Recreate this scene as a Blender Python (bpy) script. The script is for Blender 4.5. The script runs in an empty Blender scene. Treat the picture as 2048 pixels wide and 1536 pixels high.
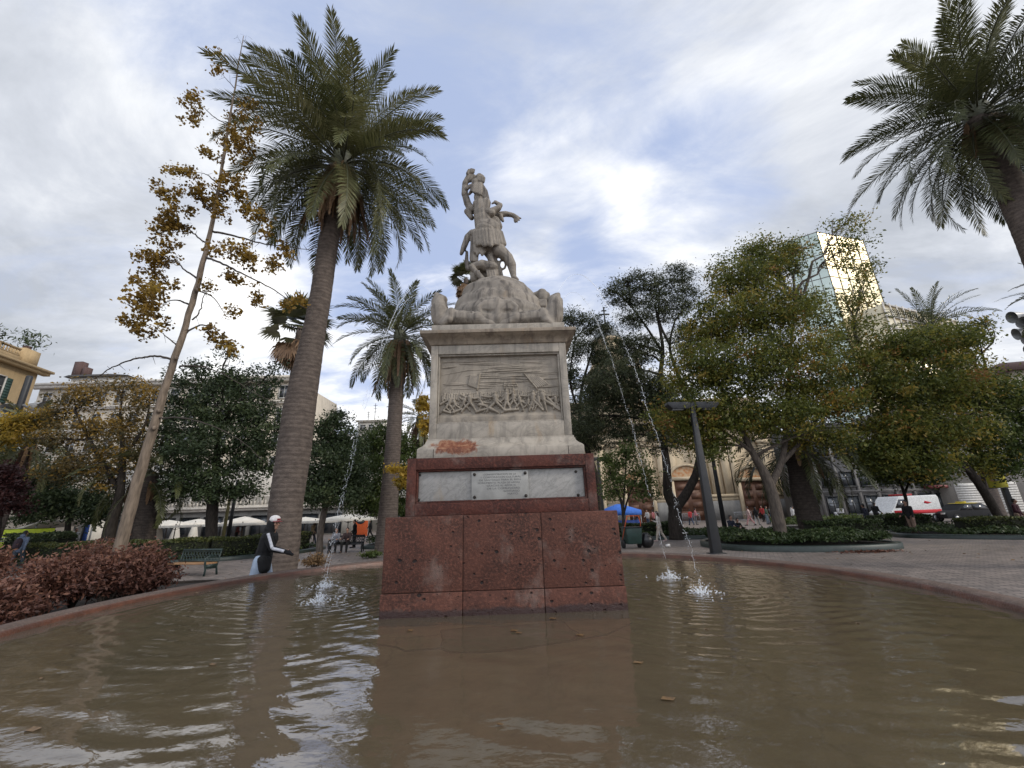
import bpy, math, random
import numpy as np
from mathutils import Vector, Matrix, Euler
R = math.radians
rng = np.random.default_rng(7)
random.seed(7)
scene = bpy.context.scene
COL = scene.collection

# ------------------------------------------------------------------ camera
FPX, PITCH, ROLL, EYE = 820.0, R(17.4), R(1.85), 1.9
cd = bpy.data.cameras.new('camera'); cam = bpy.data.objects.new('camera', cd); COL.objects.link(cam)
cd.sensor_width = 36; cd.lens = FPX / 2048 * 36; cd.clip_start = .05; cd.clip_end = 3000
cam.matrix_world = Matrix.Translation((0, 0, EYE)) @ Matrix.Rotation(R(90) + PITCH, 4, 'X') @ Matrix.Rotation(-ROLL, 4, 'Z')
scene.camera = cam

# ------------------------------------------------------------------ sky, sun, exposure
SUN_EL, SUN_AZ = R(33), R(113)          # azimuth clockwise from +Y: the sun stands behind the camera, to the right
scene.view_settings.view_transform = 'Standard'; scene.view_settings.look = 'None'
scene.view_settings.exposure = 0.55; scene.view_settings.gamma = 1
world = bpy.data.worlds.new('World'); scene.world = world; world.use_nodes = True


def sun_and_sky():
    sd = bpy.data.lights.new('sun', 'SUN'); sd.energy = 1.3; sd.angle = R(12); sd.color = (1, .93, .82)
    so = bpy.data.objects.new('sun', sd); COL.objects.link(so)
    d = Vector((math.sin(SUN_AZ) * math.cos(SUN_EL), math.cos(SUN_AZ) * math.cos(SUN_EL), math.sin(SUN_EL)))
    so.rotation_euler = d.to_track_quat('Z', 'Y').to_euler(); so.location = d * 60
    nt = world.node_tree; N = nt.nodes; L = nt.links; N.clear()
    out = N.new('ShaderNodeOutputWorld'); bg = N.new('ShaderNodeBackground')
    L.new(bg.outputs[0], out.inputs[0])
    sky = N.new('ShaderNodeTexSky'); sky.sky_type = 'NISHITA'; sky.sun_disc = False
    sky.sun_elevation = SUN_EL; sky.sun_rotation = SUN_AZ; sky.air_density = 1.0; sky.dust_density = 1.2
    tc = N.new('ShaderNodeTexCoord')

    def math_(op, a, b=None, c=None):
        n = N.new('ShaderNodeMath'); n.operation = op
        for i, v in enumerate((a, b, c)):
            if v is None: continue
            if isinstance(v, (int, float)): n.inputs[i].default_value = v
            else: L.new(v, n.inputs[i])
        return n.outputs[0]

    def noise(vec, scale, detail, rough=.55, dist=0.0):
        n = N.new('ShaderNodeTexNoise'); n.inputs['Scale'].default_value = scale
        n.inputs['Detail'].default_value = detail; n.inputs['Roughness'].default_value = rough
        n.inputs['Distortion'].default_value = dist
        L.new(vec, n.inputs['Vector']); return n.outputs['Fac']

    def ramp(fac, pts):
        n = N.new('ShaderNodeValToRGB'); e = n.color_ramp.elements
        while len(e) < len(pts): e.new(.5)
        for el, (p, c) in zip(e, pts):
            el.position = p; el.color = (*c, 1) if len(c) == 3 else c
        L.new(fac, n.inputs[0]); return n.outputs[0]

    def mix(fac, a, b, kind='MIX'):
        n = N.new('ShaderNodeMix'); n.data_type = 'RGBA'; n.blend_type = kind
        for s, v in ((0, fac), (6, a), (7, b)):
            if isinstance(v, (int, float)): n.inputs[s].default_value = v
            elif isinstance(v, tuple): n.inputs[s].default_value = (*v, 1)
            else: L.new(v, n.inputs[s])
        return n.outputs[2]
    sep = N.new('ShaderNodeSeparateXYZ'); L.new(tc.outputs['Generated'], sep.inputs[0])
    x, y, z = sep.outputs
    zz = math_('ADD', math_('MAXIMUM', z, 0.0), .16)
    px, py = math_('DIVIDE', x, zz), math_('DIVIDE', y, zz)
    cmb = N.new('ShaderNodeCombineXYZ'); L.new(px, cmb.inputs[0]); L.new(py, cmb.inputs[1])
    # wind-drawn cloud deck: coordinates turned and squeezed along the drift
    mp = N.new('ShaderNodeMapping'); mp.inputs['Rotation'].default_value = (0, 0, R(36)); mp.inputs['Scale'].default_value = (.66, 1.2, 1)
    mp.inputs['Location'].default_value = (2.3, .7, 0)
    L.new(cmb.outputs[0], mp.inputs[0])
    big = noise(mp.outputs[0], .9, 7, .56, .35)
    fine = noise(mp.outputs[0], 3.1, 9, .62, .5)
    cloud = math_('ADD', math_('MULTIPLY', big, .52), math_('MULTIPLY', fine, .48))

    def lobe(px_, py_, width):
        """soft bump around a sky direction (1 at the direction, 0 beyond the width)"""
        d = ray(px_, py_); d = d / np.linalg.norm(d)
        vd = N.new('ShaderNodeVectorMath'); vd.operation = 'DOT_PRODUCT'
        L.new(tc.outputs['Generated'], vd.inputs[0]); vd.inputs[1].default_value = tuple(d)
        mr = N.new('ShaderNodeMapRange'); mr.interpolation_type = 'SMOOTHERSTEP'
        L.new(vd.outputs['Value'], mr.inputs['Value'])
        mr.inputs['From Min'].default_value = math.cos(R(width)); mr.inputs['From Max'].default_value = 1.0
        return mr.outputs['Result']
    gaps = None                                      # openings in the deck
    for a, b, w, k in ((1430, 350, 11, .13), (640, 200, 24, .05), (1215, 500, 9, .09), (1080, 500, 9, .05), (780, 480, 16, .055), (930, 330, 15, .04), (1240, 290, 15, .06), (1560, 250, 12, .03)):
        g = math_('MULTIPLY', lobe(a, b, w), k); gaps = g if gaps is None else math_('ADD', gaps, g)
    thick = None                                     # thicker banks
    for a, b, w, k in ((1310, 440, 9, .08), (100, 560, 30, .10), (1650, 60, 22, .07), (250, 120, 20, .05), (1100, 330, 9, .05), (1800, 420, 22, .07)):
        g = math_('MULTIPLY', lobe(a, b, w), k); thick = g if thick is None else math_('ADD', thick, g)
    cover = math_('ADD', math_('SUBTRACT', cloud, gaps), thick)
    mask = N.new('ShaderNodeMapRange'); mask.interpolation_type = 'SMOOTHSTEP'
    L.new(cover, mask.inputs['Value']); mask.inputs['From Min'].default_value = .33; mask.inputs['From Max'].default_value = .60
    # cloud brightness: sunlit tops and grey undersides
    tone = noise(mp.outputs[0], 1.5, 9, .62, .45)
    lit = None
    for a, b, w, k in ((1350, 440, 11, .16), (700, 760, 28, .45), (1320, 600, 18, .15), (900, 760, 40, .25), (150, 230, 26, .12)):
        g = math_('MULTIPLY', lobe(a, b, w), k); lit = g if lit is None else math_('ADD', lit, g)
    dull = None
    for a, b, w, k in ((60, 640, 26, .14), (40, 330, 30, .22), (300, 60, 24, .10), (1850, 250, 36, .20), (1950, 620, 22, .12)):
        g = math_('MULTIPLY', lobe(a, b, w), k); dull = g if dull is None else math_('ADD', dull, g)
    br = math_('SUBTRACT', math_('ADD', math_('MULTIPLY', math_('SUBTRACT', tone, .5), 2.6), math_('ADD', lit, .50)), dull)
    ccol = ramp(br, [(0.0, (.37, .395, .44)), (.34, (.49, .515, .565)), (.66, (.68, .695, .72)), (1.0, (.90, .89, .875))])
    blue = mix(1.0, sky.outputs[0], (.13, .118, .132), 'MULTIPLY')
    blue2 = mix(.8, blue, (.36, .43, .60))
    skyc = mix(mask.outputs[0], blue2, ccol)
    # the unseen sky behind the camera is brightened to add light on the marble
    up = math_('MULTIPLY', math_('MAXIMUM', math_('SUBTRACT', 0.0, y), 0.0), 1.15)
    gain = math_('ADD', up, 1.0)
    fin = N.new('ShaderNodeVectorMath'); fin.operation = 'SCALE'
    L.new(skyc, fin.inputs[0]); L.new(gain, fin.inputs['Scale'])
    L.new(fin.outputs[0], bg.inputs[0]); bg.inputs[1].default_value = 1.0


# ------------------------------------------------------------------ photo pixel -> point of the place (2048 x 1536 photograph)
def ray(px, py):
    u = (px - 1024) / FPX; v = (768 - py) / FPX
    c, s = math.cos(ROLL), math.sin(ROLL)
    u, v = u * c + v * s, -u * s + v * c
    return np.array([u, math.cos(PITCH) - v * math.sin(PITCH), math.sin(PITCH) + v * math.cos(PITCH)])


def at(px, py, Y):
    d = ray(px, py); t = Y / d[1]; return Vector((d[0] * t, Y, EYE + d[2] * t))


def atz(px, py, z=0.0):
    d = ray(px, py); t = (z - EYE) / d[2]; return Vector((d[0] * t, d[1] * t, z))


sun_and_sky()


# ------------------------------------------------------------------ materials
def nmat(name):
    m = bpy.data.materials.new(name); m.use_nodes = True
    nt = m.node_tree; nt.nodes.clear()
    out = nt.nodes.new('ShaderNodeOutputMaterial'); p = nt.nodes.new('ShaderNodeBsdfPrincipled')
    nt.links.new(p.outputs[0], out.inputs[0])
    return m, nt, p, out


class G:
    """short-hand for node graphs"""
    def __init__(s, nt): s.nt = nt; s.N = nt.nodes; s.L = nt.links; s._tc = None
    def set(s, sock, v):
        if isinstance(v, bpy.types.NodeSocket): s.L.new(v, sock)
        elif isinstance(v, tuple) and len(v) == 3 and sock.type == 'RGBA': sock.default_value = (*v, 1)
        else: sock.default_value = v
    def coord(s, kind='Object'):
        if s._tc is None: s._tc = s.N.new('ShaderNodeTexCoord')
        return s._tc.outputs[kind]
    def map(s, vec, scale=(1, 1, 1), rot=(0, 0, 0), loc=(0, 0, 0)):
        n = s.N.new('ShaderNodeMapping'); s.L.new(vec, n.inputs[0]); n.inputs['Scale'].default_value = scale
        n.inputs['Rotation'].default_value = rot; n.inputs['Location'].default_value = loc; return n.outputs[0]
    def noise(s, vec, scale, detail=4, rough=.55, dist=0.0):
        n = s.N.new('ShaderNodeTexNoise'); s.L.new(vec, n.inputs['Vector'])
        n.inputs['Scale'].default_value = scale; n.inputs['Detail'].default_value = detail
        n.inputs['Roughness'].default_value = rough; n.inputs['Distortion'].default_value = dist; return n.outputs['Fac']
    def vor(s, vec, scale, feature='F1', out='Distance', rnd=1.0):
        n = s.N.new('ShaderNodeTexVoronoi'); n.feature = feature; s.L.new(vec, n.inputs['Vector'])
        n.inputs['Scale'].default_value = scale; n.inputs['Randomness'].default_value = rnd; return n.outputs[out]
    def wave(s, vec, scale, dist=2.0, detail=3, direction='X'):
        n = s.N.new('ShaderNodeTexWave'); n.bands_direction = direction; s.L.new(vec, n.inputs['Vector'])
        n.inputs['Scale'].default_value = scale; n.inputs['Distortion'].default_value = dist; n.inputs['Detail'].default_value = detail
        return n.outputs['Fac']
    def ramp(s, fac, pts, interp='LINEAR'):
        n = s.N.new('ShaderNodeValToRGB'); e = n.color_ramp.elements; n.color_ramp.interpolation = interp
        while len(e) < len(pts): e.new(.5)
        for el, (p, c) in zip(e, pts):
            if not isinstance(c, tuple): c = (c, c, c)
            el.position = p; el.color = (*c, 1)
        s.L.new(fac, n.inputs[0]); return n.outputs[0]
    def rng(s, v, a, b, c=0.0, d=1.0, smooth=True):
        n = s.N.new('ShaderNodeMapRange'); n.interpolation_type = 'SMOOTHSTEP' if smooth else 'LINEAR'
        s.L.new(v, n.inputs['Value'])
        for k, val in zip(('From Min', 'From Max', 'To Min', 'To Max'), (a, b, c, d)): n.inputs[k].default_value = val
        return n.outputs['Result']
    def mix(s, f, a, b, kind='MIX'):
        n = s.N.new('ShaderNodeMix'); n.data_type = 'RGBA'; n.blend_type = kind
        s.set(n.inputs[0], f); s.set(n.inputs[6], a); s.set(n.inputs[7], b); return n.outputs[2]
    def m(s, op, a, b=None, c=None):
        n = s.N.new('ShaderNodeMath'); n.operation = op
        for i, v in enumerate((a, b, c)):
            if v is not None: s.set(n.inputs[i], v)
        return n.outputs[0]
    def sep(s, vec):
        n = s.N.new('ShaderNodeSeparateXYZ'); s.L.new(vec, n.inputs[0]); return n.outputs
    def bump(s, h, strength=.5, dist=.02, normal=None):
        n = s.N.new('ShaderNodeBump'); s.L.new(h, n.inputs['Height']); n.inputs['Strength'].default_value = strength
        n.inputs['Distance'].default_value = dist
        if normal is not None: s.L.new(normal, n.inputs['Normal'])
        return n.outputs[0]
    def attr(s, name):
        n = s.N.new('ShaderNodeAttribute'); n.attribute_name = name; return n.outputs['Fac']


def mat(name, c1, c2=None, scale=6, rough=.7, bump=.0, bscale=40, metal=0.0, detail=5, stretch=(1, 1, 1), spec=.4):
    """plain stuff: two tones mixed by noise, with a fine bump"""
    m, nt, p, out = nmat(name); g = G(nt)
    if c2 is None: c2 = tuple(c * .72 for c in c1)
    v = g.map(g.coord(), stretch)
    f = g.rng(g.noise(v, scale, detail), .32, .68)
    nt.links.new(g.mix(f, c1, c2), p.inputs['Base Color'])
    p.inputs['Roughness'].default_value = rough; p.inputs['Metallic'].default_value = metal
    p.inputs['Specular IOR Level'].default_value = spec
    if bump: nt.links.new(g.bump(g.noise(v, bscale, 3), bump, .02), p.inputs['Normal'])
    return m


def leafmat(name, cols, trans=.35, rough=.55):
    """cols: tones picked by the per-leaf attribute"""
    m, nt, p, out = nmat(name); g = G(nt)
    c = g.ramp(g.attr('tone'), [(i / (len(cols) - 1), x) for i, x in enumerate(cols)])
    nt.links.new(c, p.inputs['Base Color']); p.inputs['Roughness'].default_value = rough
    p.inputs['Specular IOR Level'].default_value = .3
    t = nt.nodes.new('ShaderNodeBsdfTranslucent'); nt.links.new(c, t.inputs[0])
    mx = nt.nodes.new('ShaderNodeMixShader'); mx.inputs[0].default_value = trans
    nt.links.new(p.outputs[0], mx.inputs[1]); nt.links.new(t.outputs[0], mx.inputs[2]); nt.links.new(mx.outputs[0], out.inputs[0])
    return m


# ------------------------------------------------------------------ mesh helpers
def mesh_arrays(name, V, F, smooth=False, tone=None):
    me = bpy.data.meshes.new(name)
    V = np.asarray(V, np.float32).reshape(-1, 3)
    if isinstance(F, np.ndarray): counts = np.full(len(F), F.shape[1]); idx = F.ravel()
    else: counts = np.array([len(f) for f in F]); idx = np.array([i for f in F for i in f])
    me.vertices.add(len(V)); me.vertices.foreach_set('co', V.ravel())
    me.loops.add(len(idx)); me.loops.foreach_set('vertex_index', idx.astype(np.int32))
    me.polygons.add(len(counts)); st = np.zeros(len(counts), np.int32); st[1:] = np.cumsum(counts)[:-1]
    me.polygons.foreach_set('loop_start', st)
    if smooth: me.polygons.foreach_set('use_smooth', np.ones(len(counts), bool))
    if tone is not None:
        a = me.attributes.new('tone', 'FLOAT', 'FACE'); a.data.foreach_set('value', np.asarray(tone, np.float32))
    me.update(calc_edges=True); me.validate()
    return me


def obj(name, me, material=None, parent=None, loc=(0, 0, 0), rotz=0.0):
    o = bpy.data.objects.new(name, me); COL.objects.link(o)
    if me is not None and material is not None and not me.materials: me.materials.append(material)
    o.location = loc; o.rotation_euler = (0, 0, rotz)
    if parent is not None: o.parent = parent
    return o


def tag(o, label, cat, group=None):
    o['label'] = label; o['category'] = cat
    if group: o['group'] = group
    return o


def thing(name, label, cat, loc=(0, 0, 0), rotz=0.0, group=None):
    return tag(obj(name, None, loc=loc, rotz=rotz), label, cat, group)


def kind(o, k): o['kind'] = k; return o


class MB:
    def __init__(s): s.v = []; s.f = []
    def add(s, V, F):
        n = len(s.v); s.v.extend([tuple(x) for x in V]); s.f.extend([tuple(i + n for i in f) for f in F]); return s
    def box(s, x0, x1, y0, y1, z0, z1, M=None):
        V = [(x, y, z) for z in (z0, z1) for y in (y0, y1) for x in (x0, x1)]
        if M is not None: V = [M @ Vector(v) for v in V]
        return s.add(V, [(0, 2, 3, 1), (4, 5, 7, 6), (0, 1, 5, 4), (2, 6, 7, 3), (0, 4, 6, 2), (1, 3, 7, 5)])
    def frustum(s, a, b):
        """a, b: (x0,x1,y0,y1,z) bottom and top rectangles"""
        V = [(x, y, q[4]) for q in (a, b) for y in (q[2], q[3]) for x in (q[0], q[1])]
        return s.add(V, [(0, 2, 3, 1), (4, 5, 7, 6), (0, 1, 5, 4), (2, 6, 7, 3), (0, 4, 6, 2), (1, 3, 7, 5)])
    def loft(s, rings, cap=True, close=True):
        n = len(rings[0]); b = len(s.v)
        for r in rings: s.v.extend([tuple(p) for p in r])
        for k in range(len(rings) - 1):
            for i in range(n if close else n - 1):
                j = (i + 1) % n
                s.f.append((b + k * n + i, b + k * n + j, b + (k + 1) * n + j, b + (k + 1) * n + i))
        if cap:
            s.f.append(tuple(b + i for i in reversed(range(n)))); s.f.append(tuple(b + (len(rings) - 1) * n + i for i in range(n)))
        return s
    def lathe(s, prof, seg=24, c=(0, 0, 0), a0=0.0, a1=2 * math.pi, cap=True):
        full = abs(a1 - a0 - 2 * math.pi) < 1e-6
        m = seg if full else seg + 1
        rings = [[(c[0] + r * math.cos(a0 + (a1 - a0) * i / seg), c[1] + r * math.sin(a0 + (a1 - a0) * i / seg), c[2] + z) for i in range(m)] for r, z in prof]
        return s.loft(rings, cap, full)
    def tube(s, path, rad, seg=8, cap=True):
        path = [Vector(p) for p in path]; n = len(path)
        if isinstance(rad, (int, float)): rad = [rad] * n
        rings = []; prev = None
        for i, p in enumerate(path):
            d = (path[min(i + 1, n - 1)] - path[max(i - 1, 0)])
            d = d.normalized() if d.length > 1e-9 else Vector((0, 0, 1))
            ref = prev if prev is not None else (Vector((1, 0, 0)) if abs(d.x) < .8 else Vector((0, 1, 0)))
            a = (ref - d * ref.dot(d)); a = a.normalized() if a.length > 1e-6 else d.orthogonal().normalized()
            b = d.cross(a); prev = a
            rings.append([p + (a * math.cos(t) + b * math.sin(t)) * rad[i] for t in [2 * math.pi * k / seg for k in range(seg)]])
        return s.loft(rings, cap)
    def ball(s, c, r, seg=10, rows=7, M=None):
        if isinstance(r, (int, float)): r = (r, r, r)
        rings = []
        for k in range(rows):
            t = -math.pi / 2 + math.pi * (k + .5) / rows if rows < 5 else -math.pi / 2 + .12 + (math.pi - .24) * k / (rows - 1)
            rings.append([Vector((r[0] * math.cos(t) * math.cos(2 * math.pi * i / seg), r[1] * math.cos(t) * math.sin(2 * math.pi * i / seg), r[2] * math.sin(t))) for i in range(seg)])
        if M is not None: rings = [[M @ p for p in q] for q in rings]
        rings = [[p + Vector(c) for p in q] for q in rings]
        return s.loft(rings, True)
    def cap(s, p0, r0, p1, r1, seg=10):
        """round-ended tapered capsule"""
        p0, p1 = Vector(p0), Vector(p1); d = p1 - p0; L = max(d.length, 1e-6); d = d / L
        path = []; rad = []
        for a in (-.94, -.6, 0): path.append(p0 + d * r0 * a); rad.append(r0 * math.sqrt(max(1 - a * a, .02)))
        for a in (0, .6, .94): path.append(p1 + d * r1 * a); rad.append(r1 * math.sqrt(max(1 - a * a, .02)))
        return s.tube(path, rad, seg)
    def build(s, name, material=None, parent=None, smooth=False, loc=(0, 0, 0), rotz=0.0):
        me = mesh_arrays(name, s.v, s.f, smooth)
        return obj(name, me, material, parent, loc, rotz)


def bevel(o, w, seg=2):
    m = o.modifiers.new('bevel', 'BEVEL'); m.width = w; m.segments = seg; m.limit_method = 'ANGLE'; return o


def vox_mesh(name, mb, voxel, smooth_it=4, factor=.5):
    """fuse overlapping shapes into ONE continuous surface"""
    me = mesh_arrays(name, mb.v, mb.f)
    o = bpy.data.objects.new(name, me); COL.objects.link(o)
    r = o.modifiers.new('r', 'REMESH'); r.mode = 'VOXEL'; r.voxel_size = voxel; r.use_smooth_shade = True
    if smooth_it:
        s = o.modifiers.new('s', 'SMOOTH'); s.iterations = smooth_it; s.factor = factor
    dg = bpy.context.evaluated_depsgraph_get(); dg.update()
    res = bpy.data.meshes.new_from_object(o.evaluated_get(dg))
    bpy.data.objects.remove(o); bpy.data.meshes.remove(me); res.name = name
    return res


def copy_tree(o, parent=None):
    c = o.copy(); COL.objects.link(c)
    if parent is not None: c.parent = parent
    for ch in o.children: copy_tree(ch, c)
    return c
# ================================================================== materials of the monument and the basin
def marble_mat(name, base, dark, grime=.55, diag=False):
    m, nt, p, out = nmat(name); g = G(nt); o = g.coord()
    v = g.map(o, (1, 1, 1), (.3, .6, .9 if diag else .2))
    veins = g.ramp(g.m('ABSOLUTE', g.m('SUBTRACT', g.noise(g.map(v, (1.2, 1.2, 3.2) if diag else (1, 1, 1.3)), 3.0 if diag else 2.2, 7, .6, .8), .5)), [(0, .72), (.035, .9), (.12, 1.0)])
    cloud = g.noise(o, 1.6, 6, .6)
    c = g.mix(g.rng(cloud, .35, .7), base, tuple(b * .78 for b in base))
    c = g.mix(1.0, c, veins, 'MULTIPLY')
    streak = g.noise(g.map(o, (5.5, 5.5, .55)), 1.3, 7, .62, .2)       # rain-washed soot
    c = g.mix(g.m('MULTIPLY', g.rng(streak, .47, .68), grime), c, dark)
    warm = g.noise(g.map(o, (3, 3, 1)), 1.1, 5, .6)
    c = g.mix(g.m('MULTIPLY', g.rng(warm, .6, .78), .45), c, (base[0] * .85, base[1] * .62, base[2] * .34))
    nt.links.new(c, p.inputs['Base Color']); p.inputs['Roughness'].default_value = .62
    p.inputs['Specular IOR Level'].default_value = .3
    nt.links.new(g.bump(g.m('ADD', g.noise(o, 60, 3), g.m('MULTIPLY', g.noise(o, 12, 4), .8)), .25, .012), p.inputs['Normal'])
    return m


def red_stone_mat(name, c1, c2, pits=True, wetline=None):
    m, nt, p, out = nmat(name); g = G(nt); o = g.coord()
    big = g.rng(g.noise(o, 1.7, 6, .6), .34, .68); fine = g.noise(o, 26, 5, .7)
    c = g.mix(big, c1, c2)
    c = g.mix(g.rng(fine, .44, .7), c, tuple(min(1, k * 1.6) for k in c1))
    grey = g.noise(g.map(o, (1, 1, .8)), 3.0, 5, .6)
    c = g.mix(g.m('MULTIPLY', g.rng(grey, .52, .74), .45), c, (.17, .13, .11))
    h = g.m('ADD', g.m('MULTIPLY', fine, .55), g.m('MULTIPLY', g.noise(o, 7, 4), .5))
    if pits:
        wv = g.map(o, (1, 1, 1.25))
        jit = g.noise(o, 9, 3)
        d = g.m('ADD', g.vor(wv, 5.2), g.m('MULTIPLY', g.m('SUBTRACT', jit, .5), .35))
        pit = g.rng(d, .07, .17)
        d2 = g.m('ADD', g.vor(g.map(o, (1, 1, 1.4)), 13.0), g.m('MULTIPLY', g.m('SUBTRACT', jit, .5), .5))
        pit2 = g.rng(d2, .0, .13)
        both = g.m('MULTIPLY', pit, pit2)
        h = g.m('ADD', h, g.m('MULTIPLY', both, 1.6))
        c = g.mix(both, (.014, .009, .008), c)
    if wetline is not None:
        z = g.sep(o)[2]
        edge = g.m('ADD', z, g.m('MULTIPLY', g.m('SUBTRACT', g.noise(g.map(o, (1, 1, .3)), 3.2, 5, .6), .5), .2))
        wet = g.rng(edge, wetline - .02, wetline + .03)
        c = g.mix(wet, (.028, .012, .009), c)
        nt.links.new(g.rng(wet, 0, 1, .32, .8), p.inputs['Roughness'])
    else: p.inputs['Roughness'].default_value = .78
    nt.links.new(c, p.inputs['Base Color']); p.inputs['Specular IOR Level'].default_value = .3
    nt.links.new(g.bump(h, .8, .025), p.inputs['Normal'])
    return m


M_MARBLE = marble_mat('weathered_marble', (.325, .288, .236), (.13, .115, .095), .6)
M_RELIEF = marble_mat('relief_marble', (.265, .228, .18), (.15, .13, .105), .4)
M_STATUE = marble_mat('statue_marble', (.245, .212, .172), (.055, .046, .039), .9)
M_SLAB = marble_mat('marble_plaque', (.30, .292, .272), (.22, .2, .18), .25, True)
M_REDBLOCK = red_stone_mat('red_porous_stone', (.078, .030, .0195), (.034, .014, .0095), True, .575)
M_REDTIER = red_stone_mat('red_granite', (.064, .020, .013), (.030, .0105, .008), False)
M_BOLT = mat('dark_bronze', (.035, .03, .025), rough=.5, metal=.6)
M_INK = mat('engraved_letters', (.11, .11, .105), rough=.8)
M_JOINT = mat('dark_joint', (.03, .018, .014), rough=.9)


def plinth_mat():
    """marble plinth with one orange rust blot on its left"""
    m = M_MARBLE.copy(); m.name = 'stained_marble'; nt = m.node_tree; g = G(nt)
    p = [n for n in nt.nodes if n.type == 'BSDF_PRINCIPLED'][0]
    src = p.inputs['Base Color'].links[0].from_socket
    tc = [n for n in nt.nodes if n.type == 'TEX_COORD'][0].outputs['Object']
    x, y, z = g.sep(tc)
    n1 = g.noise(tc, 6, 6, .65, .6)
    dx = g.m('DIVIDE', g.m('ADD', x, .80), .40); dz = g.m('DIVIDE', g.m('SUBTRACT', z, 3.02), .15)
    r = g.m('ADD', g.m('ADD', g.m('MULTIPLY', dx, dx), g.m('MULTIPLY', dz, dz)), g.m('MULTIPLY', g.m('SUBTRACT', n1, .5), 3.2))
    f = g.rng(r, 1.25, .55)
    front = g.m('LESS_THAN', y, -.9)
    f = g.m('MULTIPLY', f, front)
    col = g.ramp(g.noise(tc, 11, 6, .7, 1.0), [(.3, (.06, .017, .009)), (.48, (.15, .045, .02)), (.68, (.32, .18, .10))])
    nt.links.new(g.mix(g.m('MULTIPLY', f, .95), src, col), p.inputs['Base Color'])
    return m


M_PLINTH = plinth_mat()

# ================================================================== the monument
# The monument and its basin are modelled in a working scale and then set down on the plaza at their true size
# (people beside the rim show it: the rim reaches a man's thigh). KS = true size / working size, KZ = height of its footing.
KS = .74; KZ = .494


def seat(o):
    o.location = Vector(o.location) * KS + Vector((0, 0, KZ)); o.scale = (KS, KS, KS); return o


MX, MY, MROT = -.255, 8.53, R(1.0)
ped = thing('monument_pedestal', 'tall red stone and marble monument pedestal standing in the fountain pool', 'pedestal', (MX, MY, 0), MROT)
MMAT = Matrix.Translation((MX, MY, 0)) @ Matrix.Rotation(MROT, 4, 'Z'); MINV = MMAT.inverted()


def loc_(px, py, Y): return MINV @ at(px, py, Y)


def sq(h, z): return [(-h, -h, z), (h, -h, z), (h, h, z), (-h, h, z)]


seat(ped)
# red block: two courses of three stones a side
b = MB(); H0 = 1.815; gq = .0035
cuts = [-H0, -H0 / 3, H0 / 3, H0]
for z0, z1 in ((.12, .803), (.81, 1.885)):
    hh = 0 if z0 > .5 else .012
    for i in range(3):
        for j in range(3):
            if i == 1 and j == 1: continue
            x0, x1, y0, y1 = cuts[i] + gq, cuts[i + 1] - gq, cuts[j] + gq, cuts[j + 1] - gq
            if i == 0: x0 -= hh
            if i == 2: x1 += hh
            if j == 0: y0 -= hh
            if j == 2: y1 += hh
            b.box(x0, x1, y0, y1, z0, z1)
o = b.build('base_block', M_REDBLOCK, ped); bevel(o, .012, 2)
b = MB(); b.box(-1.79, 1.79, -1.79, 1.79, .11, 1.87); b.build('base_core', M_JOINT, ped)


def framed(name, hw, z0, z1, post, zlo, zhi, core, material, setback=.003):
    b = MB(); b.box(-core, core, -core, core, z0 + .001, z1 - .001)
    for sx in (-1, 1):
        for sy in (-1, 1):
            xa, xb = sorted((sx * (hw - post), sx * hw)); ya, yb = sorted((sy * (hw - post), sy * hw))
            b.box(xa, xb, ya, yb, z0, z1)
    for k in range(4):
        M = Matrix.Rotation(k * math.pi / 2, 4, 'Z'); w = hw - post - .002
        b.box(-w, w, -hw + setback, -core + .001, z0, zlo, M); b.box(-w, w, -hw + setback, -core + .001, zhi, z1, M)
        # moulding running round the recess
        for t, e in ((.035, .03), (.06, .015)):
            y0 = -hw + setback + t; y1 = -core + .002
            b.box(-w, w, y0, y1, zlo, zlo + e, M); b.box(-w, w, y0, y1, zhi - e, zhi, M)
            b.box(-w, -w + e, y0, y1, zlo + e, zhi - e, M); b.box(w - e, w, y0, y1, zlo + e, zhi - e, M)
    o = b.build(name, material, ped); bevel(o, .006, 2); return o


framed('granite_tier', 1.568, 1.888, 2.817, .15, 2.085, 2.625, 1.46, M_REDTIER)
b = MB(); b.box(-1.385, 1.385, -1.474, -1.44, 2.118, 2.592)
panel = b.build('marble_panel', M_SLAB, ped); bevel(panel, .004)


def bolt(parent, x, z, y, r=.024):
    b = MB(); b.lathe([(r, 0), (r, .012), (r * .75, .022), (r * .2, .026)], 12)
    M = Matrix.Translation((x, y, z)) @ Matrix.Rotation(math.pi / 2, 4, 'X')
    b.v = [tuple(M @ Vector(v)) for v in b.v]
    return b.build('bolt', M_BOLT, parent, True)


for px, py in ((840, 950), (838, 1000), (1152, 943), (1157, 990)):
    q = loc_(px, py, MY - 1.475); bolt(panel, q.x, q.z, -1.473)
# inscription plaque
a = loc_(943, 1001, MY - 1.53); c = loc_(1056, 938, MY - 1.53)
px0, px1, pz0, pz1 = a.x, c.x, a.z, c.z - .012
b = MB(); b.box(px0, px1, -1.515, -1.476, pz0, pz1)
plq = b.build('inscription_plaque', mat('grey_marble_plate', (.27, .266, .245), (.21, .206, .19), 5, .5, .1, 50), ped); bevel(plq, .003)
for x in (px0 + .05, px1 - .05):
    for z in (pz0 + .05, pz1 - .05): bolt(plq, x, z, -1.514, .026)
LINES = [('CONMEMORACION DE LA', .70, 0.0), ('I. CORPORACION CULTURAL', .86, .02), ('DE SANTIAGO PARA EL BIEN', .88, .0), ('MONUMENTO  PLAZA DE ARMAS', .9, -.02),
         ('GRACIAS AL APORTE', .62, .02), ('DE LA COMUNIDAD', .7, .06), ('SANTIAGO', .34, .2), ('MAYO', .22, .22)]
vs, fs = [], []
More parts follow.
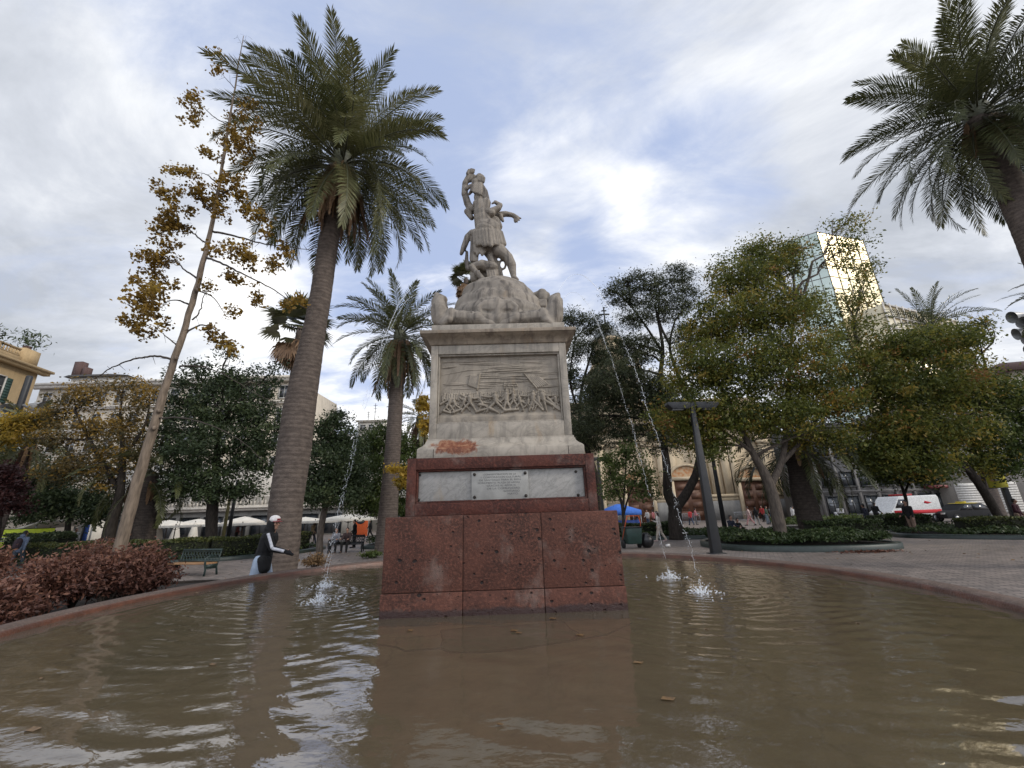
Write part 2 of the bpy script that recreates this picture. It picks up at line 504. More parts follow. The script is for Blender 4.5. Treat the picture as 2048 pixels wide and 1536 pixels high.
for k, (txt, wd, off) in enumerate(LINES):
    cu = bpy.data.curves.new('t', 'FONT'); cu.body = txt; cu.size = 1; cu.align_x = 'CENTER'
    to = bpy.data.objects.new('t', cu); COL.objects.link(to)
    dg = bpy.context.evaluated_depsgraph_get(); dg.update()
    me = bpy.data.meshes.new_from_object(to.evaluated_get(dg)); bpy.data.objects.remove(to)
    xs = [v.co.x for v in me.vertices]; w = max(xs) - min(xs)
    W = px1 - px0; Hh = pz1 - pz0
    sx = wd * W * .82 / w; sz = Hh * .085
    zc = pz1 - Hh * (.15 + .098 * k); xc = (px0 + px1) / 2 + off * W
    n0 = len(vs)
    vs += [(xc + (v.co.x - (max(xs) + min(xs)) / 2) * sx, -1.518, zc + v.co.y * sz) for v in me.vertices]
    fs += [tuple(n0 + i for i in p.vertices) for p in me.polygons]
obj('lettering', mesh_arrays('lettering', vs, fs), M_INK, plq)
# plinth, shaft, cornice
b = MB(); b.loft([sq(h, z) for h, z in ((1.445, 2.820), (1.445, 2.985), (1.425, 3.01), (1.375, 3.045), (1.335, 3.09), (1.315, 3.14), (1.305, 3.155), (1.305, 3.183))])
bevel(b.build('marble_plinth', M_PLINTH, ped), .006)
for x in (-1.16, 1.17):
    b = MB(); b.box(x - .004, x + .004, -1.448, -1.43, 2.83, 2.98); b.build('joint_line', M_JOINT, ped)
framed('marble_shaft', 1.28, 3.186, 4.978, .13, 3.46, 4.80, 1.165, M_MARBLE)
b = MB(); b.loft([sq(h, z) for h, z in ((1.295, 4.98), (1.31, 5.0), (1.315, 5.02), (1.34, 5.06), (1.385, 5.105), (1.44, 5.135), (1.452, 5.15), (1.47, 5.152), (1.47, 5.222))])
bevel(b.build('cornice', marble_mat('cornice_marble', (.26, .21, .155), (.11, .085, .065), .85), ped), .006)
b = MB(); b.box(-1.287, 1.287, -1.287, 1.287, 5.224, 5.41); bevel(b.build('cap_slab', M_MARBLE, ped), .01)

# relief: a battle crowd carved in a heightfield
RW, RH = 2.25, 1.30; NX, NZ = 380, 222
gx, gz = np.meshgrid(np.linspace(0, 1, NX), np.linspace(0, 1, NZ))
ux = 80 + gx * 1820; uy = 1262 - gz * 1072                 # figure coordinates of the carving
hgt = np.zeros_like(gx)


def rc(x0, y0, x1, y1, r0, r1=None, lift=0.0):
    global hgt
    r1 = r0 if r1 is None else r1
    dx, dy = x1 - x0, y1 - y0; L2 = dx * dx + dy * dy + 1e-6
    t = np.clip(((ux - x0) * dx + (uy - y0) * dy) / L2, 0, 1)
    d2 = (ux - x0 - t * dx) ** 2 + (uy - y0 - t * dy) ** 2; r = r0 + (r1 - r0) * t
    h = np.sqrt(np.clip(r * r - d2, 0, None))
    hgt = np.maximum(hgt, np.where(h > 0, h + lift, 0))


rr = random.Random(5)
for k in range(50):                                          # cloud bands of the carved sky
    y = 235 + k * 10 + rr.uniform(-8, 8); x = rr.uniform(100, 1500); L = rr.uniform(200, 700); s = rr.uniform(-30, 20); w_ = rr.uniform(.7, 1.8)
    rc(x, y, x + L / 2, y + s * .3, 5 * w_, 9 * w_); rc(x + L / 2, y + s * .3, x + L, y + s, 9 * w_, 4 * w_)
rc(120, 480, 500, 415, 5, 8); rc(500, 415, 800, 405, 8, 4)
for x0, x1, y0, y1 in ((1700, 1880, 1150, 1180),): pass
hgt = np.maximum(hgt, np.clip((uy - 1110) / 60, 0, 1) * 26 + 7 * np.sin(ux / 37) * np.clip((uy - 1120) / 40, 0, 1))
for k in range(60):                                          # far ranks: heads and spears
    x = 130 + k * 30 + rr.uniform(-9, 9); y = 800 - 55 * math.exp(-((x - 1120) / 130) ** 2) + rr.uniform(-20, 20)
    rc(x, y, x, y + 9, 11, 11, 5); rc(x, y + 26, x, y + 90, 14, 17, 2)
    if rr.random() < .5: rc(x + 14, y - 70, x + 14, y + 30, 3.2)
for k in range(22):
    x = 1060 + (k % 8) * 27 + rr.uniform(-6, 6); y = 655 + (k // 8) * 34; rc(x, y, x, y + 8, 11, 11, 5)


def flag(x, y, x2, y2, w, s):
    rc(x, y, x2, y2, 9, 9, 22)
    for i in range(7):
        q = i / 6; rc(x + (x2 - x) * .15 + w * q, y + 40 + s * q, x2 + w * q * .9 - 12, y2 - 30 - 50 * q, 17, 15, 6)


flag(690, 480, 650, 740, -130, -10); flag(1370, 500, 1560, 760, 190, 20)


def man2d(x, y, h, lean=0, a1=(-1, -.3), a2=(1, .4), legs=(-.25, .3), lift=16, r=1.0):
    u = h / 8
    hx = x + lean * h
    rc(hx, y + u * .6, hx, y + u * .9, u * .62 * r, u * .55 * r, lift + 6)
    sx, sy = x + lean * h * .8, y + u * 2; wx, wy = x + lean * h * .3, y + u * 4
    rc(sx, sy, wx, wy, u * 1.05 * r, u * .8 * r, lift)
    for a in (a1, a2):
        ex, ey = sx + a[0] * u * 1.4, sy + a[1] * u * 1.4 + u * .4
        rc(sx, sy, ex, ey, u * .48, u * .42, lift + 3); rc(ex, ey, ex + a[0] * u * 1.5, ey + (a[1] - .25) * u * 1.5, u * .4, u * .3, lift + 3)
    for q in legs:
        kx, ky = wx + q * h * .5, wy + u * 2
        rc(wx, wy, kx, ky, u * .62, u * .5, lift); rc(kx, ky, wx + q * h * .9, wy + u * 4, u * .48, u * .3, lift - 3)


for a in ((225, 860, 210, .1, (-1, .6), (1, .3), (-.5, .4)), (330, 870, 200, -.15, (-1.2, .2), (1, .8), (-.4, .6)), (180, 930, 170, .2, (-.8, .8), (1.2, .2), (-.6, .5)),
          (545, 790, 300, -.02, (-1.3, -.5), (1.2, .1), (-.5, .35)), (430, 850, 220, .2, (-1, -.6), (1, .5), (-.3, .5)), (740, 880, 190, -.25, (-1.3, 0), (.8, .8), (-.3, .7)),
          (930, 780, 320, -.04, (-1.7, -.1), (.8, .9), (-.5, .5)), (1090, 755, 330, .0, (-.8, .9), (1.0, -.5), (-.15, .2)), (1190, 790, 260, .02, (-.9, .9), (.9, .9), (-.3, .3)),
          (1300, 840, 250, -.1, (-1, .4), (.8, .8), (-.5, .2)), (1480, 775, 320, .02, (-1.8, .0), (.7, .9), (-.2, .5)), (1660, 770, 330, -.12, (-.9, .5), (1.5, .1), (.1, .75)),
          (1400, 880, 210, .1, (-.8, .8), (.8, .8), (-.5, .4)), (1830, 850, 230, -.05, (-1, .2), (.6, .8), (-.2, .3)), (1570, 830, 260, .0, (-.7, .9), (.9, .3), (-.3, .3))):
    man2d(*a)
for x0, y0, x1, y1, r in ((300, 1090, 420, 1040, 26), (640, 1090, 820, 1040, 24), (830, 1040, 960, 1110, 30), (1060, 1080, 1260, 1070, 28), (150, 1060, 260, 1100, 22), (1010, 1120, 1090, 1060, 18), (680, 980, 800, 1000, 30),
                         (1330, 930, 1430, 1060, 14), (1700, 900, 1890, 1100, 26), (100, 960, 200, 900, 20), (700, 940, 830, 960, 20), (1500, 970, 1480, 1060, 24), (1900, 950, 1800, 930, 14)):
    rc(x0, y0, x1, y1, r, r * .6, 10)
for k in range(70):
    x = rr.uniform(110, 1880); y = rr.uniform(860, 1090); a = rr.uniform(0, math.pi); L = rr.uniform(20, 60)
    rc(x, y, x + math.cos(a) * L, y + math.sin(a) * L, rr.uniform(7, 14), 6, rr.uniform(0, 10))
hs = hgt.copy()
for _ in range(1):
    hs[1:-1, 1:-1] = (hs[1:-1, 1:-1] * 2 + hs[:-2, 1:-1] + hs[2:, 1:-1] + hs[1:-1, :-2] + hs[1:-1, 2:]) / 6
V = np.stack([(gx - .5) * RW, -1.168 - hs * .00165, 3.475 + gz * RH], -1).reshape(-1, 3)
ii = (np.arange(NZ - 1)[:, None] * NX + np.arange(NX - 1)[None]).ravel()
obj('relief_panel', mesh_arrays('relief_panel', V, np.stack([ii, ii + 1, ii + NX + 1, ii + NX], 1), True), M_RELIEF, ped)

# ================================================================== marble group on top
SY = MY
st = thing('statue_group', 'carved marble group of two figures on a mound with caimans, crowning the pedestal', 'statue', (MX, MY, 5.41))
SB = Vector((MX, MY, 5.41)); seat(st)


def zA(x, y, dy=0.0): return at(880 + x / 6.4, 320 + y / 6.4, SY + dy) - SB


def zB(x, y, dy=0.0): return at(740 + x / 3.938, 300 + y / 3.938, SY + dy) - SB


PM = 1 / 535.0
b = MB()


def A(x0, y0, r0, x1, y1, r1, d0=0.0, d1=None):
    b.cap(zA(x0, y0, d0), r0 * PM, zA(x1, y1, d0 if d1 is None else d1), r1 * PM, 10)


# standing man seen from behind: trunk
A(520, 580, 92, 535, 690, 112); A(535, 690, 112, 560, 850, 118); A(470, 560, 55, 590, 545, 62, -.02)
A(700, 800, 85, 735, 850, 70, .08); A(640, 900, 150, 590, 880, 150, .02); A(545, 640, 18, 560, 840, 14, -.19)
A(485, 470, 58, 510, 560, 66, .02)
# head with cap and hair, leaning back
A(465, 345, 66, 480, 410, 58, .0); A(505, 215, 50, 535, 225, 42, .03); A(455, 300, 60, 500, 250, 45); A(410, 390, 26, 375, 435, 20, -.03)
for i in range(6): A(520 + i * 14, 285 + i * 22, 22, 545 + i * 15, 470 + i * 5, 17, -.04)
for i in range(7): A(400 + i * 20, 330 - i * 6, 17, 395 + i * 22, 395 + i * 8, 13, -.12)
for i in range(5): A(485 + i * 20, 200 + i * 8, 20, 478 + i * 20, 250 + i * 8, 17, -.07)
# raised left arm with the fist above the head
A(405, 640, 62, 355, 560, 50, .12); A(355, 560, 52, 320, 440, 46, .1); A(315, 440, 46, 322, 300, 42, .06); A(322, 300, 42, 375, 190, 34, .02)
A(380, 165, 40, 415, 150, 34, .0); A(352, 175, 24, 372, 130, 20, -.04); A(400, 120, 17, 440, 125, 13, -.03)
A(380, 260, 34, 430, 215, 36, .0); A(340, 370, 28, 390, 330, 26, -.02); A(345, 660, 42, 405, 740, 36, .12)
# right arm bent, fist before the chest
A(590, 545, 66, 580, 660, 56, -.06); A(580, 670, 56, 660, 680, 52, -.1); A(650, 665, 52, 745, 620, 43, -.08); A(745, 620, 42, 770, 580, 36, .0)
A(765, 575, 32, 715, 545, 26, .06); A(690, 545, 17, 665, 560, 12, .06); A(720, 530, 14, 700, 522, 10, .05)
# arm of the figure beyond, stretched to the right, with fingers
A(740, 705, 46, 840, 690, 40, .2); A(840, 690, 40, 930, 705, 31, .2); A(930, 705, 32, 985, 745, 36, .2)
A(985, 730, 17, 1036, 748, 11, .18); A(990, 750, 16, 1018, 772, 10, .17); A(978, 762, 16, 990, 795, 10, .18); A(955, 765, 16, 955, 795, 10, .2); A(965, 760, 14, 970, 800, 9, .22)
A(770, 720, 40, 805, 780, 20, .14)
# belt, feather skirt
A(430, 930, 46, 560, 905, 60, -.06); A(560, 905, 60, 700, 880, 58, -.08); A(700, 880, 50, 775, 940, 36, .0)
A(600, 930, 165, 560, 1040, 130, .02)
for i in range(10):
    q = i / 9; x = 430 + q * 350; dz = -.24 * math.sin(math.pi * (.15 + q * .8))
    A(x, 930 - 30 * math.sin(q * 3.1), 30, x + 8 + 40 * q, 1085 - 45 * abs(q - .45) + (i % 2) * 18, 27, dz)
for i in range(5): A(440 + i * 38, 1060, 26, 450 + i * 30, 1180 + (i % 2) * 30, 22, -.1)
# long drapery fall and stump behind
A(450, 1000, 60, 430, 1270, 56, .05)
for i in range(4): A(410 + i * 26, 1010, 22, 405 + i * 22, 1290, 20, -.04)
A(345, 1180, 20, 340, 1290, 28, .12); A(340, 1290, 30, 360, 1390, 34, .12)
# hanging arm of the second figure
A(410, 930, 44, 350, 990, 44, .1); A(350, 1000, 44, 300, 1130, 38, .06); A(300, 1130, 36, 272, 1200, 24, .04)
# striding right leg
A(640, 1110, 95, 760, 1170, 92, .0); A(760, 1160, 92, 865, 1240, 66, .0); A(870, 1240, 64, 915, 1340, 62, -.02); A(915, 1340, 60, 945, 1500, 34, .0); A(945, 1500, 34, 985, 1530, 26, -.08)
# other leg, and the kneeling second figure
A(560, 1120, 62, 640, 1230, 52, .06); A(640, 1230, 50, 690, 1370, 40, .02); A(700, 1270, 34, 720, 1380, 30, .1)
A(560, 1360, 78, 680, 1370, 66, -.1); A(410, 1360, 40, 540, 1345, 72, -.14); A(690, 1390, 54, 710, 1470, 44, -.06)
A(400, 1370, 38, 470, 1440, 34, -.2); A(470, 1440, 36, 550, 1530, 38, -.26); A(440, 1420, 52, 450, 1520, 66, -.1); A(560, 1440, 60, 640, 1490, 50, .05)
for i in range(4): A(600 + i * 30, 1420, 13, 610 + i * 34, 1500, 12, -.14)
for i in range(8):
    a0 = i * math.pi / 4; A(800 + 42 * math.cos(a0), 1340 + 60 * math.sin(a0), 15, 800 + 42 * math.cos(a0 + .8), 1340 + 60 * math.sin(a0 + .8), 15, .1)
A(775, 1400, 20, 790, 1500, 26, .1); A(740, 1300, 16, 745, 1500, 20, .1)
obj('standing_figures', vox_mesh('standing_figures', b, .016, 1, .4), M_STATUE, st)
# mound with the coiled rope round its top
b = MB(); mr = random.Random(3)
prof = [(1.2, 0.0), (1.2, .3), (1.13, .6), (1.0, .9), (.86, 1.15), (.72, 1.32), (.5, 1.45), (.1, 1.5)]
for i, (r0, z0) in enumerate(prof):
    n = 26
    for k in range(n):
        a0 = 2 * math.pi * k / n; rad = (r0 - .2) + mr.uniform(-.012, .012)
        b.ball((rad * math.cos(a0) - .0, rad * .84 * math.sin(a0), z0), max(.24, .24 + mr.uniform(-.02, .03)), 8, 5)
b.lathe([(.92, 0), (.88, .5), (.72, .9), (.5, 1.3)], 24)
path = []
for k in range(49):
    a0 = 2 * math.pi * k / 48; path.append((.79 * math.cos(a0) + .02, .70 * math.sin(a0), 1.24 + .07 * math.sin(2 * a0 + .6) - .05 * math.cos(a0)))
b.tube(path, .085, 8)
obj('mound', vox_mesh('mound', b, .04, 9), M_STATUE, st)
# tails tied in a bow at the front
b = MB(); fy = -1.16


def Bc(x0, y0, r0, x1, y1, r1, d0=fy, d1=None):
    b.cap(zB(x0, y0, d0), r0 / 335, zB(x1, y1, d0 if d1 is None else d1), r1 / 335, 9)


LOOP = [(988, 1192), (905, 1200), (856, 1238), (866, 1290), (925, 1326), (992, 1338)]
for sx in (-1, 1):
    lp = [(1007 + sx * (1007 - x), y) for x, y in LOOP]
    for (xa, ya), (xb, yb) in zip(lp, lp[1:]): Bc(xa, ya, 17, xb, yb, 17, fy - .03)
    Bc(lp[1][0], 1255, 56, lp[0][0], 1260, 66, fy + .085); Bc(lp[4][0], 1280, 40, lp[5][0], 1290, 60, fy + .085)
    Bc(lp[5][0], 1335, 44, 1007 + sx * 130, 1325, 44, fy + .04)
Bc(1005, 1190, 30, 1008, 1335, 32, fy - .02)
for sx in (-1, 1):
    Bc(1005, 1365, 20, 1005 + sx * 110, 1330, 17, fy - .02); Bc(1005 + sx * 110, 1330, 17, 1005 + sx * 200, 1290, 20, fy - .02)
obj('tail_bow', vox_mesh('tail_bow', b, .022, 3), M_STATUE, st)
# four caimans at the corners, jaws up; each spouts


def caiman(flip, rear):
    global b
    b = MB(); X = (lambda x: x) if not flip else (lambda x: 2003 - x)
    y0 = -1.1
    def c(x0, q0, r0, x1, q1, r1, d0=0.0, d1=None): Bc(X(x0), q0, r0, X(x1), q1, r1, y0 + d0, y0 + (d0 if d1 is None else d1))
    c(552, 1330, 60, 548, 1250, 62); c(548, 1250, 60, 545, 1190, 42); c(540, 1185, 40, 522, 1140, 19); c(575, 1180, 34, 538, 1140, 16, .05); c(510, 1215, 26, 500, 1180, 16, -.03)
    c(590, 1335, 40, 560, 1360, 34, -.05); c(585, 1195, 18, 600, 1255, 14, .05); c(553, 1165, 15, 556, 1158, 13, -.05)
    c(640, 1275, 32, 615, 1340, 32, -.08); c(615, 1340, 30, 575, 1368, 20, -.12)
    c(620, 1320, 52, 720, 1325, 56); c(720, 1325, 56, 800, 1330, 48); c(800, 1330, 46, 845, 1335, 50, -.03); c(850, 1320, 44, 900, 1352, 32, -.06); c(900, 1352, 30, 985, 1362, 16, -.08)
    for k in range(4): c(900, 1350 + k * 4, 12, 960 + k * 8, 1345 + k * 9, 8, -.12)
    return vox_mesh('caiman', b, .024, 3)


cm = {}
for flip in (0, 1): cm[flip] = caiman(flip, 0)
for flip in (0, 1):
    o = obj('caiman', cm[flip], M_STATUE, st)
    o = obj('caiman', cm[1 - flip], M_STATUE, st); o.rotation_euler = (0, 0, math.pi)
# seated river figure behind the right caiman
b = MB()
Bc(1358, 1150, 46, 1360, 1180, 44, -.2); Bc(1320, 1135, 26, 1395, 1140, 24, -.2); Bc(1355, 1125, 36, 1360, 1128, 36, -.2); Bc(1355, 1200, 52, 1350, 1320, 66, -.15); Bc(1290, 1130, 12, 1284, 1160, 16, -.2)
for k in range(4): Bc(1325 + k * 20, 1185, 12, 1328 + k * 18, 1230, 9, -.36)
obj('river_figure', vox_mesh('river_figure', b, .024, 3), M_STATUE, st)

# ================================================================== basin and water
BX, BY, BR, WZ = -.30, 8.02, 7.13, .485


def basin_mats():
    m, nt, p, out = nmat('basin_floor'); g = G(nt); o = g.coord()
    n1 = g.noise(o, .38, 6, .6, .4); n2 = g.noise(o, 2.4, 6, .6); n3 = g.noise(o, .9, 5, .6, .6)
    c = g.ramp(n1, [(.3, (.29, .225, .15)), (.5, (.50, .41, .285)), (.7, (.39, .275, .18))])
    c = g.mix(g.m('MULTIPLY', g.rng(n3, .52, .72), .5), c, (.105, .066, .044))
    c = g.mix(g.m('MULTIPLY', g.rng(n2, .5, .75), .35), c, (.10, .088, .062))
    dv = nt.nodes.new('ShaderNodeVectorMath'); dv.operation = 'ADD'; nt.links.new(o, dv.inputs[0]); nc_ = nt.nodes.new('ShaderNodeTexNoise'); nc_.inputs['Scale'].default_value = 1.3; nc_.inputs['Detail'].default_value = 5; nt.links.new(o, nc_.inputs['Vector']); nt.links.new(nc_.outputs['Color'], dv.inputs[1])
    crack = g.rng(g.vor(dv.outputs[0], .27, 'DISTANCE_TO_EDGE'), 0, .01)
    c = g.mix(g.m('MULTIPLY', g.m('SUBTRACT', 1.0, crack), .35), c, (.10, .07, .05))
    nt.links.new(c, p.inputs['Base Color']); p.inputs['Roughness'].default_value = .9
    rim = red_stone_mat('rim_stone', (.10, .068, .052), (.07, .05, .04), False)
    wet = mat('wet_red_rim', (.125, .052, .032), (.07, .032, .021), 3.0, .3, .4, 30)
    return m, rim, wet


M_FLOOR, M_RIM, M_WETRIM = basin_mats()
basin = thing('fountain_basin', 'wide round fountain basin with a low reddish stone rim', 'fountain basin', (BX, BY, 0)); seat(basin)
b = MB(); b.lathe([(BR - .13, .30), (BR - .13, .535), (BR - .11, .56)], 128, cap=False); b.build('inner_wall', M_WETRIM, basin, True)
b = MB(); b.lathe([(BR - .11, .56), (BR - .07, .58), (BR + .17, .585), (BR + .2, .565), (BR + .2, .42), (BR + .16, .40), (BR + .16, -.66)], 128, cap=False); b.build('rim', M_RIM, basin, True)
b = MB(); b.lathe([(.02, .375), (BR - .12, .375)], 96, cap=False); b.build('floor', M_FLOOR, basin)
# cement patch on the floor before the block
q = [atz(px, py, .385) - Vector((BX, BY, 0)) for px, py in ((882, 1262), (940, 1256), (1010, 1254), (1080, 1248), (1128, 1245), (1140, 1258), (1158, 1268), (1140, 1282), (1085, 1290), (1020, 1300), (960, 1304), (900, 1304), (880, 1296), (886, 1280))]
b = MB(); b.loft([[(p.x, p.y, .377) for p in q], [(p.x, p.y, .392) for p in q]]); b.build('cement_patch', mat('cement', (.235, .27, .215), (.19, .22, .175), 6, .9), basin)
b = MB(); qq = [(p.x, p.y, .386) for p in q] + [(q[0].x, q[0].y, .386)]; b.tube(qq, .012, 5)
b.tube([(q[8].x, q[8].y, .382), (q[6].x + .35, q[6].y - .05, .382), (q[6].x + .8, q[6].y + .45, .382)], .01, 5); b.tube([(q[12].x, q[12].y, .382), (q[12].x - .4, q[12].y - .06, .382), (q[12].x - .55, q[12].y + .1, .382), (q[12].x - .95, q[12].y + .3, .382)], .01, 5); b.build('crack', mat('dark_crack', (.03, .024, .016), rough=.9), basin)


def water_mats():
    m, nt, p, out = nmat('pool_water'); g = G(nt); o = g.coord(); nt.nodes.remove(p)
    n = g.m('ADD', g.m('MULTIPLY', g.noise(g.map(o, (1, 1.7, 1), (0, 0, .25)), 9.0, 3, .45, .3), .5), g.m('MULTIPLY', g.noise(g.map(o, (1, 1.5, 1), (0, 0, -.5)), 3.6, 3, .5), .75))
    # the water is restless round the falling jets and quieter close to the near rim
    x, y, z = g.sep(o)
    f = g.rng(g.m('SUBTRACT', y, g.m('MULTIPLY', g.m('ABSOLUTE', x), .0)), -6.0, 0.0, .55, 1.0)
    nrm = g.bump(g.m('MULTIPLY', n, f), .13, .04)
    tr = nt.nodes.new('ShaderNodeBsdfTransparent'); tr.inputs[0].default_value = (.86, .79, .65, 1)
    mu = nt.nodes.new('ShaderNodeBsdfDiffuse'); mu.inputs[0].default_value = (.20, .16, .105, 1)
    gl = nt.nodes.new('ShaderNodeBsdfGlossy'); gl.inputs['Roughness'].default_value = .008; gl.inputs[0].default_value = (.96, .97, 1, 1)
    nt.links.new(nrm, gl.inputs['Normal'])
    fr = nt.nodes.new('ShaderNodeFresnel'); fr.inputs[0].default_value = 2.05; nt.links.new(nrm, fr.inputs['Normal'])
    m1 = nt.nodes.new('ShaderNodeMixShader'); m1.inputs[0].default_value = .34
    nt.links.new(tr.outputs[0], m1.inputs[1]); nt.links.new(mu.outputs[0], m1.inputs[2])
    m2 = nt.nodes.new('ShaderNodeMixShader'); nt.links.new(fr.outputs[0], m2.inputs[0])
    nt.links.new(m1.outputs[0], m2.inputs[1]); nt.links.new(gl.outputs[0], m2.inputs[2]); nt.links.new(m2.outputs[0], out.inputs[0])
    w, nt, p, out = nmat('white_water'); p.inputs['Base Color'].default_value = (.92, .95, .97, 1); p.inputs['Roughness'].default_value = .15
    p.inputs['Specular IOR Level'].default_value = .9
    tr = nt.nodes.new('ShaderNodeBsdfTransparent'); mx = nt.nodes.new('ShaderNodeMixShader'); mx.inputs[0].default_value = .46
    nt.links.new(tr.outputs[0], mx.inputs[1]); nt.links.new(p.outputs[0], mx.inputs[2]); nt.links.new(mx.outputs[0], out.inputs[0])
    return m, w


M_WATER, M_JET = water_mats()
SPL = [Vector((-4.24, 9.85, WZ)), Vector((-3.6, 8.2, WZ)), Vector((3.2, 9.5, WZ)), Vector((3.14, 7.82, WZ))]
NA, NR = 900, 330
rr_ = (np.linspace(0, 1, NR + 1)[1:] ** .75) * (BR - .128)
aa = np.linspace(0, 2 * np.pi, NA, endpoint=False)
X = rr_[:, None] * np.cos(aa)[None]; Y = rr_[:, None] * np.sin(aa)[None]
Z = np.zeros_like(X)
for k, s in enumerate(SPL):
    d = np.hypot(X + BX - s.x, Y + BY - s.y)
    lam = .165 + .012 * np.clip(d, 0, 5)
    side = np.clip((np.abs(X + BX + .2) - 1.1) / .7, .10, 1) * np.clip((Y + BY) / 3.2, .3, 1)          # the block shelters the water before it
    Z += .0042 * np.exp(-d / 4.6) * np.minimum(1, d / .35) * np.sin(2 * np.pi * d / lam + 1.7 * k + .9 * np.sin(3 * np.arctan2(Y + BY - s.y, X + BX - s.x) + k) + 1.3 * np.sin(X * 1.9 + Y * 1.1 + k) + .9 * np.sin(X * .8 - Y * 2.3 + 2 * k)) * (.55 + .45 * np.sin(X * 1.4 + 1.1 * k) * np.sin(Y * 1.7 - k)) * np.where(Y + BY < 6.9, side, 1)
for k in range(14):
    th = rng.uniform(-.5, .5) + np.pi / 2 * (1 if k % 3 else .6); wl = rng.uniform(.22, .6)
    Z += .00042 * wl / .3 * np.sin(2 * np.pi * (np.cos(th) * X + np.sin(th) * Y) / wl + rng.uniform(0, 6) + .8 * np.sin(X * 1.1 + k))
V = np.concatenate([[[0, 0, 0]], np.stack([X, Y, Z], -1).reshape(-1, 3)])
i0 = (np.arange(NR - 1)[:, None] * NA + np.arange(NA)[None]).ravel() + 1
i1 = (np.arange(NR - 1)[:, None] * NA + (np.arange(NA)[None] + 1) % NA).ravel() + 1
F = np.stack([i0, i1, i1 + NA, i0 + NA], 1)[:, ::-1][:, [0, 1, 2, 3]]
F = np.stack([i0, i0 + NA, i1 + NA, i1], 1)
F = F[:, ::-1].copy() if False else F
wob = obj('water', mesh_arrays('water', V, F, True), M_WATER, loc=(BX, BY, WZ)); kind(wob, 'structure'); seat(wob)


def jet(start, end, rise, seed, label):
    r = random.Random(seed); b = MB(); g9 = 9.81
    vz = math.sqrt(2 * g9 * rise); top = start.z + rise; T = vz / g9 + math.sqrt(2 * (top - end.z) / g9)
    def P(t):
        q = t / T; w = .012 * q
        return Vector((start.x + (end.x - start.x) * q + w * math.sin(t * 31 + seed) + w * .8 * math.sin(t * 57), start.y + (end.y - start.y) * q + w * math.cos(t * 27 + seed), start.z + vz * t - g9 * t * t / 2))
    n = 230; pts = []; rad = []
    for i in range(n + 1):
        q = i / n; pts.append(P(q * T)); th = .0034 + .0016 * q
        rad.append(max(.0016, th * (1 + .75 * math.sin(i * 1.7 + 2 * math.sin(i * .31 + seed)) * (.35 + .65 * q)) + r.uniform(-.001, .001)))
    m = int(n * .6); b.tube(pts[:m], [x * min(1, (m - i) / 30) + .0008 for i, x in enumerate(rad[:m])], 6)
    for i in range(m - 20, n, 3):                          # then it tears into threads and drops
        L = r.randint(1, 4)
        if i + L < n: b.tube([p + Vector((r.gauss(0, .010), r.gauss(0, .010), 0)) for p in pts[i:i + L + 1]], [r.uniform(.0012, .0042) for _ in range(L + 1)], 5)
    for _ in range(420):                                   # drops shed by the stream
        q = r.uniform(.15, 1) ** .7; b.ball(P(q * T) + Vector((r.gauss(0, .022), r.gauss(0, .022), r.gauss(0, .02))) * q * 1.4, r.uniform(.002, .0065), 5, 4)
    return tag(seat(b.build('water_jet', M_JET, None, True)), label, 'water jet', 'water jets arching from the statue')


s0 = at(868, 592, 7.42); s1 = at(866, 614, 9.6); s2 = at(1116, 584, 7.42); s3 = at(1120, 612, 9.6)
jet(s0, SPL[1], .34, 1, 'thin water jet arching left from the near left caiman')
jet(s1, SPL[0], .42, 2, 'thin water jet behind, falling left onto the farther left splash')
jet(s2, SPL[3], .45, 3, 'thin water jet arching high to the right of the statue')
jet(s3, SPL[2], .38, 4, 'lower thin water jet falling right onto the farther right splash')


def splash(c, seed, label, s=1.0):
    r = random.Random(seed); b = MB()
    for i in range(150):
        a = r.uniform(0, 6.283); d = abs(r.gauss(0, .09)) * s; h = max(0, r.gauss(.06, .07)) * math.exp(-d * 3) * s
        b.ball((d * math.cos(a), d * math.sin(a), h + .01), r.uniform(.003, .011), 5, 4)
    for i in range(9):                                   # tongues thrown up
        a = r.uniform(0, 6.283); d = r.uniform(.02, .1) * s; L = r.uniform(.03, .13) * s
        b.tube([(d * math.cos(a), d * math.sin(a), 0), (d * 1.4 * math.cos(a), d * 1.4 * math.sin(a), L * .7), (d * 2 * math.cos(a), d * 2 * math.sin(a), L)], [.012, .007, .002], 5)
    for i in range(90):                                  # foam lying round it
        a = r.uniform(0, 6.283); d = abs(r.gauss(0, .22)) * s
        b.ball((d * math.cos(a), d * math.sin(a), .006), (r.uniform(.006, .024), r.uniform(.004, .014), .006), 6, 4)
    return tag(seat(b.build('splash', M_JET, None, True, loc=c)), label, 'splash', 'splashes where the jets fall')


splash(SPL[0], 11, 'small white splash at left, farther from the viewer', 1.0); splash(SPL[1], 12, 'small white splash at left, nearer to the viewer', .95)
splash(SPL[2], 13, 'white splash right of the pedestal, the farther one'); splash(SPL[3], 14, 'white splash right of the pedestal, the nearer one')

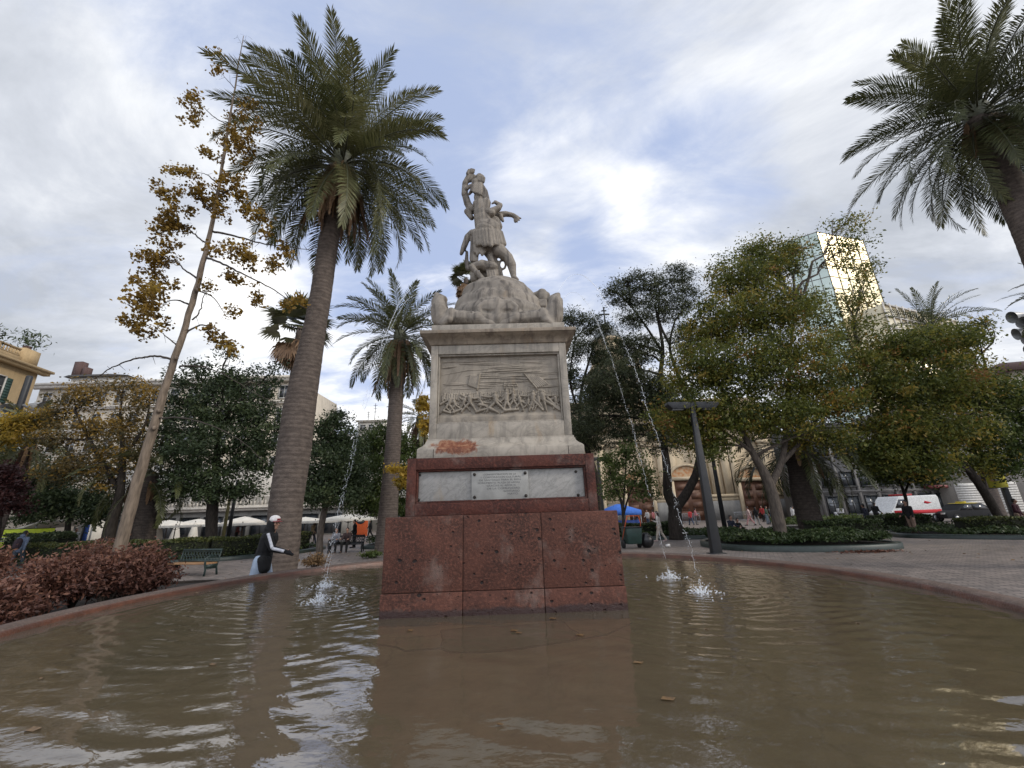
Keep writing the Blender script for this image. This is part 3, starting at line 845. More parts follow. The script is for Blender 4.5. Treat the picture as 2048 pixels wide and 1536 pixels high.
# leaves and scraps drifting on the pool
g = np.random.default_rng(77); a_ = g.uniform(0, 6.283, 60); d_ = BR * .93 * g.uniform(.05, 1, 60) ** .5
P = np.column_stack([d_ * np.cos(a_), d_ * np.sin(a_), np.full(60, .012)]); P = P[np.maximum(abs(P[:, 0]), abs(P[:, 1] - .5)) > 1.95]
V = np.concatenate([p + np.array([[math.cos(t) * r, math.sin(t) * r * .6, .004 * math.cos(3 * t)] for t in np.linspace(0, 6.283, 6, endpoint=False)]) for p, r in zip(P, g.uniform(.025, .06, len(P)))])
o = obj('floating_leaves', mesh_arrays('floating_leaves', V, np.arange(len(V)).reshape(-1, 6)), mat('wet_leaf', (.20, .12, .05), (.10, .06, .03), 40, .4), loc=(BX, BY, WZ)); seat(o); o['kind'] = 'stuff'; o['label'] = 'single brown leaves floating on the pool'; o['category'] = 'fallen leaves'
# ================================================================== ground
def ground_mat():
    m, nt, p, out = nmat('plaza_paving'); g = G(nt); o = g.coord()
    br = nt.nodes.new('ShaderNodeTexBrick'); nt.links.new(g.map(o, (1, 1, 1), (0, 0, .5)), br.inputs['Vector'])
    br.inputs['Scale'].default_value = 1.0; br.inputs['Brick Width'].default_value = .30; br.inputs['Row Height'].default_value = .15; br.inputs['Mortar Size'].default_value = .014
    br.inputs['Color1'].default_value = (.25, .205, .176, 1); br.inputs['Color2'].default_value = (.135, .113, .10, 1); br.inputs['Mortar'].default_value = (.055, .045, .04, 1)
    n = g.noise(o, .22, 6, .6); n2 = g.noise(o, 5, 5, .65)
    c = g.mix(1.0, br.outputs[0], g.ramp(n, [(.3, .78), (.7, 1.15)]), 'MULTIPLY')
    c = g.mix(1.0, c, g.ramp(n2, [(.3, .8), (.7, 1.2)]), 'MULTIPLY')
    nt.links.new(c, p.inputs['Base Color']); p.inputs['Roughness'].default_value = .6
    nt.links.new(g.bump(g.m('ADD', br.outputs['Fac'], g.m('MULTIPLY', n2, -.6)), -.35, .01), p.inputs['Normal'])
    return m


b = MB(); S = 900
b.add([(-S, -S, 0), (S, -S, 0), (S, S, 0), (-S, S, 0)], [(0, 1, 2, 3)])
gr = b.build('plaza_ground', ground_mat()); kind(gr, 'structure')
# ================================================================== vegetation helpers
def unit(a): return a / np.maximum(np.linalg.norm(a, axis=-1, keepdims=True), 1e-9)


def leaf_quads(P, size, g, up=.5, aspect=.45, hang=0.0):
    n = len(P); s = (size * g.uniform(.45, 1.5, n))[:, None]
    nr = unit(g.normal(size=(n, 3)) + np.array([0, 0, up]))
    t = g.normal(size=(n, 3)) + np.array([0, 0, -hang]); t = unit(t - nr * (t * nr).sum(1, keepdims=True)); bb = np.cross(nr, t)
    V = np.stack([P - t * s, P + bb * s * aspect + t * s * .1, P + t * s, P - bb * s * aspect + t * s * .1], 1).reshape(-1, 3)
    return V, np.arange(4 * n).reshape(-1, 4)


def M_bark(name, c1, c2, zscale=.25, scale=14, bump=.7):
    return mat(name, c1, c2, scale, .85, bump, scale * 1.6, stretch=(1, 1, zscale), spec=.2)


BARK = M_bark('grey_brown_bark', (.105, .085, .068), (.05, .041, .034))
DARKBARK = M_bark('dark_bark', (.040, .032, .026), (.018, .015, .012))
GINKGOBARK = M_bark('pale_ridged_bark', (.20, .155, .115), (.10, .078, .058), .16, 16, .9)
TWIG = mat('twigs', (.06, .047, .037), (.035, .028, .022), 8, .9)
L_OLIVE = leafmat('olive_autumn_leaves', [(.042, .056, .014), (.078, .096, .02), (.125, .138, .027), (.19, .18, .035), (.29, .205, .04), (.24, .11, .036)], .42)
L_DARK = leafmat('dark_green_leaves', [(0.018, 0.028, 0.012), (0.027, 0.042, 0.017), (0.042, 0.061, 0.024), (0.068, 0.090, 0.036), (0.120, 0.132, 0.060)], .25)
L_GREEN = leafmat('mid_green_leaves', [(0.035, 0.054, 0.014), (0.058, 0.083, 0.021), (0.088, 0.120, 0.029), (0.144, 0.160, 0.045)], .35)
L_FEATHER = leafmat('grey_green_feathery_leaves', [(0.022, 0.030, 0.015), (0.042, 0.051, 0.024), (0.068, 0.078, 0.036), (0.112, 0.112, 0.045)], .3)
L_OCHRE = leafmat('ochre_leaves', [(0.090, 0.059, 0.013), (0.171, 0.099, 0.017), (0.243, 0.149, 0.023), (0.306, 0.207, 0.041)], .4)
L_YELLOW = leafmat('yellow_leaves', [(0.120, 0.100, 0.020), (0.250, 0.170, 0.025), (0.400, 0.260, 0.030), (0.450, 0.300, 0.050)], .4)
L_MIXY = leafmat('thin_yellowing_leaves', [(0.044, 0.043, 0.018), (0.075, 0.062, 0.025), (0.125, 0.088, 0.031), (0.237, 0.144, 0.027), (0.350, 0.213, 0.035)], .35)
L_RED = leafmat('red_brown_leaves', [(.045, .020, .015), (.085, .038, .028), (.14, .062, .042), (.22, .11, .07)], .25)
L_MAROON = leafmat('dark_maroon_leaves', [(0.020, 0.009, 0.009), (0.039, 0.013, 0.012), (0.066, 0.022, 0.018)], .2)
L_COVER = leafmat('ground_cover_leaves', [(0.015, 0.026, 0.009), (0.026, 0.042, 0.013), (0.042, 0.063, 0.019), (0.083, 0.102, 0.033)], .2)
L_HEDGE = leafmat('hedge_leaves', [(0.020, 0.028, 0.008), (0.036, 0.048, 0.014), (0.063, 0.073, 0.021), (0.119, 0.115, 0.031)], .2)
L_DRY = leafmat('dry_straw_leaves', [(0.100, 0.060, 0.030), (0.180, 0.110, 0.055), (0.260, 0.170, 0.080)], .3)
L_PALM = leafmat('palm_leaflets', [(.030, .035, .013), (.052, .059, .022), (.086, .093, .036), (.16, .16, .068), (.25, .235, .115)], .22, .42)
L_DEADPALM = leafmat('dead_palm_fronds', [(0.062, 0.037, 0.022), (0.150, 0.088, 0.048), (0.250, 0.156, 0.088), (0.325, 0.213, 0.125)], .2)


def tree(name, label, base, stems, blobs, mleaf, mbark, nleaf, size, seed, group=None, cat='tree', Y=None, clump=.34, tone=(.5, .22), twigs=10, up=.5, hang=0.0, aspect=.45, flat=.65, thick=1.0):
    """stems: list of [(point, radius), ...] in the world; blobs: list of (px, py, rx, ry[, dY]) on the photograph at distance Y, or (Vector, (rx,ry,rz))"""
    g = np.random.default_rng(seed); r = random.Random(seed); nleaf = int(nleaf * 1.55); size = size * 1.4
    base = Vector(base); root = thing(name, label, cat, base, 0, group)
    B = []; dens = {}
    for q in blobs:
        if isinstance(q[0], Vector): B.append((q[0] - base, q[1]))
        else:
            yy = Y + (q[4] if len(q) > 4 else 0); c = at(q[0], q[1], yy); k = (yy * math.cos(PITCH) + (c.z - EYE) * math.sin(PITCH)) / FPX
            cb = c - base; dens[id(cb)] = q[5] if len(q) > 5 else 1; B.append((cb, (q[2] * k, max(q[2], q[3]) * k * .85, q[3] * k)))
    tr = MB(); br = MB(); ends = []
    for st_ in stems:
        p = [Vector(a) - base for a, _ in st_]; rad = [x for _, x in st_]
        # smooth the stem a little
        pp, rr2 = [], []
        for i in range(len(p) - 1):
            for t in np.linspace(0, 1, 6, endpoint=False):
                a0 = p[max(i - 1, 0)]; a3 = p[min(i + 2, len(p) - 1)]
                t2, t3 = t * t, t * t * t
                pp.append((p[i] * 2 + (p[i + 1] - a0) * t + (a0 * 2 - p[i] * 5 + p[i + 1] * 4 - a3) * t2 + (p[i] * 3 - a0 - p[i + 1] * 3 + a3) * t3) * .5)
                rr2.append((rad[i] + (rad[i + 1] - rad[i]) * t) * (1 + r.uniform(-.05, .05)))
        pp.append(p[-1]); rr2.append(rad[-1])
        tr.tube(pp, rr2, 10); ends.append(pp)
    cl = []; wt = []
    for c, rad in B:
        vol = rad[0] * rad[1] * rad[2]; wt.append(vol ** .62)
        # limb from the nearest stem point below
        best = min(((pt - c).length + max(0, pt.z - c.z) * 2, si, pi_) for si, pts in enumerate(ends) for pi_, pt in enumerate(pts) if pi_ > len(pts) * .45)
        s = ends[best[1]][best[2]]; L = (c - s).length
        md = s.lerp(c, .5) + Vector((r.gauss(0, .08), r.gauss(0, .08), .12 + r.gauss(0, .05))) * L
        path = [s.lerp(md, t).lerp(md.lerp(c, t), t) + Vector((r.gauss(0, .02), r.gauss(0, .02), r.gauss(0, .02))) * L * (0 if t in (0, 1) else 1) for t in np.linspace(0, 1, 9)]
        r0 = min(.09, .022 * L + .018) * thick
        br.tube(path, [r0 * (1 - .8 * t) for t in np.linspace(0, 1, 9)], 6)
        for _ in range(twigs):
            u = unit(g.normal(size=3)) * r.uniform(.5, 1.0); e = c + Vector((u[0] * rad[0], u[1] * rad[1], u[2] * rad[2]))
            s2 = path[r.randrange(4, 9)]; m2 = s2.lerp(e, .5) + Vector((r.gauss(0, .1), r.gauss(0, .1), r.gauss(.06, .1))) * (e - s2).length
            r1 = r0 * .38
            br.tube([s2, s2.lerp(m2, .6), m2.lerp(e, .4), e], [r1, r1 * .7, r1 * .45, r1 * .15], 5)
    if tr.v: tr.build('trunk', mbark, root, True)
    if br.v: br.build('branches', mbark, root, True)
    wt = np.array(wt) / sum(wt); P = []; T = []
    for (c, rad), w in zip(B, wt):
        n = int(nleaf * w * dens.get(id(c), 1)); nc = max(6, int(n / 75))
        u = unit(g.normal(size=(nc, 3))) * (g.uniform(0, 1, (nc, 1)) ** .42)
        C = np.array(c) + u * np.array(rad)
        k = g.integers(0, nc, n); ct = np.clip(g.normal(tone[0], tone[1], nc), 0, 1)
        sg = clump * np.array([1, 1, flat]) * g.uniform(.6, 1.25, (nc, 1))
        P.append(C[k] + g.normal(size=(n, 3)) * sg[k]); T.append(np.clip(ct[k] + g.normal(0, .075, n), 0, 1))
    P = np.concatenate(P); T = np.concatenate(T)
    V, F = leaf_quads(P, size, g, up, aspect, hang)
    obj('crown', mesh_arrays('crown', V, F, False, T), mleaf, root)
    return root


def frond(g, base, az, elev, L, droop, nl, ll, wid, vee=.35, phi=(1.15, .45), sag=.25, bare=.14, curl=0.0):
    m = 24; t = np.linspace(0, 1, m); e = elev - droop * t ** 1.35; a = az + curl * t ** 2
    d = np.stack([np.cos(e) * np.cos(a), np.cos(e) * np.sin(a), np.sin(e)], 1)
    pts = base + np.concatenate([[[0, 0, 0]], np.cumsum((d[1:] + d[:-1]) / 2 * (L / (m - 1)), 0)])
    side = np.stack([-np.sin(a), np.cos(a), np.zeros(m)], 1); nor = np.cross(side, d); nor = -nor if nor[0, 2] < 0 and abs(elev) < 1.4 else nor
    tw = g.normal(0, .25); side, nor = side * np.cos(tw) + nor * np.sin(tw), nor * np.cos(tw) - side * np.sin(tw)
    tt = np.linspace(bare, 1, nl); ix = tt * (m - 1)
    def ip(A): return np.stack([np.interp(ix, np.arange(m), A[:, k]) for k in range(3)], 1)
    p, dd, sd, nn = ip(pts), unit(ip(d)), unit(ip(side)), unit(ip(nor))
    ph = phi[0] + (phi[1] - phi[0]) * tt ** 1.5
    ln = ll * (np.sin(np.pi * np.clip(.17 + .75 * tt, 0, 1)) ** .7) * g.uniform(.85, 1.1, nl)
    Vs = []; 
    for sgn in (-1, 1):
        v = vee + g.normal(0, .16, nl)
        out = sd * (sgn * np.cos(v))[:, None] + nn * np.sin(v)[:, None]
        dr = unit(dd * np.cos(ph)[:, None] + out * np.sin(ph)[:, None] + g.normal(0, .05, (nl, 3)))
        dr2 = unit(dr + np.array([0, 0, -1]) * (sag * g.uniform(.5, 1.5, (nl, 1))))
        w = np.cross(dr, nn); w = unit(w) * wid
        mid = p + dr * (ln * .55)[:, None]; tip = mid + dr2 * (ln * .45)[:, None]
        Vs.append(np.stack([p - w * .45, p + w * .45, mid - w, mid + w, tip - w * .08, tip + w * .08], 1))
    V = np.concatenate(Vs).reshape(-1, 3); n = len(V) // 6; k = np.arange(n)[:, None] * 6
    F = np.concatenate([k + np.array([[0, 1, 3, 2]]), k + np.array([[2, 3, 5, 4]])], 1).reshape(-1, 4)
    return V, F, pts


def palm(name, label, base, trunk, crown_c, Rc, seed, nf=64, nl=58, elev=(-1.15, 1.45), dead=26, deadlen=.5, group='palm trees', leafw=.022, mleaf=None, dtone=0.0, leaflen=.14, stiff=1.0, tmat=None, sag=.25, deaddir=(-1.5, -1.2), rings=60):
    g = np.random.default_rng(seed); base = Vector(base); root = thing(name, label, 'palm tree', base, 0, group)
    cc = np.array(crown_c) - np.array(base)
    # trunk with leaf-scar rings
    b = MB(); zs = [p[0] for p in trunk]; pts = []; rad = []
    zt = zs[-1]; n = rings
    for i in range(n * 3 + 1):
        z = zs[0] + (zt - zs[0]) * i / (n * 3)
        x = np.interp(z, zs, [p[1] for p in trunk]) - base.x; rr_ = np.interp(z, zs, [p[2] for p in trunk])
        y = np.interp(z, zs, [p[3] if len(p) > 3 else base.y for p in trunk]) - base.y
        pts.append((x, y, z - base.z)); rad.append(rr_ * (1 + (.007, -.005, .0)[i % 3] + g.normal(0, .007)))
    b.tube(pts, rad, 28); b.build('trunk', tmat or M_PALMTRUNK, root, True)
    Vs, Fs, Ts, o = [], [], [], 0; rb = MB()
    for i in range(nf):
        q = (i + .5) / nf; az = i * 2.39996 + g.normal(0, .15)
        e = elev[0] + (elev[1] - elev[0]) * (q ** .8) + g.normal(0, .1)
        L = Rc * (.82 + .25 * math.cos(e * .8)) * g.uniform(.88, 1.08)
        dr = (.55 + .75 * max(0, math.cos(e))) * g.uniform(.6, 1.25) * stiff
        b0 = cc + np.array([math.cos(az), math.sin(az), 0]) * .22 * Rc / 4 + np.array([0, 0, (q - .5) * Rc * .22])
        V, F, pp = frond(g, b0, az, e, L, dr, nl, Rc * leaflen, leafw, .32 if e > 0 else .2, sag=sag, curl=g.normal(0, .18))
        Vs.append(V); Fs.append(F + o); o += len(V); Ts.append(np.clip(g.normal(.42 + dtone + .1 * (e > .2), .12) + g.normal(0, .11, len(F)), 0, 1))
        rb.tube([Vector(x) for x in pp[::3]], [max(.006, Rc * .0085 * (1 - .8 * k / 8)) for k in range(len(pp[::3]))], 5)
    rb.ball(tuple(cc + np.array([0, 0, -.02 * Rc])), (.11 * Rc, .11 * Rc, .16 * Rc), 12, 8)
    cr = obj('crown', mesh_arrays('crown', np.concatenate(Vs), np.concatenate(Fs), False, np.concatenate(Ts)), mleaf or L_PALM, root)
    rb.build('leaf_stems', M_RACHIS, cr, True)
    if dead:
        Vs, Fs, Ts, o = [], [], [], 0
        for i in range(dead):
            az = i * 2.39996 + g.normal(0, .3); e = g.uniform(*deaddir)
            b0 = cc + np.array([math.cos(az), math.sin(az), 0]) * trunk[-1][2] * 1.35 + np.array([0, 0, -.05 * Rc - g.uniform(0, .1) * Rc])
            V, F, pp = frond(g, b0, az, e, Rc * deadlen * g.uniform(.6, 1.15), g.uniform(-.05, .3), 30, Rc * .10, leafw * 1.1, .1, (.35, .15), .6, .05)
            Vs.append(V); Fs.append(F + o); o += len(V); Ts.append(np.clip(g.normal(.5, .2) + g.normal(0, .1, len(F)), 0, 1))
        obj('dead_fronds', mesh_arrays('dead_fronds', np.concatenate(Vs), np.concatenate(Fs), False, np.concatenate(Ts)), L_DEADPALM, root)
    return root


def palmtrunk_mat(name, k=1.0):
    m, nt, p, out = nmat(name); g = G(nt); o = g.coord()
    band = g.wave(g.map(o, (.12, .12, 1)), 2.3, 3.0, 4, 'Z'); n = g.noise(g.map(o, (1, 1, 1.6)), 5, 6, .65); fine = g.noise(g.map(o, (1, 1, 4)), 16, 5, .7)
    c = g.mix(g.rng(n, .3, .72), (.135 * k, .108 * k, .09 * k), (.072 * k, .058 * k, .05 * k))
    c = g.mix(g.m('MULTIPLY', g.rng(band, .55, .98), .3), c, (.045 * k, .036 * k, .031 * k))
    c = g.mix(g.m('MULTIPLY', g.rng(fine, .55, .75), .5), c, (.19 * k, .16 * k, .135 * k))
    nt.links.new(c, p.inputs['Base Color']); p.inputs['Roughness'].default_value = .9; p.inputs['Specular IOR Level'].default_value = .15
    nt.links.new(g.bump(g.m('ADD', g.m('MULTIPLY', band, -.3), g.m('ADD', fine, n)), .8, .03), p.inputs['Normal'])
    return m


M_PALMTRUNK = palmtrunk_mat('ringed_palm_trunk')
M_DARKTRUNK = palmtrunk_mat('dark_palm_trunk', .45)
M_RACHIS = mat('palm_leaf_stem', (.075, .078, .042), (.05, .052, .03), 4, .5)


def fan_palm(name, label, base, zc, x, rt, Rc, seed, nf=46, group='palm trees', dead=40, lean=0.0):
    """fan palm: round pleated leaves on stalks over a skirt of dead leaves"""
    g = np.random.default_rng(seed); base = Vector(base); root = thing(name, label, 'palm tree', base, 0, group)
    b = MB(); H = zc - base.z
    b.tube([(lean * k / 20, 0, H * k / 20) for k in range(21)], [rt * (1.25 - .3 * k / 20) for k in range(21)], 14); b.build('trunk', M_PALMTRUNK, root, True)
    c = np.array([lean, 0, H])
    def fans(n, er, rr_, sz, tone, drp):
        Vs, Fs, Ts, o = [], [], [], 0
        for i in range(n):
            az = i * 2.39996 + g.normal(0, .2); e = g.uniform(*er); d = np.array([math.cos(e) * math.cos(az), math.cos(e) * math.sin(az), math.sin(e)])
            p = c + d * rr_ * g.uniform(.6, 1.0); s = np.array([-math.sin(az), math.cos(az), 0]); up = np.cross(d, s)
            k = 18; an = np.linspace(-1.25, 1.25, k); f = unit(np.cos(an)[:, None] * d + np.sin(an)[:, None] * s + up * .12)
            ln = sz * g.uniform(.8, 1.1, k)[:, None]; w = np.cross(f, up); w = unit(w) * sz * .055
            mid = p + f * ln * .6; tip = mid + unit(f + np.array([0, 0, -drp])) * ln * .4
            V = np.stack([p + 0 * w, p + w * .2, mid - w, mid + w, tip - w * .1, tip + w * .1], 1).reshape(-1, 3)
            q = np.arange(k)[:, None] * 6; F = np.concatenate([q + np.array([[0, 1, 3, 2]]), q + np.array([[2, 3, 5, 4]])], 1).reshape(-1, 4)
            Vs.append(V); Fs.append(F + o); o += len(V); Ts.append(np.clip(g.normal(tone, .15) + g.normal(0, .08, len(F)), 0, 1))
        return np.concatenate(Vs), np.concatenate(Fs), np.concatenate(Ts)
    V, F, T = fans(nf, (-.5, 1.4), Rc * .55, Rc * .5, .45, .5)
    obj('crown', mesh_arrays('crown', V, F, False, T), L_PALM, root)
    if dead:
        V, F, T = fans(dead, (-1.5, -1.0), Rc * .75, Rc * .55, .55, 1.2)
        obj('dead_fronds', mesh_arrays('dead_fronds', V, F, False, T), L_DEADPALM, root)
    return root


# ================================================================== palms
t = [(0.0, -6.87, .70), (.3, -6.87, .63), (1.1, -6.86, .60), (2.36, -6.92, .615), (3.96, -6.88, .64), (5.4, -6.88, .63), (6.3, -6.82, .57), (8.27, -6.70, .47), (9.4, -6.64, .455), (11.3, -6.6, .445), (14.6, -6.45, .42)]
t = [(z, x, r * .76, 12.8) for z, x, r in t]
palm('palm_tree', 'big palm with a thick bottle shaped trunk rising behind the left pool rim', (-6.87, 12.8, 0), t, (-6.43, 12.8, 15.35), 4.15, 21, 92, 84, (-1.0, 1.42), 90, .66, leafw=.0165, leaflen=.175, dtone=.12)
t = [(0, 16.95, .5), (2, 16.95, .48), (6, 17.0, .46), (10.4, 17.15, .38), (15, 17.25, .34)]
palm('palm_tree', 'big dark palm leaning in at the right edge, crown against the sky', (16.75, 11.5, 0), [(z, x, r, 11.5) for z, x, r in t], (17.3, 11.5, 15.25), 3.8, 22, 84, 80, (-1.15, 1.4), 24, .42, leafw=.0165, dtone=-.06, leaflen=.175)
c = at(800, 672, 25); t = [(0, c.x - .15, .62), (3, c.x - .1, .52), (6, c.x - .05, .46), (c.z - .4, c.x, .42)]
palm('palm_tree', 'medium palm with drooping fronds and dead skirt, just left of the pedestal', (c.x - .15, 25, 0), [(z, x, r, 25) for z, x, r in t], (c.x, 25, c.z), 4.0, 23, 60, 44, (-1.3, 1.35), 40, .85, leafw=.03, dtone=-.04, leaflen=.17)
c = at(600, 655, 45); fan_palm('fan_palm', 'tall fan palm with brown skirt, half hidden behind the bottle shaped trunk', (c.x, 45, 0), c.z, 0, .38, 4.6, 24)
c = at(932, 558, 60); fan_palm('fan_palm', 'far fan palm whose leaves show just left of the statue mound', (c.x, 60, 0), c.z, 0, .4, 3.2, 25)
c = at(1862, 655, 44); t = [(0, c.x, .5), (c.z, c.x, .4)]
palm('palm_tree', 'far palm poking over the olive tree in front of the glass building', (c.x, 44, 0), [(z, x, r, 44) for z, x, r in t], tuple(c), 5.0, 26, 40, 26, (-.6, 1.35), 0, leafw=.05, dtone=-.1)
c = at(2172, 590, 17); t = [(0, c.x, .4), (c.z, c.x, .3)]
palm('palm_tree', 'lower palm at the right edge below the big dark one', (c.x, 17, 0), [(z, x, r, 17) for z, x, r in t], tuple(c), 2.5, 27, 40, 36, (-.9, 1.3), 12, .4, leafw=.026, dtone=-.15)
c = at(1590, 880, 24); bs = at(1625, 1060, 24); t = [(0, bs.x + .1, .72), (.6, bs.x, .62), (2.5, bs.x - .1, .55), (c.z, c.x, .52)]
palm('palm_tree', 'short palm with a dark thick trunk under the olive tree', (bs.x, 24, 0), [(z, x, r, 24) for z, x, r in t], tuple(c), 4.2, 28, 44, 44, (-.75, 1.1), 8, .4, leafw=.028, dtone=-.25, tmat=M_DARKTRUNK, stiff=1.3)
c = at(296, 955, 24); bs = at(285, 1085, 24); t = [(0, bs.x, .62), (1, bs.x, .56), (c.z, c.x, .5)]
palm('palm_tree', 'short palm with a ringed dark trunk right of the leaning yellow tree', (bs.x, 24, 0), [(z, x, r, 24) for z, x, r in t], tuple(c), 3.3, 29, 26, 40, (-.7, 1.0), 8, .4, leafw=.03, dtone=.05, tmat=M_DARKTRUNK, stiff=1.5)
c = at(62, 880, 26); t = [(0, c.x - .3, .25), (c.z, c.x, .2)]
palm('palm_tree', 'slim grey leaved palm at the far left under yellow leaves', (c.x - .3, 26, 0), [(z, x, r, 26) for z, x, r in t], tuple(c), 3.0, 30, 40, 30, (-1.0, 1.2), 12, .5, leafw=.03, dtone=.1)
c = at(838, 880, 30); t = [(0, c.x, .3), (c.z, c.x, .25)]
palm('palm_tree', 'low palm with hanging grey fronds peeping left of the pedestal', (c.x, 30, 0), [(z, x, r, 30) for z, x, r in t], (c.x, 30, c.z + 1.6), 2.6, 31, 26, 30, (-1.4, .6), 20, .9, leafw=.03, dtone=.15)


# ================================================================== the slender yellow tree at the left
def slender():
    Yg = 10.2; base = at(228, 1130, Yg); base.z = 0
    axis = [at(228, 1130, Yg), at(262, 1010, Yg), at(300, 880, Yg), at(335, 760, Yg), at(372, 650, Yg), at(402, 545, Yg), at(424, 450, Yg), at(440, 360, Yg), at(456, 260, Yg), at(470, 170, Yg), at(487, 72, Yg)]
    axis[0].z = 0; rad = [.145, .122, .104, .089, .077, .07, .058, .047, .036, .024, .010]
    root = thing('autumn_tree', 'slender tall tree with sparse ochre autumn leaves, at left before the palm', 'tree', base)
    rel = [p - base for p in axis]
    b = MB(); r = random.Random(4)
    pp, rr2 = [], []
    for i in range(len(rel) - 1):
        for k in range(5): pp.append(rel[i].lerp(rel[i + 1], k / 5) + Vector((r.gauss(0, .008), r.gauss(0, .008), 0))); rr2.append((rad[i] + (rad[i + 1] - rad[i]) * k / 5) * (1 + r.uniform(-.05, .05)))
    pp.append(rel[-1]); rr2.append(rad[-1]); b.tube(pp, rr2, 14)
    for q in ((318, 822), (308, 856), (352, 716), (393, 580)):
        p = at(q[0], q[1], Yg - .1) - base; b.ball(p, .06, 8, 5)
    b.build('trunk', GINKGOBARK, root, True)
    # limbs: (points on the photograph, depth offset, radius)
    limbs = [([(352, 722), (320, 713), (290, 714), (255, 722), (220, 738), (190, 756), (150, 772)], -.3, .032), ([(360, 733), (400, 733), (445, 748), (500, 780), (560, 812)], .2, .026),
             ([(310, 838), (360, 835), (420, 850), (480, 880), (530, 925)], -.2, .024), ([(424, 462), (470, 472), (520, 486), (580, 494), (640, 502)], .3, .034), ([(412, 515), (440, 525), (480, 545), (530, 570), (580, 600), (625, 622)], -.3, .036),
             ([(385, 640), (400, 622), (410, 585), (425, 560)], .2, .022), ([(388, 580), (420, 590), (440, 612), (455, 640)], .3, .022), ([(368, 668), (400, 650), (430, 660), (455, 690), (480, 720)], .25, .026),
             ([(352, 690), (330, 670), (310, 655)], -.2, .022), ([(400, 560), (370, 540), (345, 520), (320, 545)], -.3, .03), ([(380, 610), (350, 600), (320, 610)], .0, .03), ([(418, 490), (390, 470), (365, 450), (345, 470)], .2, .028), ([(428, 430), (400, 400), (370, 385)], -.2, .028),
             ([(438, 370), (415, 350), (395, 345)], .1, .024), ([(436, 392), (470, 380), (500, 410), (515, 450)], .0, .026), ([(450, 290), (480, 275), (505, 290)], .1, .022), ([(458, 250), (430, 235), (400, 208), (380, 200)], -.1, .02), ([(460, 232), (485, 215), (510, 208)], .2, .016), ([(468, 175), (450, 155), (440, 140)], .1, .014), ([(470, 170), (500, 178), (530, 182)], .2, .008), ([(476, 130), (462, 118), (455, 112)], 0, .01), ([(484, 90), (478, 78), (474, 70)], 0, .005), ([(484, 88), (491, 78), (492, 70)], 0, .005)]
    b = MB()
    for pts, dy, rd in limbs:
        n = len(pts); p3 = [at(x, y, Yg + dy * min(1, i / 2)) - base for i, (x, y) in enumerate(pts)]
        dn = []
        for i in range(n - 1):
            a0, a1, a2, a3 = p3[max(i - 1, 0)], p3[i], p3[i + 1], p3[min(i + 2, n - 1)]
            for t_ in np.linspace(0, 1, 6, endpoint=False):
                t2, t3 = t_ * t_, t_ ** 3
                dn.append((a1 * 2 + (a2 - a0) * t_ + (a0 * 2 - a1 * 5 + a2 * 4 - a3) * t2 + (a1 * 3 - a0 - a2 * 3 + a3) * t3) * .5)
        dn.append(p3[-1]); m = len(dn); dn = [q + Vector((r.gauss(0, .008), r.gauss(0, .008), r.gauss(0, .008))) for q in dn]
        b.tube(dn, [rd * (1 - .85 * k / (m - 1)) for k in range(m)], 6)
        for k in range(3, m, 3):                            # short spurs
            u = unit(np.array([r.gauss(0, 1), r.gauss(0, 1), r.gauss(-.3, 1)])); b.tube([dn[k], dn[k] + Vector(u) * r.uniform(.05, .25)], [rd * .3, .003], 4)
    b.build('branches', TWIG, root, True)
    blobs = [(300, 600, 38, 48), (318, 545, 36, 44), (340, 500, 30, 34), (345, 455, 34, 40), (360, 400, 40, 36), (385, 352, 40, 24), (420, 400, 32, 40), (430, 425, 24, 24), (445, 360, 34, 28), (480, 300, 36, 50), (492, 258, 34, 26), (465, 290, 30, 36), (400, 205, 28, 16), (385, 190, 22, 14), (388, 242, 22, 14), (405, 225, 18, 12), (450, 118, 26, 12),
             (440, 140, 14, 12), (290, 625, 26, 34), (282, 650, 20, 18), (296, 668, 24, 14), (308, 580, 30, 40), (425, 500, 20, 18), (465, 500, 28, 22), (478, 525, 30, 20), (500, 510, 18, 16), (505, 440, 30, 16), (480, 420, 26, 16), (465, 385, 24, 22), (540, 520, 24, 20), (560, 498, 32, 10), (525, 465, 22, 10), (530, 540, 12, 10), (500, 585, 12, 22), (505, 605, 9, 14), (560, 605, 26, 12), (590, 600, 14, 8),
             (450, 552, 18, 16), (470, 560, 14, 12), (452, 625, 16, 8), (440, 690, 28, 12), (425, 675, 18, 10), (455, 700, 16, 8), (400, 575, 18, 10), (410, 660, 14, 8), (430, 305, 22, 14), (440, 275, 18, 10), (475, 215, 22, 9), (500, 205, 18, 7), (455, 235, 16, 9), (360, 570, 10, 8), (335, 640, 16, 14), (255, 640, 8, 6), (355, 345, 16, 9), (325, 370, 12, 8), (420, 305, 14, 9), (312, 515, 30, 30), (335, 430, 22, 20), (370, 440, 26, 24), (395, 385, 28, 26)]
    g = np.random.default_rng(8); P, T = [], []
    for x, y, rx, ry in blobs:
        dy = g.normal(0, .35); c = np.array(at(x + (-9 if x < 228 + (1130 - y) * .245 else 9), y, Yg + dy) - base); k = (Yg * .954 + (c[2]) * .3) / FPX; n = int(45 + rx * ry * .29)
        nc = max(5, n // 26); u = unit(g.normal(size=(nc, 3))) * g.uniform(0, 1, (nc, 1)) ** .5
        C = c + u * np.array([rx * k * .88, max(rx, ry) * k * .8, ry * k * .88]); j = g.integers(0, nc, n)
        P.append(C[j] + g.normal(size=(n, 3)) * .075); T.append(np.clip(g.normal(.5, .2, nc)[j] + g.normal(0, .15, n), 0, 1))
    P = np.concatenate(P); T = np.concatenate(T); V, F = leaf_quads(P, .042, g, .2, .85, .5)
    obj('crown', mesh_arrays('crown', V, F, False, T), L_OCHRE, root)


slender()

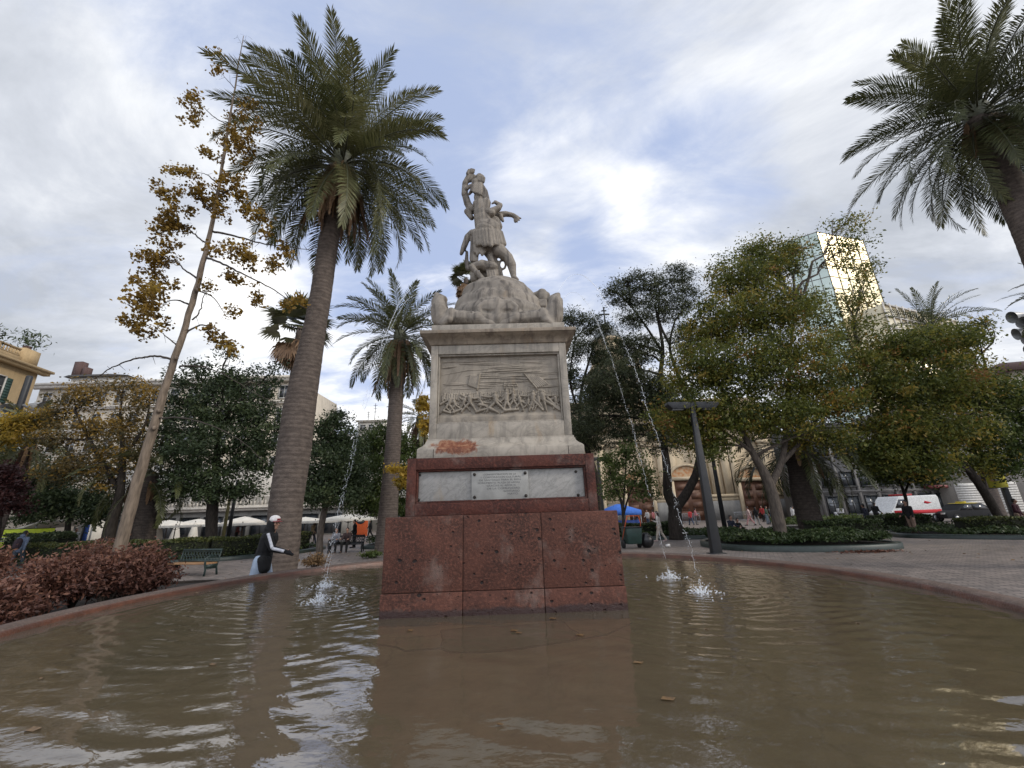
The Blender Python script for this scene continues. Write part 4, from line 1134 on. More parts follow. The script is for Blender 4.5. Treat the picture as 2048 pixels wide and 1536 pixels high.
# ================================================================== trees at the right
def P3(px, py, Y): return at(px, py, Y)


def gz0(p): p = Vector(p); p.z = 0; return p


TG = 'trees round the plaza'
b0 = gz0(P3(1562, 1075, 20.5))
tree('olive_tree', 'large spreading autumn tree with olive and orange leaves in the oval planter', b0,
     [[(b0, .30), (P3(1548, 1000, 20.5), .25), (P3(1530, 950, 20.5), .22), (P3(1505, 905, 20.4), .15), (P3(1470, 830, 20.2), .11), (P3(1430, 740, 20), .07), (P3(1420, 640, 20), .04)],
      [(P3(1540, 975, 20.5), .18), (P3(1565, 915, 20.7), .14), (P3(1575, 830, 20.8), .11), (P3(1580, 720, 20.8), .08), (P3(1590, 600, 20.8), .04)],
      [(P3(1560, 930, 20.7), .12), (P3(1620, 860, 21), .09), (P3(1680, 760, 21.2), .07), (P3(1720, 690, 21.3), .04)],
      [(P3(1505, 905, 20.4), .10), (P3(1440, 860, 20), .07), (P3(1380, 850, 19.6), .04)]],
     [(1480, 560, 70, 45), (1540, 530, 60, 40, .5), (1590, 500, 34, 20, .5, .5), (1690, 500, 40, 50, .6, .34), (1690, 445, 26, 18, .6, .5), (1445, 650, 85, 55), (1540, 630, 80, 60, -.6), (1610, 610, 56, 50, .5, .45), (1400, 740, 75, 55, -.4), (1490, 740, 90, 60, -1.2), (1590, 720, 90, 60, -.8), (1680, 670, 60, 50, .4, .5), (1705, 590, 36, 45, .6, .34), (1360, 830, 60, 45, -.6), (1440, 830, 70, 45, -1), (1540, 830, 80, 40, -.8), (1640, 800, 80, 50, .2), (1720, 745, 50, 50, .5, .6), (1650, 880, 60, 25, 0), (1420, 890, 50, 22, -.6), (1735, 540, 18, 24, .6, .4), (1510, 500, 30, 16, .4)],
     L_OLIVE, BARK, 74000, .056, 41, TG, Y=20.5, clump=.36, tone=(.38, .24), twigs=8)
b0 = gz0(P3(1352, 1070, 27))
tree('jacaranda_tree', 'feathery dark tree with a forked V shaped trunk right of the pedestal', b0,
     [[(b0, .46), (P3(1350, 1040, 27), .42), (P3(1349, 1012, 27), .42), (P3(1336, 985, 27), .30), (P3(1333, 930, 27), .26), (P3(1320, 820, 27.5), .2), (P3(1322, 740, 27.8), .16), (P3(1325, 690, 28), .13), (P3(1310, 610, 28), .07)],
      [(P3(1352, 1014, 27), .34), (P3(1374, 985, 27), .28), (P3(1397, 930, 27), .25), (P3(1400, 850, 27.2), .18), (P3(1370, 780, 27.6), .13), (P3(1340, 700, 28), .1), (P3(1350, 640, 28), .06)],
      [(P3(1322, 700, 28), .1), (P3(1290, 650, 28), .08), (P3(1260, 610, 28), .05)], [(P3(1340, 690, 28), .1), (P3(1318, 640, 28), .08), (P3(1320, 580, 28), .05)]],
     [(1240, 590, 34, 26), (1290, 580, 44, 36), (1350, 560, 40, 34), (1372, 600, 24, 30), (1330, 620, 46, 30), (1265, 640, 34, 24), (1225, 580, 14, 10), (1250, 560, 22, 14), (1370, 680, 40, 40), (1300, 700, 30, 30), (1250, 740, 50, 50), (1220, 810, 50, 45), (1280, 820, 60, 50), (1340, 790, 50, 40), (1250, 870, 40, 30), (1180, 840, 40, 40), (1190, 790, 24, 28), (1330, 870, 60, 40), (1240, 690, 24, 30), (1230, 765, 60, 42, -1), (1295, 775, 55, 42, -.6), (1270, 700, 30, 34, -.5)],
     L_FEATHER, DARKBARK, 56000, .062, 42, TG, Y=27.8, clump=.32, tone=(.42, .22), twigs=14, aspect=.3, flat=.5, thick=1.5)
b0 = gz0(P3(1196, 1060, 33))
tree('feathery_tree', 'thin feathery tree close to the right side of the pedestal shaft', b0,
     [[(b0, .3), (P3(1192, 960, 33), .26), (P3(1172, 890, 33), .22), (P3(1160, 830, 33), .16), (P3(1165, 770, 33), .12), (P3(1185, 700, 33), .07)], [(P3(1160, 830, 33), .12), (P3(1140, 760, 33), .09), (P3(1150, 680, 33), .05)]],
     [(1145, 640, 26, 20), (1180, 650, 30, 24), (1150, 690, 40, 34), (1200, 700, 30, 30), (1145, 755, 30, 30), (1190, 760, 26, 24), (1150, 870, 50, 26), (1190, 880, 36, 26), (1215, 660, 14, 14), (1165, 815, 44, 36), (1205, 730, 26, 30)],
     L_FEATHER, DARKBARK, 22000, .07, 43, TG, Y=33, clump=.34, tone=(.4, .2), twigs=12, aspect=.3, flat=.5, thick=1.3)
b0 = gz0(P3(2012, 1062, 22.5))
tree('olive_tree', 'leaning autumn tree with olive leaves at the right, slanting dark trunk', b0,
     [[(b0, .24), (P3(1995, 1030, 22.5), .2), (P3(1972, 990, 22.3), .19), (P3(1945, 950, 22), .18), (P3(1905, 895, 22), .14), (P3(1880, 840, 22), .1), (P3(1840, 760, 22), .06)], [(P3(1945, 950, 22), .1), (P3(1910, 925, 21.5), .07), (P3(1860, 905, 21), .04)],
      [(P3(1905, 895, 22), .1), (P3(1930, 850, 22), .08), (P3(1965, 800, 22), .05)], [(P3(1972, 985, 22.3), .1), (P3(1965, 950, 22.3), .07), (P3(1950, 890, 22.3), .05)]],
     [(1780, 700, 70, 40, -.4), (1860, 690, 80, 36), (1930, 680, 36, 28, .3), (1760, 780, 70, 55, -.8), (1850, 770, 90, 60, -.5), (1930, 770, 60, 60, .4), (1780, 860, 70, 50, -.8), (1860, 860, 80, 45, -.6), (1820, 920, 70, 35, -.8), (1740, 910, 50, 30, -.5), (1930, 860, 50, 40, 0), (1955, 920, 40, 30, .2), (1960, 650, 14, 12, .3)],
     L_OLIVE, DARKBARK, 44000, .06, 44, TG, Y=22, clump=.36, tone=(.37, .24), twigs=8)
b0 = gz0(P3(2120, 1062, 22))
tree('green_tree', 'green tree cut off by the right edge of the view', b0, [[(b0, .22), (P3(2105, 980, 22), .18), (P3(2075, 880, 22), .13), (P3(2050, 800, 22), .07)]],
     [(1990, 800, 45, 40), (2040, 790, 50, 45), (2000, 870, 45, 40), (2060, 870, 50, 50), (2020, 930, 40, 30), (2100, 800, 60, 60), (2130, 900, 60, 50)], L_GREEN, DARKBARK, 14000, .06, 45, TG, Y=22, clump=.34, tone=(.42, .25), twigs=8)
b0 = gz0(P3(1247, 1075, 26))
tree('young_tree', 'small young tree with several thin stems beside the right pedestal edge', b0, [[(b0, .1), (P3(1244, 1010, 26), .085), (P3(1225, 960, 26), .05), (P3(1210, 910, 26), .02)], [(P3(1246, 1020, 26), .07), (P3(1250, 960, 26), .05), (P3(1252, 900, 26), .02)], [(P3(1247, 1030, 26), .07), (P3(1262, 980, 26), .05), (P3(1290, 930, 26), .02)]],
     [(1225, 930, 26, 30), (1255, 910, 30, 26), (1285, 945, 26, 28), (1240, 970, 30, 18), (1290, 985, 24, 16), (1220, 985, 16, 14)], L_GREEN, DARKBARK, 4200, .058, 46, TG, Y=26, clump=.3, tone=(.55, .22), twigs=8, thick=.7)
b0 = gz0(P3(1815, 1070, 27))
tree('young_tree', 'small green tree with a thin forked trunk before the grey building', b0, [[(b0, .12), (P3(1813, 1010, 27), .1), (P3(1808, 985, 27), .09), (P3(1795, 955, 27), .05), (P3(1780, 930, 27), .03)], [(P3(1810, 985, 27), .07), (P3(1822, 955, 27), .05), (P3(1835, 930, 27), .03)]],
     [(1780, 945, 36, 20), (1820, 935, 40, 24), (1860, 945, 36, 16), (1750, 935, 30, 16)], L_GREEN, DARKBARK, 7000, .07, 47, TG, Y=27, clump=.4, tone=(.4, .2), twigs=6)
# ---------------------------------------------------------------- trees at the left
b0 = gz0(P3(425, 1098, 25))
tree('evergreen_tree', 'dense dark evergreen tree between the slender tree and the bottle palm', b0, [[(b0, .36), (P3(423, 1060, 25), .3), (P3(425, 1015, 25), .3), (P3(432, 960, 25), .24), (P3(435, 860, 25), .12)]],
     [(430, 760, 60, 30), (370, 800, 55, 40), (480, 790, 60, 40), (430, 830, 80, 50, -.8), (350, 870, 55, 50), (510, 850, 50, 55), (430, 900, 90, 55, -1), (350, 940, 50, 50), (500, 930, 60, 50), (420, 965, 80, 34, -.6), (460, 985, 60, 18, -.4), (345, 985, 34, 20), (535, 780, 22, 22), (550, 880, 30, 60), (455, 700, 4, 26), (550, 745, 4, 30), (385, 735, 6, 18), (515, 750, 10, 20), (345, 760, 14, 14)],
     L_DARK, DARKBARK, 27000, .066, 48, TG, Y=25, clump=.34, tone=(.38, .22), twigs=6)
g8 = np.random.default_rng(3)
b0 = gz0(P3(640, 1106, 22))
tree('bushy_tree', 'round dark green tree with a bare leaning trunk right of the bottle palm', b0, [[(b0, .19), (P3(640, 1075, 22), .16), (P3(645, 1040, 22), .155), (P3(652, 1010, 22), .15), (P3(665, 960, 22), .1), (P3(670, 880, 22), .05)]],
     [(670, 850, 34, 28), (650, 890, 40, 36), (695, 890, 38, 34), (670, 930, 54, 38, -.6), (640, 960, 40, 36), (700, 960, 44, 34), (670, 990, 60, 24, -.3), (622, 990, 24, 20)], L_DARK, BARK, 20000, .052, 49, TG, Y=22, clump=.26, tone=(.36, .2), twigs=5)
b0 = gz0(P3(768, 1092, 28))
tree('bushy_tree', 'lighter green bushy tree beside the medium palm trunk', b0, [[(b0, .15), (P3(768, 1040, 28), .13), (P3(766, 980, 28), .1), (P3(768, 920, 28), .05)]],
     [(770, 870, 40, 26), (740, 900, 36, 36), (800, 910, 36, 40), (760, 950, 50, 40, -.6), (810, 960, 34, 30), (740, 1000, 44, 34), (790, 1010, 44, 26), (845, 940, 26, 34)], L_GREEN, BARK, 18000, .06, 50, TG, Y=28, clump=.3, tone=(.33, .24), twigs=5)
b0 = gz0(P3(212, 1100, 23))
tree('yellowing_tree', 'thin tree with patchy yellow and brown leaves before the cream building', b0, [[(b0, .34), (P3(222, 1050, 23), .27), (P3(240, 985, 23), .2), (P3(245, 900, 23), .12), (P3(240, 820, 23), .05)], [(P3(240, 985, 23), .14), (P3(190, 900, 23), .1), (P3(150, 820, 23), .05)], [(P3(243, 920, 23), .1), (P3(290, 850, 23), .06), (P3(300, 790, 23), .03)]],
     [(150, 800, 44, 22), (110, 830, 40, 24), (190, 790, 34, 22), (250, 780, 40, 26), (290, 800, 30, 36), (170, 860, 60, 30), (250, 850, 50, 34), (100, 880, 40, 24), (230, 910, 50, 34), (270, 890, 34, 50), (160, 920, 50, 30), (215, 960, 40, 24), (130, 945, 44, 24)], L_MIXY, DARKBARK, 9500, .058, 51, TG, Y=23, clump=.4, tone=(.5, .3), twigs=14, thick=1.2)
b0 = gz0(P3(-60, 1110, 23))
tree('yellow_tree', 'yellow leaved tree reaching in from the left edge', b0, [[(b0, .2), (P3(-50, 1000, 23), .16), (P3(-20, 900, 23), .1), (P3(20, 850, 23), .05)]], [(15, 855, 34, 18), (55, 850, 36, 18), (25, 880, 40, 14), (-40, 860, 50, 40), (80, 835, 24, 12)], L_YELLOW, DARKBARK, 5000, .062, 52, TG, Y=23, clump=.3, tone=(.4, .25), twigs=8)
b0 = gz0(P3(130, 1110, 29))
tree('bushy_tree', 'low spreading dark green tree under the yellowing tree', b0, [[(b0, .2), (P3(135, 1060, 29), .16), (P3(140, 1010, 29), .1)]], [(70, 985, 44, 34), (120, 1010, 50, 28, -.4), (170, 1000, 44, 30), (100, 950, 40, 24), (60, 1025, 30, 22), (200, 1020, 30, 22), (30, 930, 30, 40)], L_DARK, DARKBARK, 14000, .075, 53, TG, Y=29, clump=.42, tone=(.4, .2), twigs=5)
b0 = gz0(P3(-10, 1130, 20))
tree('maroon_tree', 'dark maroon leaved tree at the left edge', b0, [[(b0, .14), (P3(-5, 1060, 20), .12), (P3(5, 1000, 20), .06)]], [(10, 985, 30, 30), (25, 1005, 24, 24), (-30, 980, 40, 50), (15, 950, 24, 20)], L_MAROON, DARKBARK, 6000, .052, 54, TG, Y=20, clump=.24, tone=(.5, .25), twigs=5)
b0 = gz0(P3(862, 1080, 20))
tree('yellow_tree', 'small bright yellow tree peeping from behind the left pedestal side', b0, [[(b0, .1), (P3(866, 1000, 20), .08), (P3(862, 900, 20), .06), (P3(858, 820, 20), .03)]], [(848, 815, 14, 22), (852, 850, 12, 20), (800, 938, 26, 5), (805, 965, 24, 6), (845, 800, 10, 12), (815, 950, 14, 8)], L_YELLOW, BARK, 2600, .05, 55, TG, Y=20, clump=.14, tone=(.6, .25), twigs=4)


# ================================================================== beds, hedges, shrubs
M_KERB = mat('dark_green_kerb', (.020, .032, .026), (.013, .02, .017), 5, .45, .15, 40)
M_PALEKERB = mat('worn_kerb', (.20, .20, .18), (.12, .12, .11), 5, .7, .2, 40)
M_SOIL = mat('dark_soil', (.024, .017, .012), (.011, .008, .006), 9, .95, .8, 30)


def loop_pts(pts, n=10):
    out = []; m = len(pts)
    for i in range(m):
        a0, a1, a2, a3 = (Vector((*pts[(i + k) % m], 0)) for k in (-1, 0, 1, 2))
        for t_ in np.linspace(0, 1, n, endpoint=False):
            t2, t3 = t_ * t_, t_ ** 3
            out.append((a1 * 2 + (a2 - a0) * t_ + (a0 * 2 - a1 * 5 + a2 * 4 - a3) * t2 + (a1 * 3 - a0 - a2 * 3 + a3) * t3) * .5)
    return out


def inside(P, poly):
    x, y = P[:, 0], P[:, 1]; c = np.zeros(len(P), bool); n = len(poly)
    for i in range(n):
        x0, y0 = poly[i][0], poly[i][1]; x1, y1 = poly[i - 1][0], poly[i - 1][1]
        if y0 == y1: continue
        c ^= ((y0 > y) != (y1 > y)) & (x < (x1 - x0) * (y - y0) / (y1 - y0) + x0)
    return c


def planter(label, pts, kerb_h=.22, kerb_w=.28, cover=None, cover_label='', nleaf=6000, hgt=(.12, .3), size=.06, seed=1, mk=None, stems=None):
    ring = loop_pts(pts); n = len(ring); c = sum(ring, Vector()) / n; r0 = [p - c for p in ring]
    root = thing('planting_bed', label, 'planting bed', c)
    inn = []
    for i, p in enumerate(r0):
        tdir = (r0[(i + 1) % n] - r0[i - 1]).normalized(); nrm = Vector((-tdir.y, tdir.x, 0))
        if nrm.dot(-p) < 0: nrm = -nrm
        inn.append(p + nrm * kerb_w)
    b = MB(); up = Vector((0, 0, 1))
    rings = [[p for p in r0], [p + up * (kerb_h - .04) for p in r0], [p.lerp(q, .15) + up * kerb_h for p, q in zip(r0, inn)], [p.lerp(q, .85) + up * kerb_h for p, q in zip(r0, inn)], [q + up * (kerb_h - .04) for q in inn], [q + up * .02 for q in inn]]
    b.loft(rings, cap=False); b.build('kerb', mk or M_KERB, root, True)
    b = MB(); b.add([tuple(q + up * (kerb_h - .06)) for q in inn], [tuple(range(n))]); b.build('soil', M_SOIL, root)
    if cover:
        g = np.random.default_rng(seed); poly = [(q.x, q.y) for q in inn]; A0 = np.array(poly); lo, hi = A0.min(0), A0.max(0)
        P = np.column_stack([g.uniform(lo[0], hi[0], nleaf * 2), g.uniform(lo[1], hi[1], nleaf * 2)]); P = P[inside(P, poly)][:nleaf]
        mound = .5 + .5 * np.sin(P[:, 0] * 1.7 + 1) * np.sin(P[:, 1] * 2.1 + seed) ; top = hgt[0] + (hgt[1] - hgt[0]) * mound + g.normal(0, .03, len(P))
        Z_ = kerb_h - .04 + top * g.uniform(.25, 1, len(P)) ** .5
        V, F = leaf_quads(np.column_stack([P, Z_]), size, g, .9, .5)
        T = np.clip(.35 + .25 * mound + g.normal(0, .18, len(P)), 0, 1)
        o = obj('ground_cover', mesh_arrays('ground_cover', V, F, False, T), cover, loc=c); o['kind'] = 'stuff'; o['label'] = cover_label; o['category'] = 'ground cover'
    return root


planter('oval planting bed with a dark green kerb round the olive tree', [(9.25, 22.2), (9.6, 19.4), (11.4, 18.05), (13.6, 17.65), (15.7, 18.1), (16.3, 19.4), (15.6, 21.4), (13.6, 23.8), (10.8, 24.2)], .24, .3, L_COVER, 'low dark ground cover filling the oval bed', 15000, (.2, .62), .075, 61)
planter('right hand planting bed with a dark kerb under the leaning tree', [(20.4, 23.6), (21.2, 21.8), (22.9, 20.2), (25.5, 18.6), (29, 18), (31, 21), (28, 26.5), (22.5, 26.5)], .2, .3, L_COVER, 'grass and low plants in the right hand bed', 9000, (.1, .4), .08, 62)
planter('bed with dark kerb behind the sweeping cart, around the forked tree', [(4.6, 28.4), (7.5, 27.6), (11.4, 26.7), (14.2, 27.2), (14.6, 30), (12.5, 33.5), (6.5, 33.8), (4.4, 31)], .2, .3, L_COVER, 'low plants in the bed of the forked tree', 7000, (.1, .35), .09, 63)
planter('long bed with a pale kerb before the grey building', [(19.5, 31.5), (22.5, 30.3), (26.5, 29.6), (28.5, 31), (27, 35), (21, 36)], .18, .3, L_GREEN, 'tall grass in the long pale kerbed bed', 5000, (.3, .9), .1, 64, M_PALEKERB)
planter('left bed with a dark kerb and clipped hedge behind the green bench', [(-26, 22), (-22.5, 20.9), (-16.6, 21.5), (-14.1, 23.3), (-12.6, 26), (-13, 29.5), (-18, 32), (-27, 31)], .2, .3, L_COVER, 'low plants in the left hedge bed', 5000, (.1, .3), .08, 65)
planter('small bed with dark kerb left of the pedestal, under the medium palm', [(-10.0, 28.0), (-7.4, 27.0), (-3.6, 26.8), (-2.6, 29), (-4, 33), (-9, 33)], .2, .3, L_COVER, 'low plants under the medium palm', 5000, (.2, .6), .09, 66)
planter('soil bed with red brown shrubs outside the left pool rim', [(-6.4, 3.4), (-6.5, 5.2), (-6.6, 8), (-6.9, 10.2), (-8.3, 12.9), (-9.8, 13.4), (-11.6, 12.2), (-12.4, 8), (-10.8, 4.2), (-8.6, 2.6)], .26, .12, None, mk=M_SOIL)


def hedge(label, path, w, h, z0, n, size, seed, ml=None, cat='hedge'):
    """clipped hedge along a path: leaves filling the outer shell of a box"""
    g = np.random.default_rng(seed); base = Vector((*path[0], z0)); root = thing('hedge', label, cat, base)
    seg = [(Vector((*path[i], 0)), Vector((*path[i + 1], 0))) for i in range(len(path) - 1)]; Ls = np.array([(q - p).length for p, q in seg]); b = MB(); Ps = []
    for (p, q), L in zip(seg, Ls):
        d = (q - p).normalized(); s = Vector((-d.y, d.x, 0)); k = int(n * L / Ls.sum())
        u = g.uniform(-.02, 1.02, k) * L; v = g.uniform(-1, 1, k); z = g.uniform(0, 1, k); f = g.integers(0, 3, k)
        v = np.where(f == 0, np.sign(v) * g.uniform(.86, 1.05, k), v); z = np.where(f > 0, g.uniform(.86, 1.05, k), z)
        bumpy = 1 + .05 * np.sin(u * 2.3 + seed)
        Ps.append(np.stack([p.x + d.x * u + s.x * v * w / 2 - base.x, p.y + d.y * u + s.y * v * w / 2 - base.y, z * h * bumpy], 1))
        c0 = p - base; c1 = q - base
        V = [c0 - s * w * .42, c0 + s * w * .42, c1 + s * w * .42, c1 - s * w * .42]
        b.loft([[(x.x, x.y, 0) for x in V], [(x.x, x.y, h * .88) for x in V]])
    b.build('woody_core', mat('hedge_core', (.012, .014, .006), rough=1), root)
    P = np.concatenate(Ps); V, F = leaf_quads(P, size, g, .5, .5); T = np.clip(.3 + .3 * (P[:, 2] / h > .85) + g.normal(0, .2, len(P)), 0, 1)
    obj('foliage', mesh_arrays('foliage', V, F, False, T), ml or L_HEDGE, root); return root


hedge('long clipped hedge behind the bench at the left', [(-24.5, 22.2), (-19.5, 22.1), (-16.0, 22.8), (-14.4, 24.6), (-13.4, 27.5)], 1.0, .95, .14, 16000, .055, 71)
hedge('dark clipped hedge round the foot of the short dark palm', [(15.6, 23.6), (17.6, 23.3), (19.2, 23.8)], 1.5, .95, .0, 6000, .06, 72, L_COVER)
hedge('dark square hedge before the white and red van', [(22.6, 27.7), (25.6, 27.2)], 1.0, 1.0, .0, 4500, .06, 73, L_COVER)
hedge('clipped hedge at right under the leaning tree', [(23.2, 22.9), (26.5, 21.6), (30, 20.9)], 1.2, .75, .14, 6000, .07, 74)
hedge('low hedge strip behind the woman beside the forked tree', [(6.2, 30), (9.5, 29.4), (11.0, 29.2)], 1.0, .8, .12, 4000, .07, 75, L_COVER)
hedge('green hedge in the small bed left of the pedestal', [(-8.6, 30), (-4.2, 29.6)], 1.2, .8, .12, 4500, .06, 76)
hedge('tall dark shrubbery near the backpack wearer', [(-29.5, 25.5), (-26, 25)], 1.2, 1.5, .0, 4500, .08, 77, L_DARK)


def shrub(label, c, rx, ry, h, n, size, seed, ml, group=None, spiky=0.0):
    g = np.random.default_rng(seed); root = thing('shrub', label, 'shrub', c, 0, group); b = MB(); r = random.Random(seed); P = []
    for i in range(34):
        a = r.uniform(0, 6.283); e = r.uniform(.1, 1.0); tip = Vector((rx * e * math.cos(a), ry * e * math.sin(a), h * (1 - .45 * e * e) * r.uniform(.75, 1.08)))
        md = tip * .5 + Vector((0, 0, h * .12)); pts = [tip * 0, md * .5 + Vector((0, 0, h * .05)), md, tip]
        b.tube(pts, [.012, .009, .007, .003], 4)
        k = n // 34; u = g.uniform(.3, 1.05, k)[:, None]; A0 = np.array(pts[1]); A1 = np.array(md); A2 = np.array(tip)
        q = (1 - u) ** 2 * A0 + 2 * u * (1 - u) * A1 + u * u * A2; P.append(q + g.normal(size=(k, 3)) * np.array([.1, .1, .06]) * (1 - spiky))
    b.build('stems', TWIG, root, True); P = np.concatenate(P); P[:, 2] = np.maximum(P[:, 2], .02)
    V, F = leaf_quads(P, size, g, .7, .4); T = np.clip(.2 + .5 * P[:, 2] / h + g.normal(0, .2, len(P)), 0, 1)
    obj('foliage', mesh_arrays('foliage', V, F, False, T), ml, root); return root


RG = 'red brown shrubs by the left rim'
for i, (px, py, rx, ry, h, lab) in enumerate(((22, 1236, .62, .7, .62, 'orange brown low shrub nearest the viewer at the left rim'), (105, 1200, .85, .8, .78, 'red brown shrub behind the orange brown one'), (160, 1178, .95, .8, .92, 'red brown shrub in the middle of the row, left of the thin stake'),
                                            (250, 1186, .75, .8, .92, 'red brown shrub just right of the thin stake'), (288, 1166, .62, .6, .88, 'last red brown shrub of the row, next to the bench'), (215, 1160, .9, .8, .85, 'red brown shrub at the back around the slender tree foot'), (-30, 1190, .9, .9, .85, 'red brown shrub cut by the left edge'), (226, 1218, .95, .6, .9, 'red brown shrub before the slender trunk foot'))):
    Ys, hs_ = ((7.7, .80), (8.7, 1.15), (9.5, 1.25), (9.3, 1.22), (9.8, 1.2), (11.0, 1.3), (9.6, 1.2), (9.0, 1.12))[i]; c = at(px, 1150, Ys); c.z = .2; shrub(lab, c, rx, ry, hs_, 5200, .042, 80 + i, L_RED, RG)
shrub('dry straw coloured tuft behind the pool rim, right of the bottle palm', atz(628, 1140, .1), .55, .5, .55, 900, .05, 90, L_DRY, None, .3)
shrub('small green grass tuft left of the pedestal beyond the rim', atz(742, 1116, .0), .6, .5, .3, 900, .06, 91, L_GREEN, None, .3)
# fallen leaves
g9 = np.random.default_rng(12)
c = atz(1738, 1104, 0); P = np.column_stack([g9.normal(0, .55, 420), g9.normal(0, .22, 420), g9.uniform(.008, .05, 420)])
V, F = leaf_quads(P, .06, g9, 3, .6); o = obj('fallen_leaves', mesh_arrays('fallen_leaves', V, F, False, g9.uniform(0, 1, len(P))), L_RED, loc=c); o['kind'] = 'stuff'; o['label'] = 'heap of reddish fallen leaves by the oval bed'; o['category'] = 'fallen leaves'
P = np.column_stack([g9.uniform(-14, 26, 900), g9.uniform(14, 32, 900), np.full(900, .012)]); P = P[np.hypot(P[:, 0] - BX, P[:, 1] - BY) > BR + .4]
V, F = leaf_quads(P, .045, g9, 5, .6); o = obj('scattered_leaves', mesh_arrays('scattered_leaves', V, F, False, g9.uniform(0, 1, len(P))), L_DRY); o['kind'] = 'stuff'; o['label'] = 'single dry leaves scattered over the paving'; o['category'] = 'fallen leaves'
# ================================================================== buildings
def stone(name, c, k=.8, scale=1.2, bump=.2):
    m, nt, p, out = nmat(name); g = G(nt); o = g.coord()
    n = g.noise(g.map(o, (1, 1, .45)), scale, 6, .62); n2 = g.noise(o, 9, 4, .6)
    cc = g.mix(g.rng(n, .32, .7), c, tuple(x * k for x in c)); cc = g.mix(1.0, cc, g.ramp(n2, [(.3, .88), (.7, 1.08)]), 'MULTIPLY')
    drip = g.noise(g.map(o, (1.4, 1.4, .12)), 1.8, 5, .6); cc = g.mix(g.m('MULTIPLY', g.rng(drip, .55, .75), .35), cc, tuple(x * .45 for x in c))
    nt.links.new(cc, p.inputs['Base Color']); p.inputs['Roughness'].default_value = .85
    nt.links.new(g.bump(n2, bump, .02), p.inputs['Normal']); return m


W_OCHRE = stone('ochre_render', (.46, .33, .175)); W_CREAM = stone('cream_render', (.52, .455, .36)); W_PALE = stone('pale_stucco', (.56, .52, .455)); W_GREY = stone('grey_stone', (.17, .163, .155), .6, .9)
W_CATH = stone('cathedral_stone', (.50, .40, .265)); W_BASE = stone('grey_plinth_stone', (.24, .23, .21), .7)
GLASS = mat('dark_window_glass', (.03, .035, .04), (.05, .055, .06), .7, .08, spec=.8)
FRAME = mat('white_window_frame', (.5, .48, .44), rough=.6); SHUT = mat('green_shutter', (.02, .05, .04), rough=.6); REDSH = mat('red_shutter', (.20, .05, .045), (.12, .03, .03), 5, .6)
WOOD = mat('brown_door_wood', (.13, .06, .032), (.07, .03, .018), 6, .6, stretch=(4, 4, .5)); ROOF = mat('dark_roof', (.06, .055, .05), rough=.8); BRICK = mat('dull_chimney_brick', (.10, .06, .052), rough=.9)
IRON = mat('dark_iron', (.015, .017, .018), rough=.5)


class Bld:
    """a building: local x runs along the facade, y goes into the block"""
    def __init__(s, name, label, p0, p1, depth, z0=0.0):
        d = Vector((p1.x - p0.x, p1.y - p0.y, 0)); s.w = d.length; s.root = thing(name, label, 'building', (p0.x, p0.y, z0), math.atan2(d.y, d.x)); s.d = depth; s.win = {}
    def box(s, name, m, x0, x1, y0, y1, z0, z1):
        b = MB(); b.box(x0, x1, y0, y1, z0, z1); return b.build(name, m, s.root)
    def ledge(s, z, h=.3, out=.35, m=None, name='cornice', x0=None, x1=None):
        x0 = -out if x0 is None else x0; x1 = s.w + out if x1 is None else x1
        b = MB(); b.box(x0, x1, -out, -.003, z, z + h * .55); b.box(x0 - out * .3, x1 + out * .3, -out * 1.35, -.004, z + h * .55 + .003, z + h); return b.build(name, m or W_PALE, s.root)
    def window(s, x, z, w, h, fm=None, pane=None, shutter=None, sill=True, arch=False):
        key = (w, h, fm.name if fm else '', shutter.name if shutter else '', arch)
        if key not in s.win:
            t = .11; b = MB()
            b.box(-w / 2 - t, -w / 2, -.14, -.003, 0, h); b.box(w / 2, w / 2 + t, -.14, -.003, 0, h); b.box(-w / 2 - t, w / 2 + t, -.14, -.003, h + .002, h + t)
            b.box(-.03, .03, -.06, -.02, .002, h - .002); b.box(-w / 2 + .002, w / 2 - .002, -.055, -.022, h * .62, h * .62 + .05)
            if sill: b.box(-w / 2 - .22, w / 2 + .22, -.26, -.003, -.14, -.003)
            f = mesh_arrays('window', b.v, b.f); f.materials.append(fm or FRAME)
            b = MB(); b.box(-w / 2 + .002, w / 2 - .002, -.018, -.004, .002, h - .002); g_ = mesh_arrays('pane', b.v, b.f); g_.materials.append(pane or GLASS)
            sh = None
            if shutter:
                sh = []
                for sx in (-1, 1):
                    b = MB(); x0, x1 = sorted((sx * (w / 2 + t + .01), sx * (w / 2 + t + w * .48))); b.box(x0, x1, -.09, -.005, 0, h)
                    for k in range(9): b.box(x0 + .05, x1 - .05, -.11, -.092, .1 + k * (h - .2) / 9, .1 + (k + .6) * (h - .2) / 9)
                    sh_ = mesh_arrays('shutter', b.v, b.f); sh_.materials.append(shutter); sh.append(sh_)
            s.win[key] = (f, g_, sh)
        f, g_, sh = s.win[key]
        o = obj('window', f, None, s.root, (x, 0, z)); obj('pane', g_, None, o)
        for sh_ in sh or (): obj('shutter', sh_, None, o)
        return o
    def balustrade(s, x0, x1, z, h=1.0, m=None, step=.28, y=0.0):
        b = MB(); m = m or W_PALE
        b.box(x0, x1, y - .16, y + .16, z, z + .14); b.box(x0, x1, y - .18, y + .18, z + h - .16, z + h)
        n = int((x1 - x0) / step)
        for k in range(n + 1):
            x = x0 + (x1 - x0) * k / n
            if k % 10 == 0: b.box(x - .17, x + .17, y - .175, y + .175, z + .142, z + h - .162)
            else: b.lathe([(.05, 0), (.10, .22 * h), (.10, .32 * h), (.045, .5 * h), (.06, .7 * h)], 8, (x, y, z + .142))
        return b.build('balustrade', m, s.root)


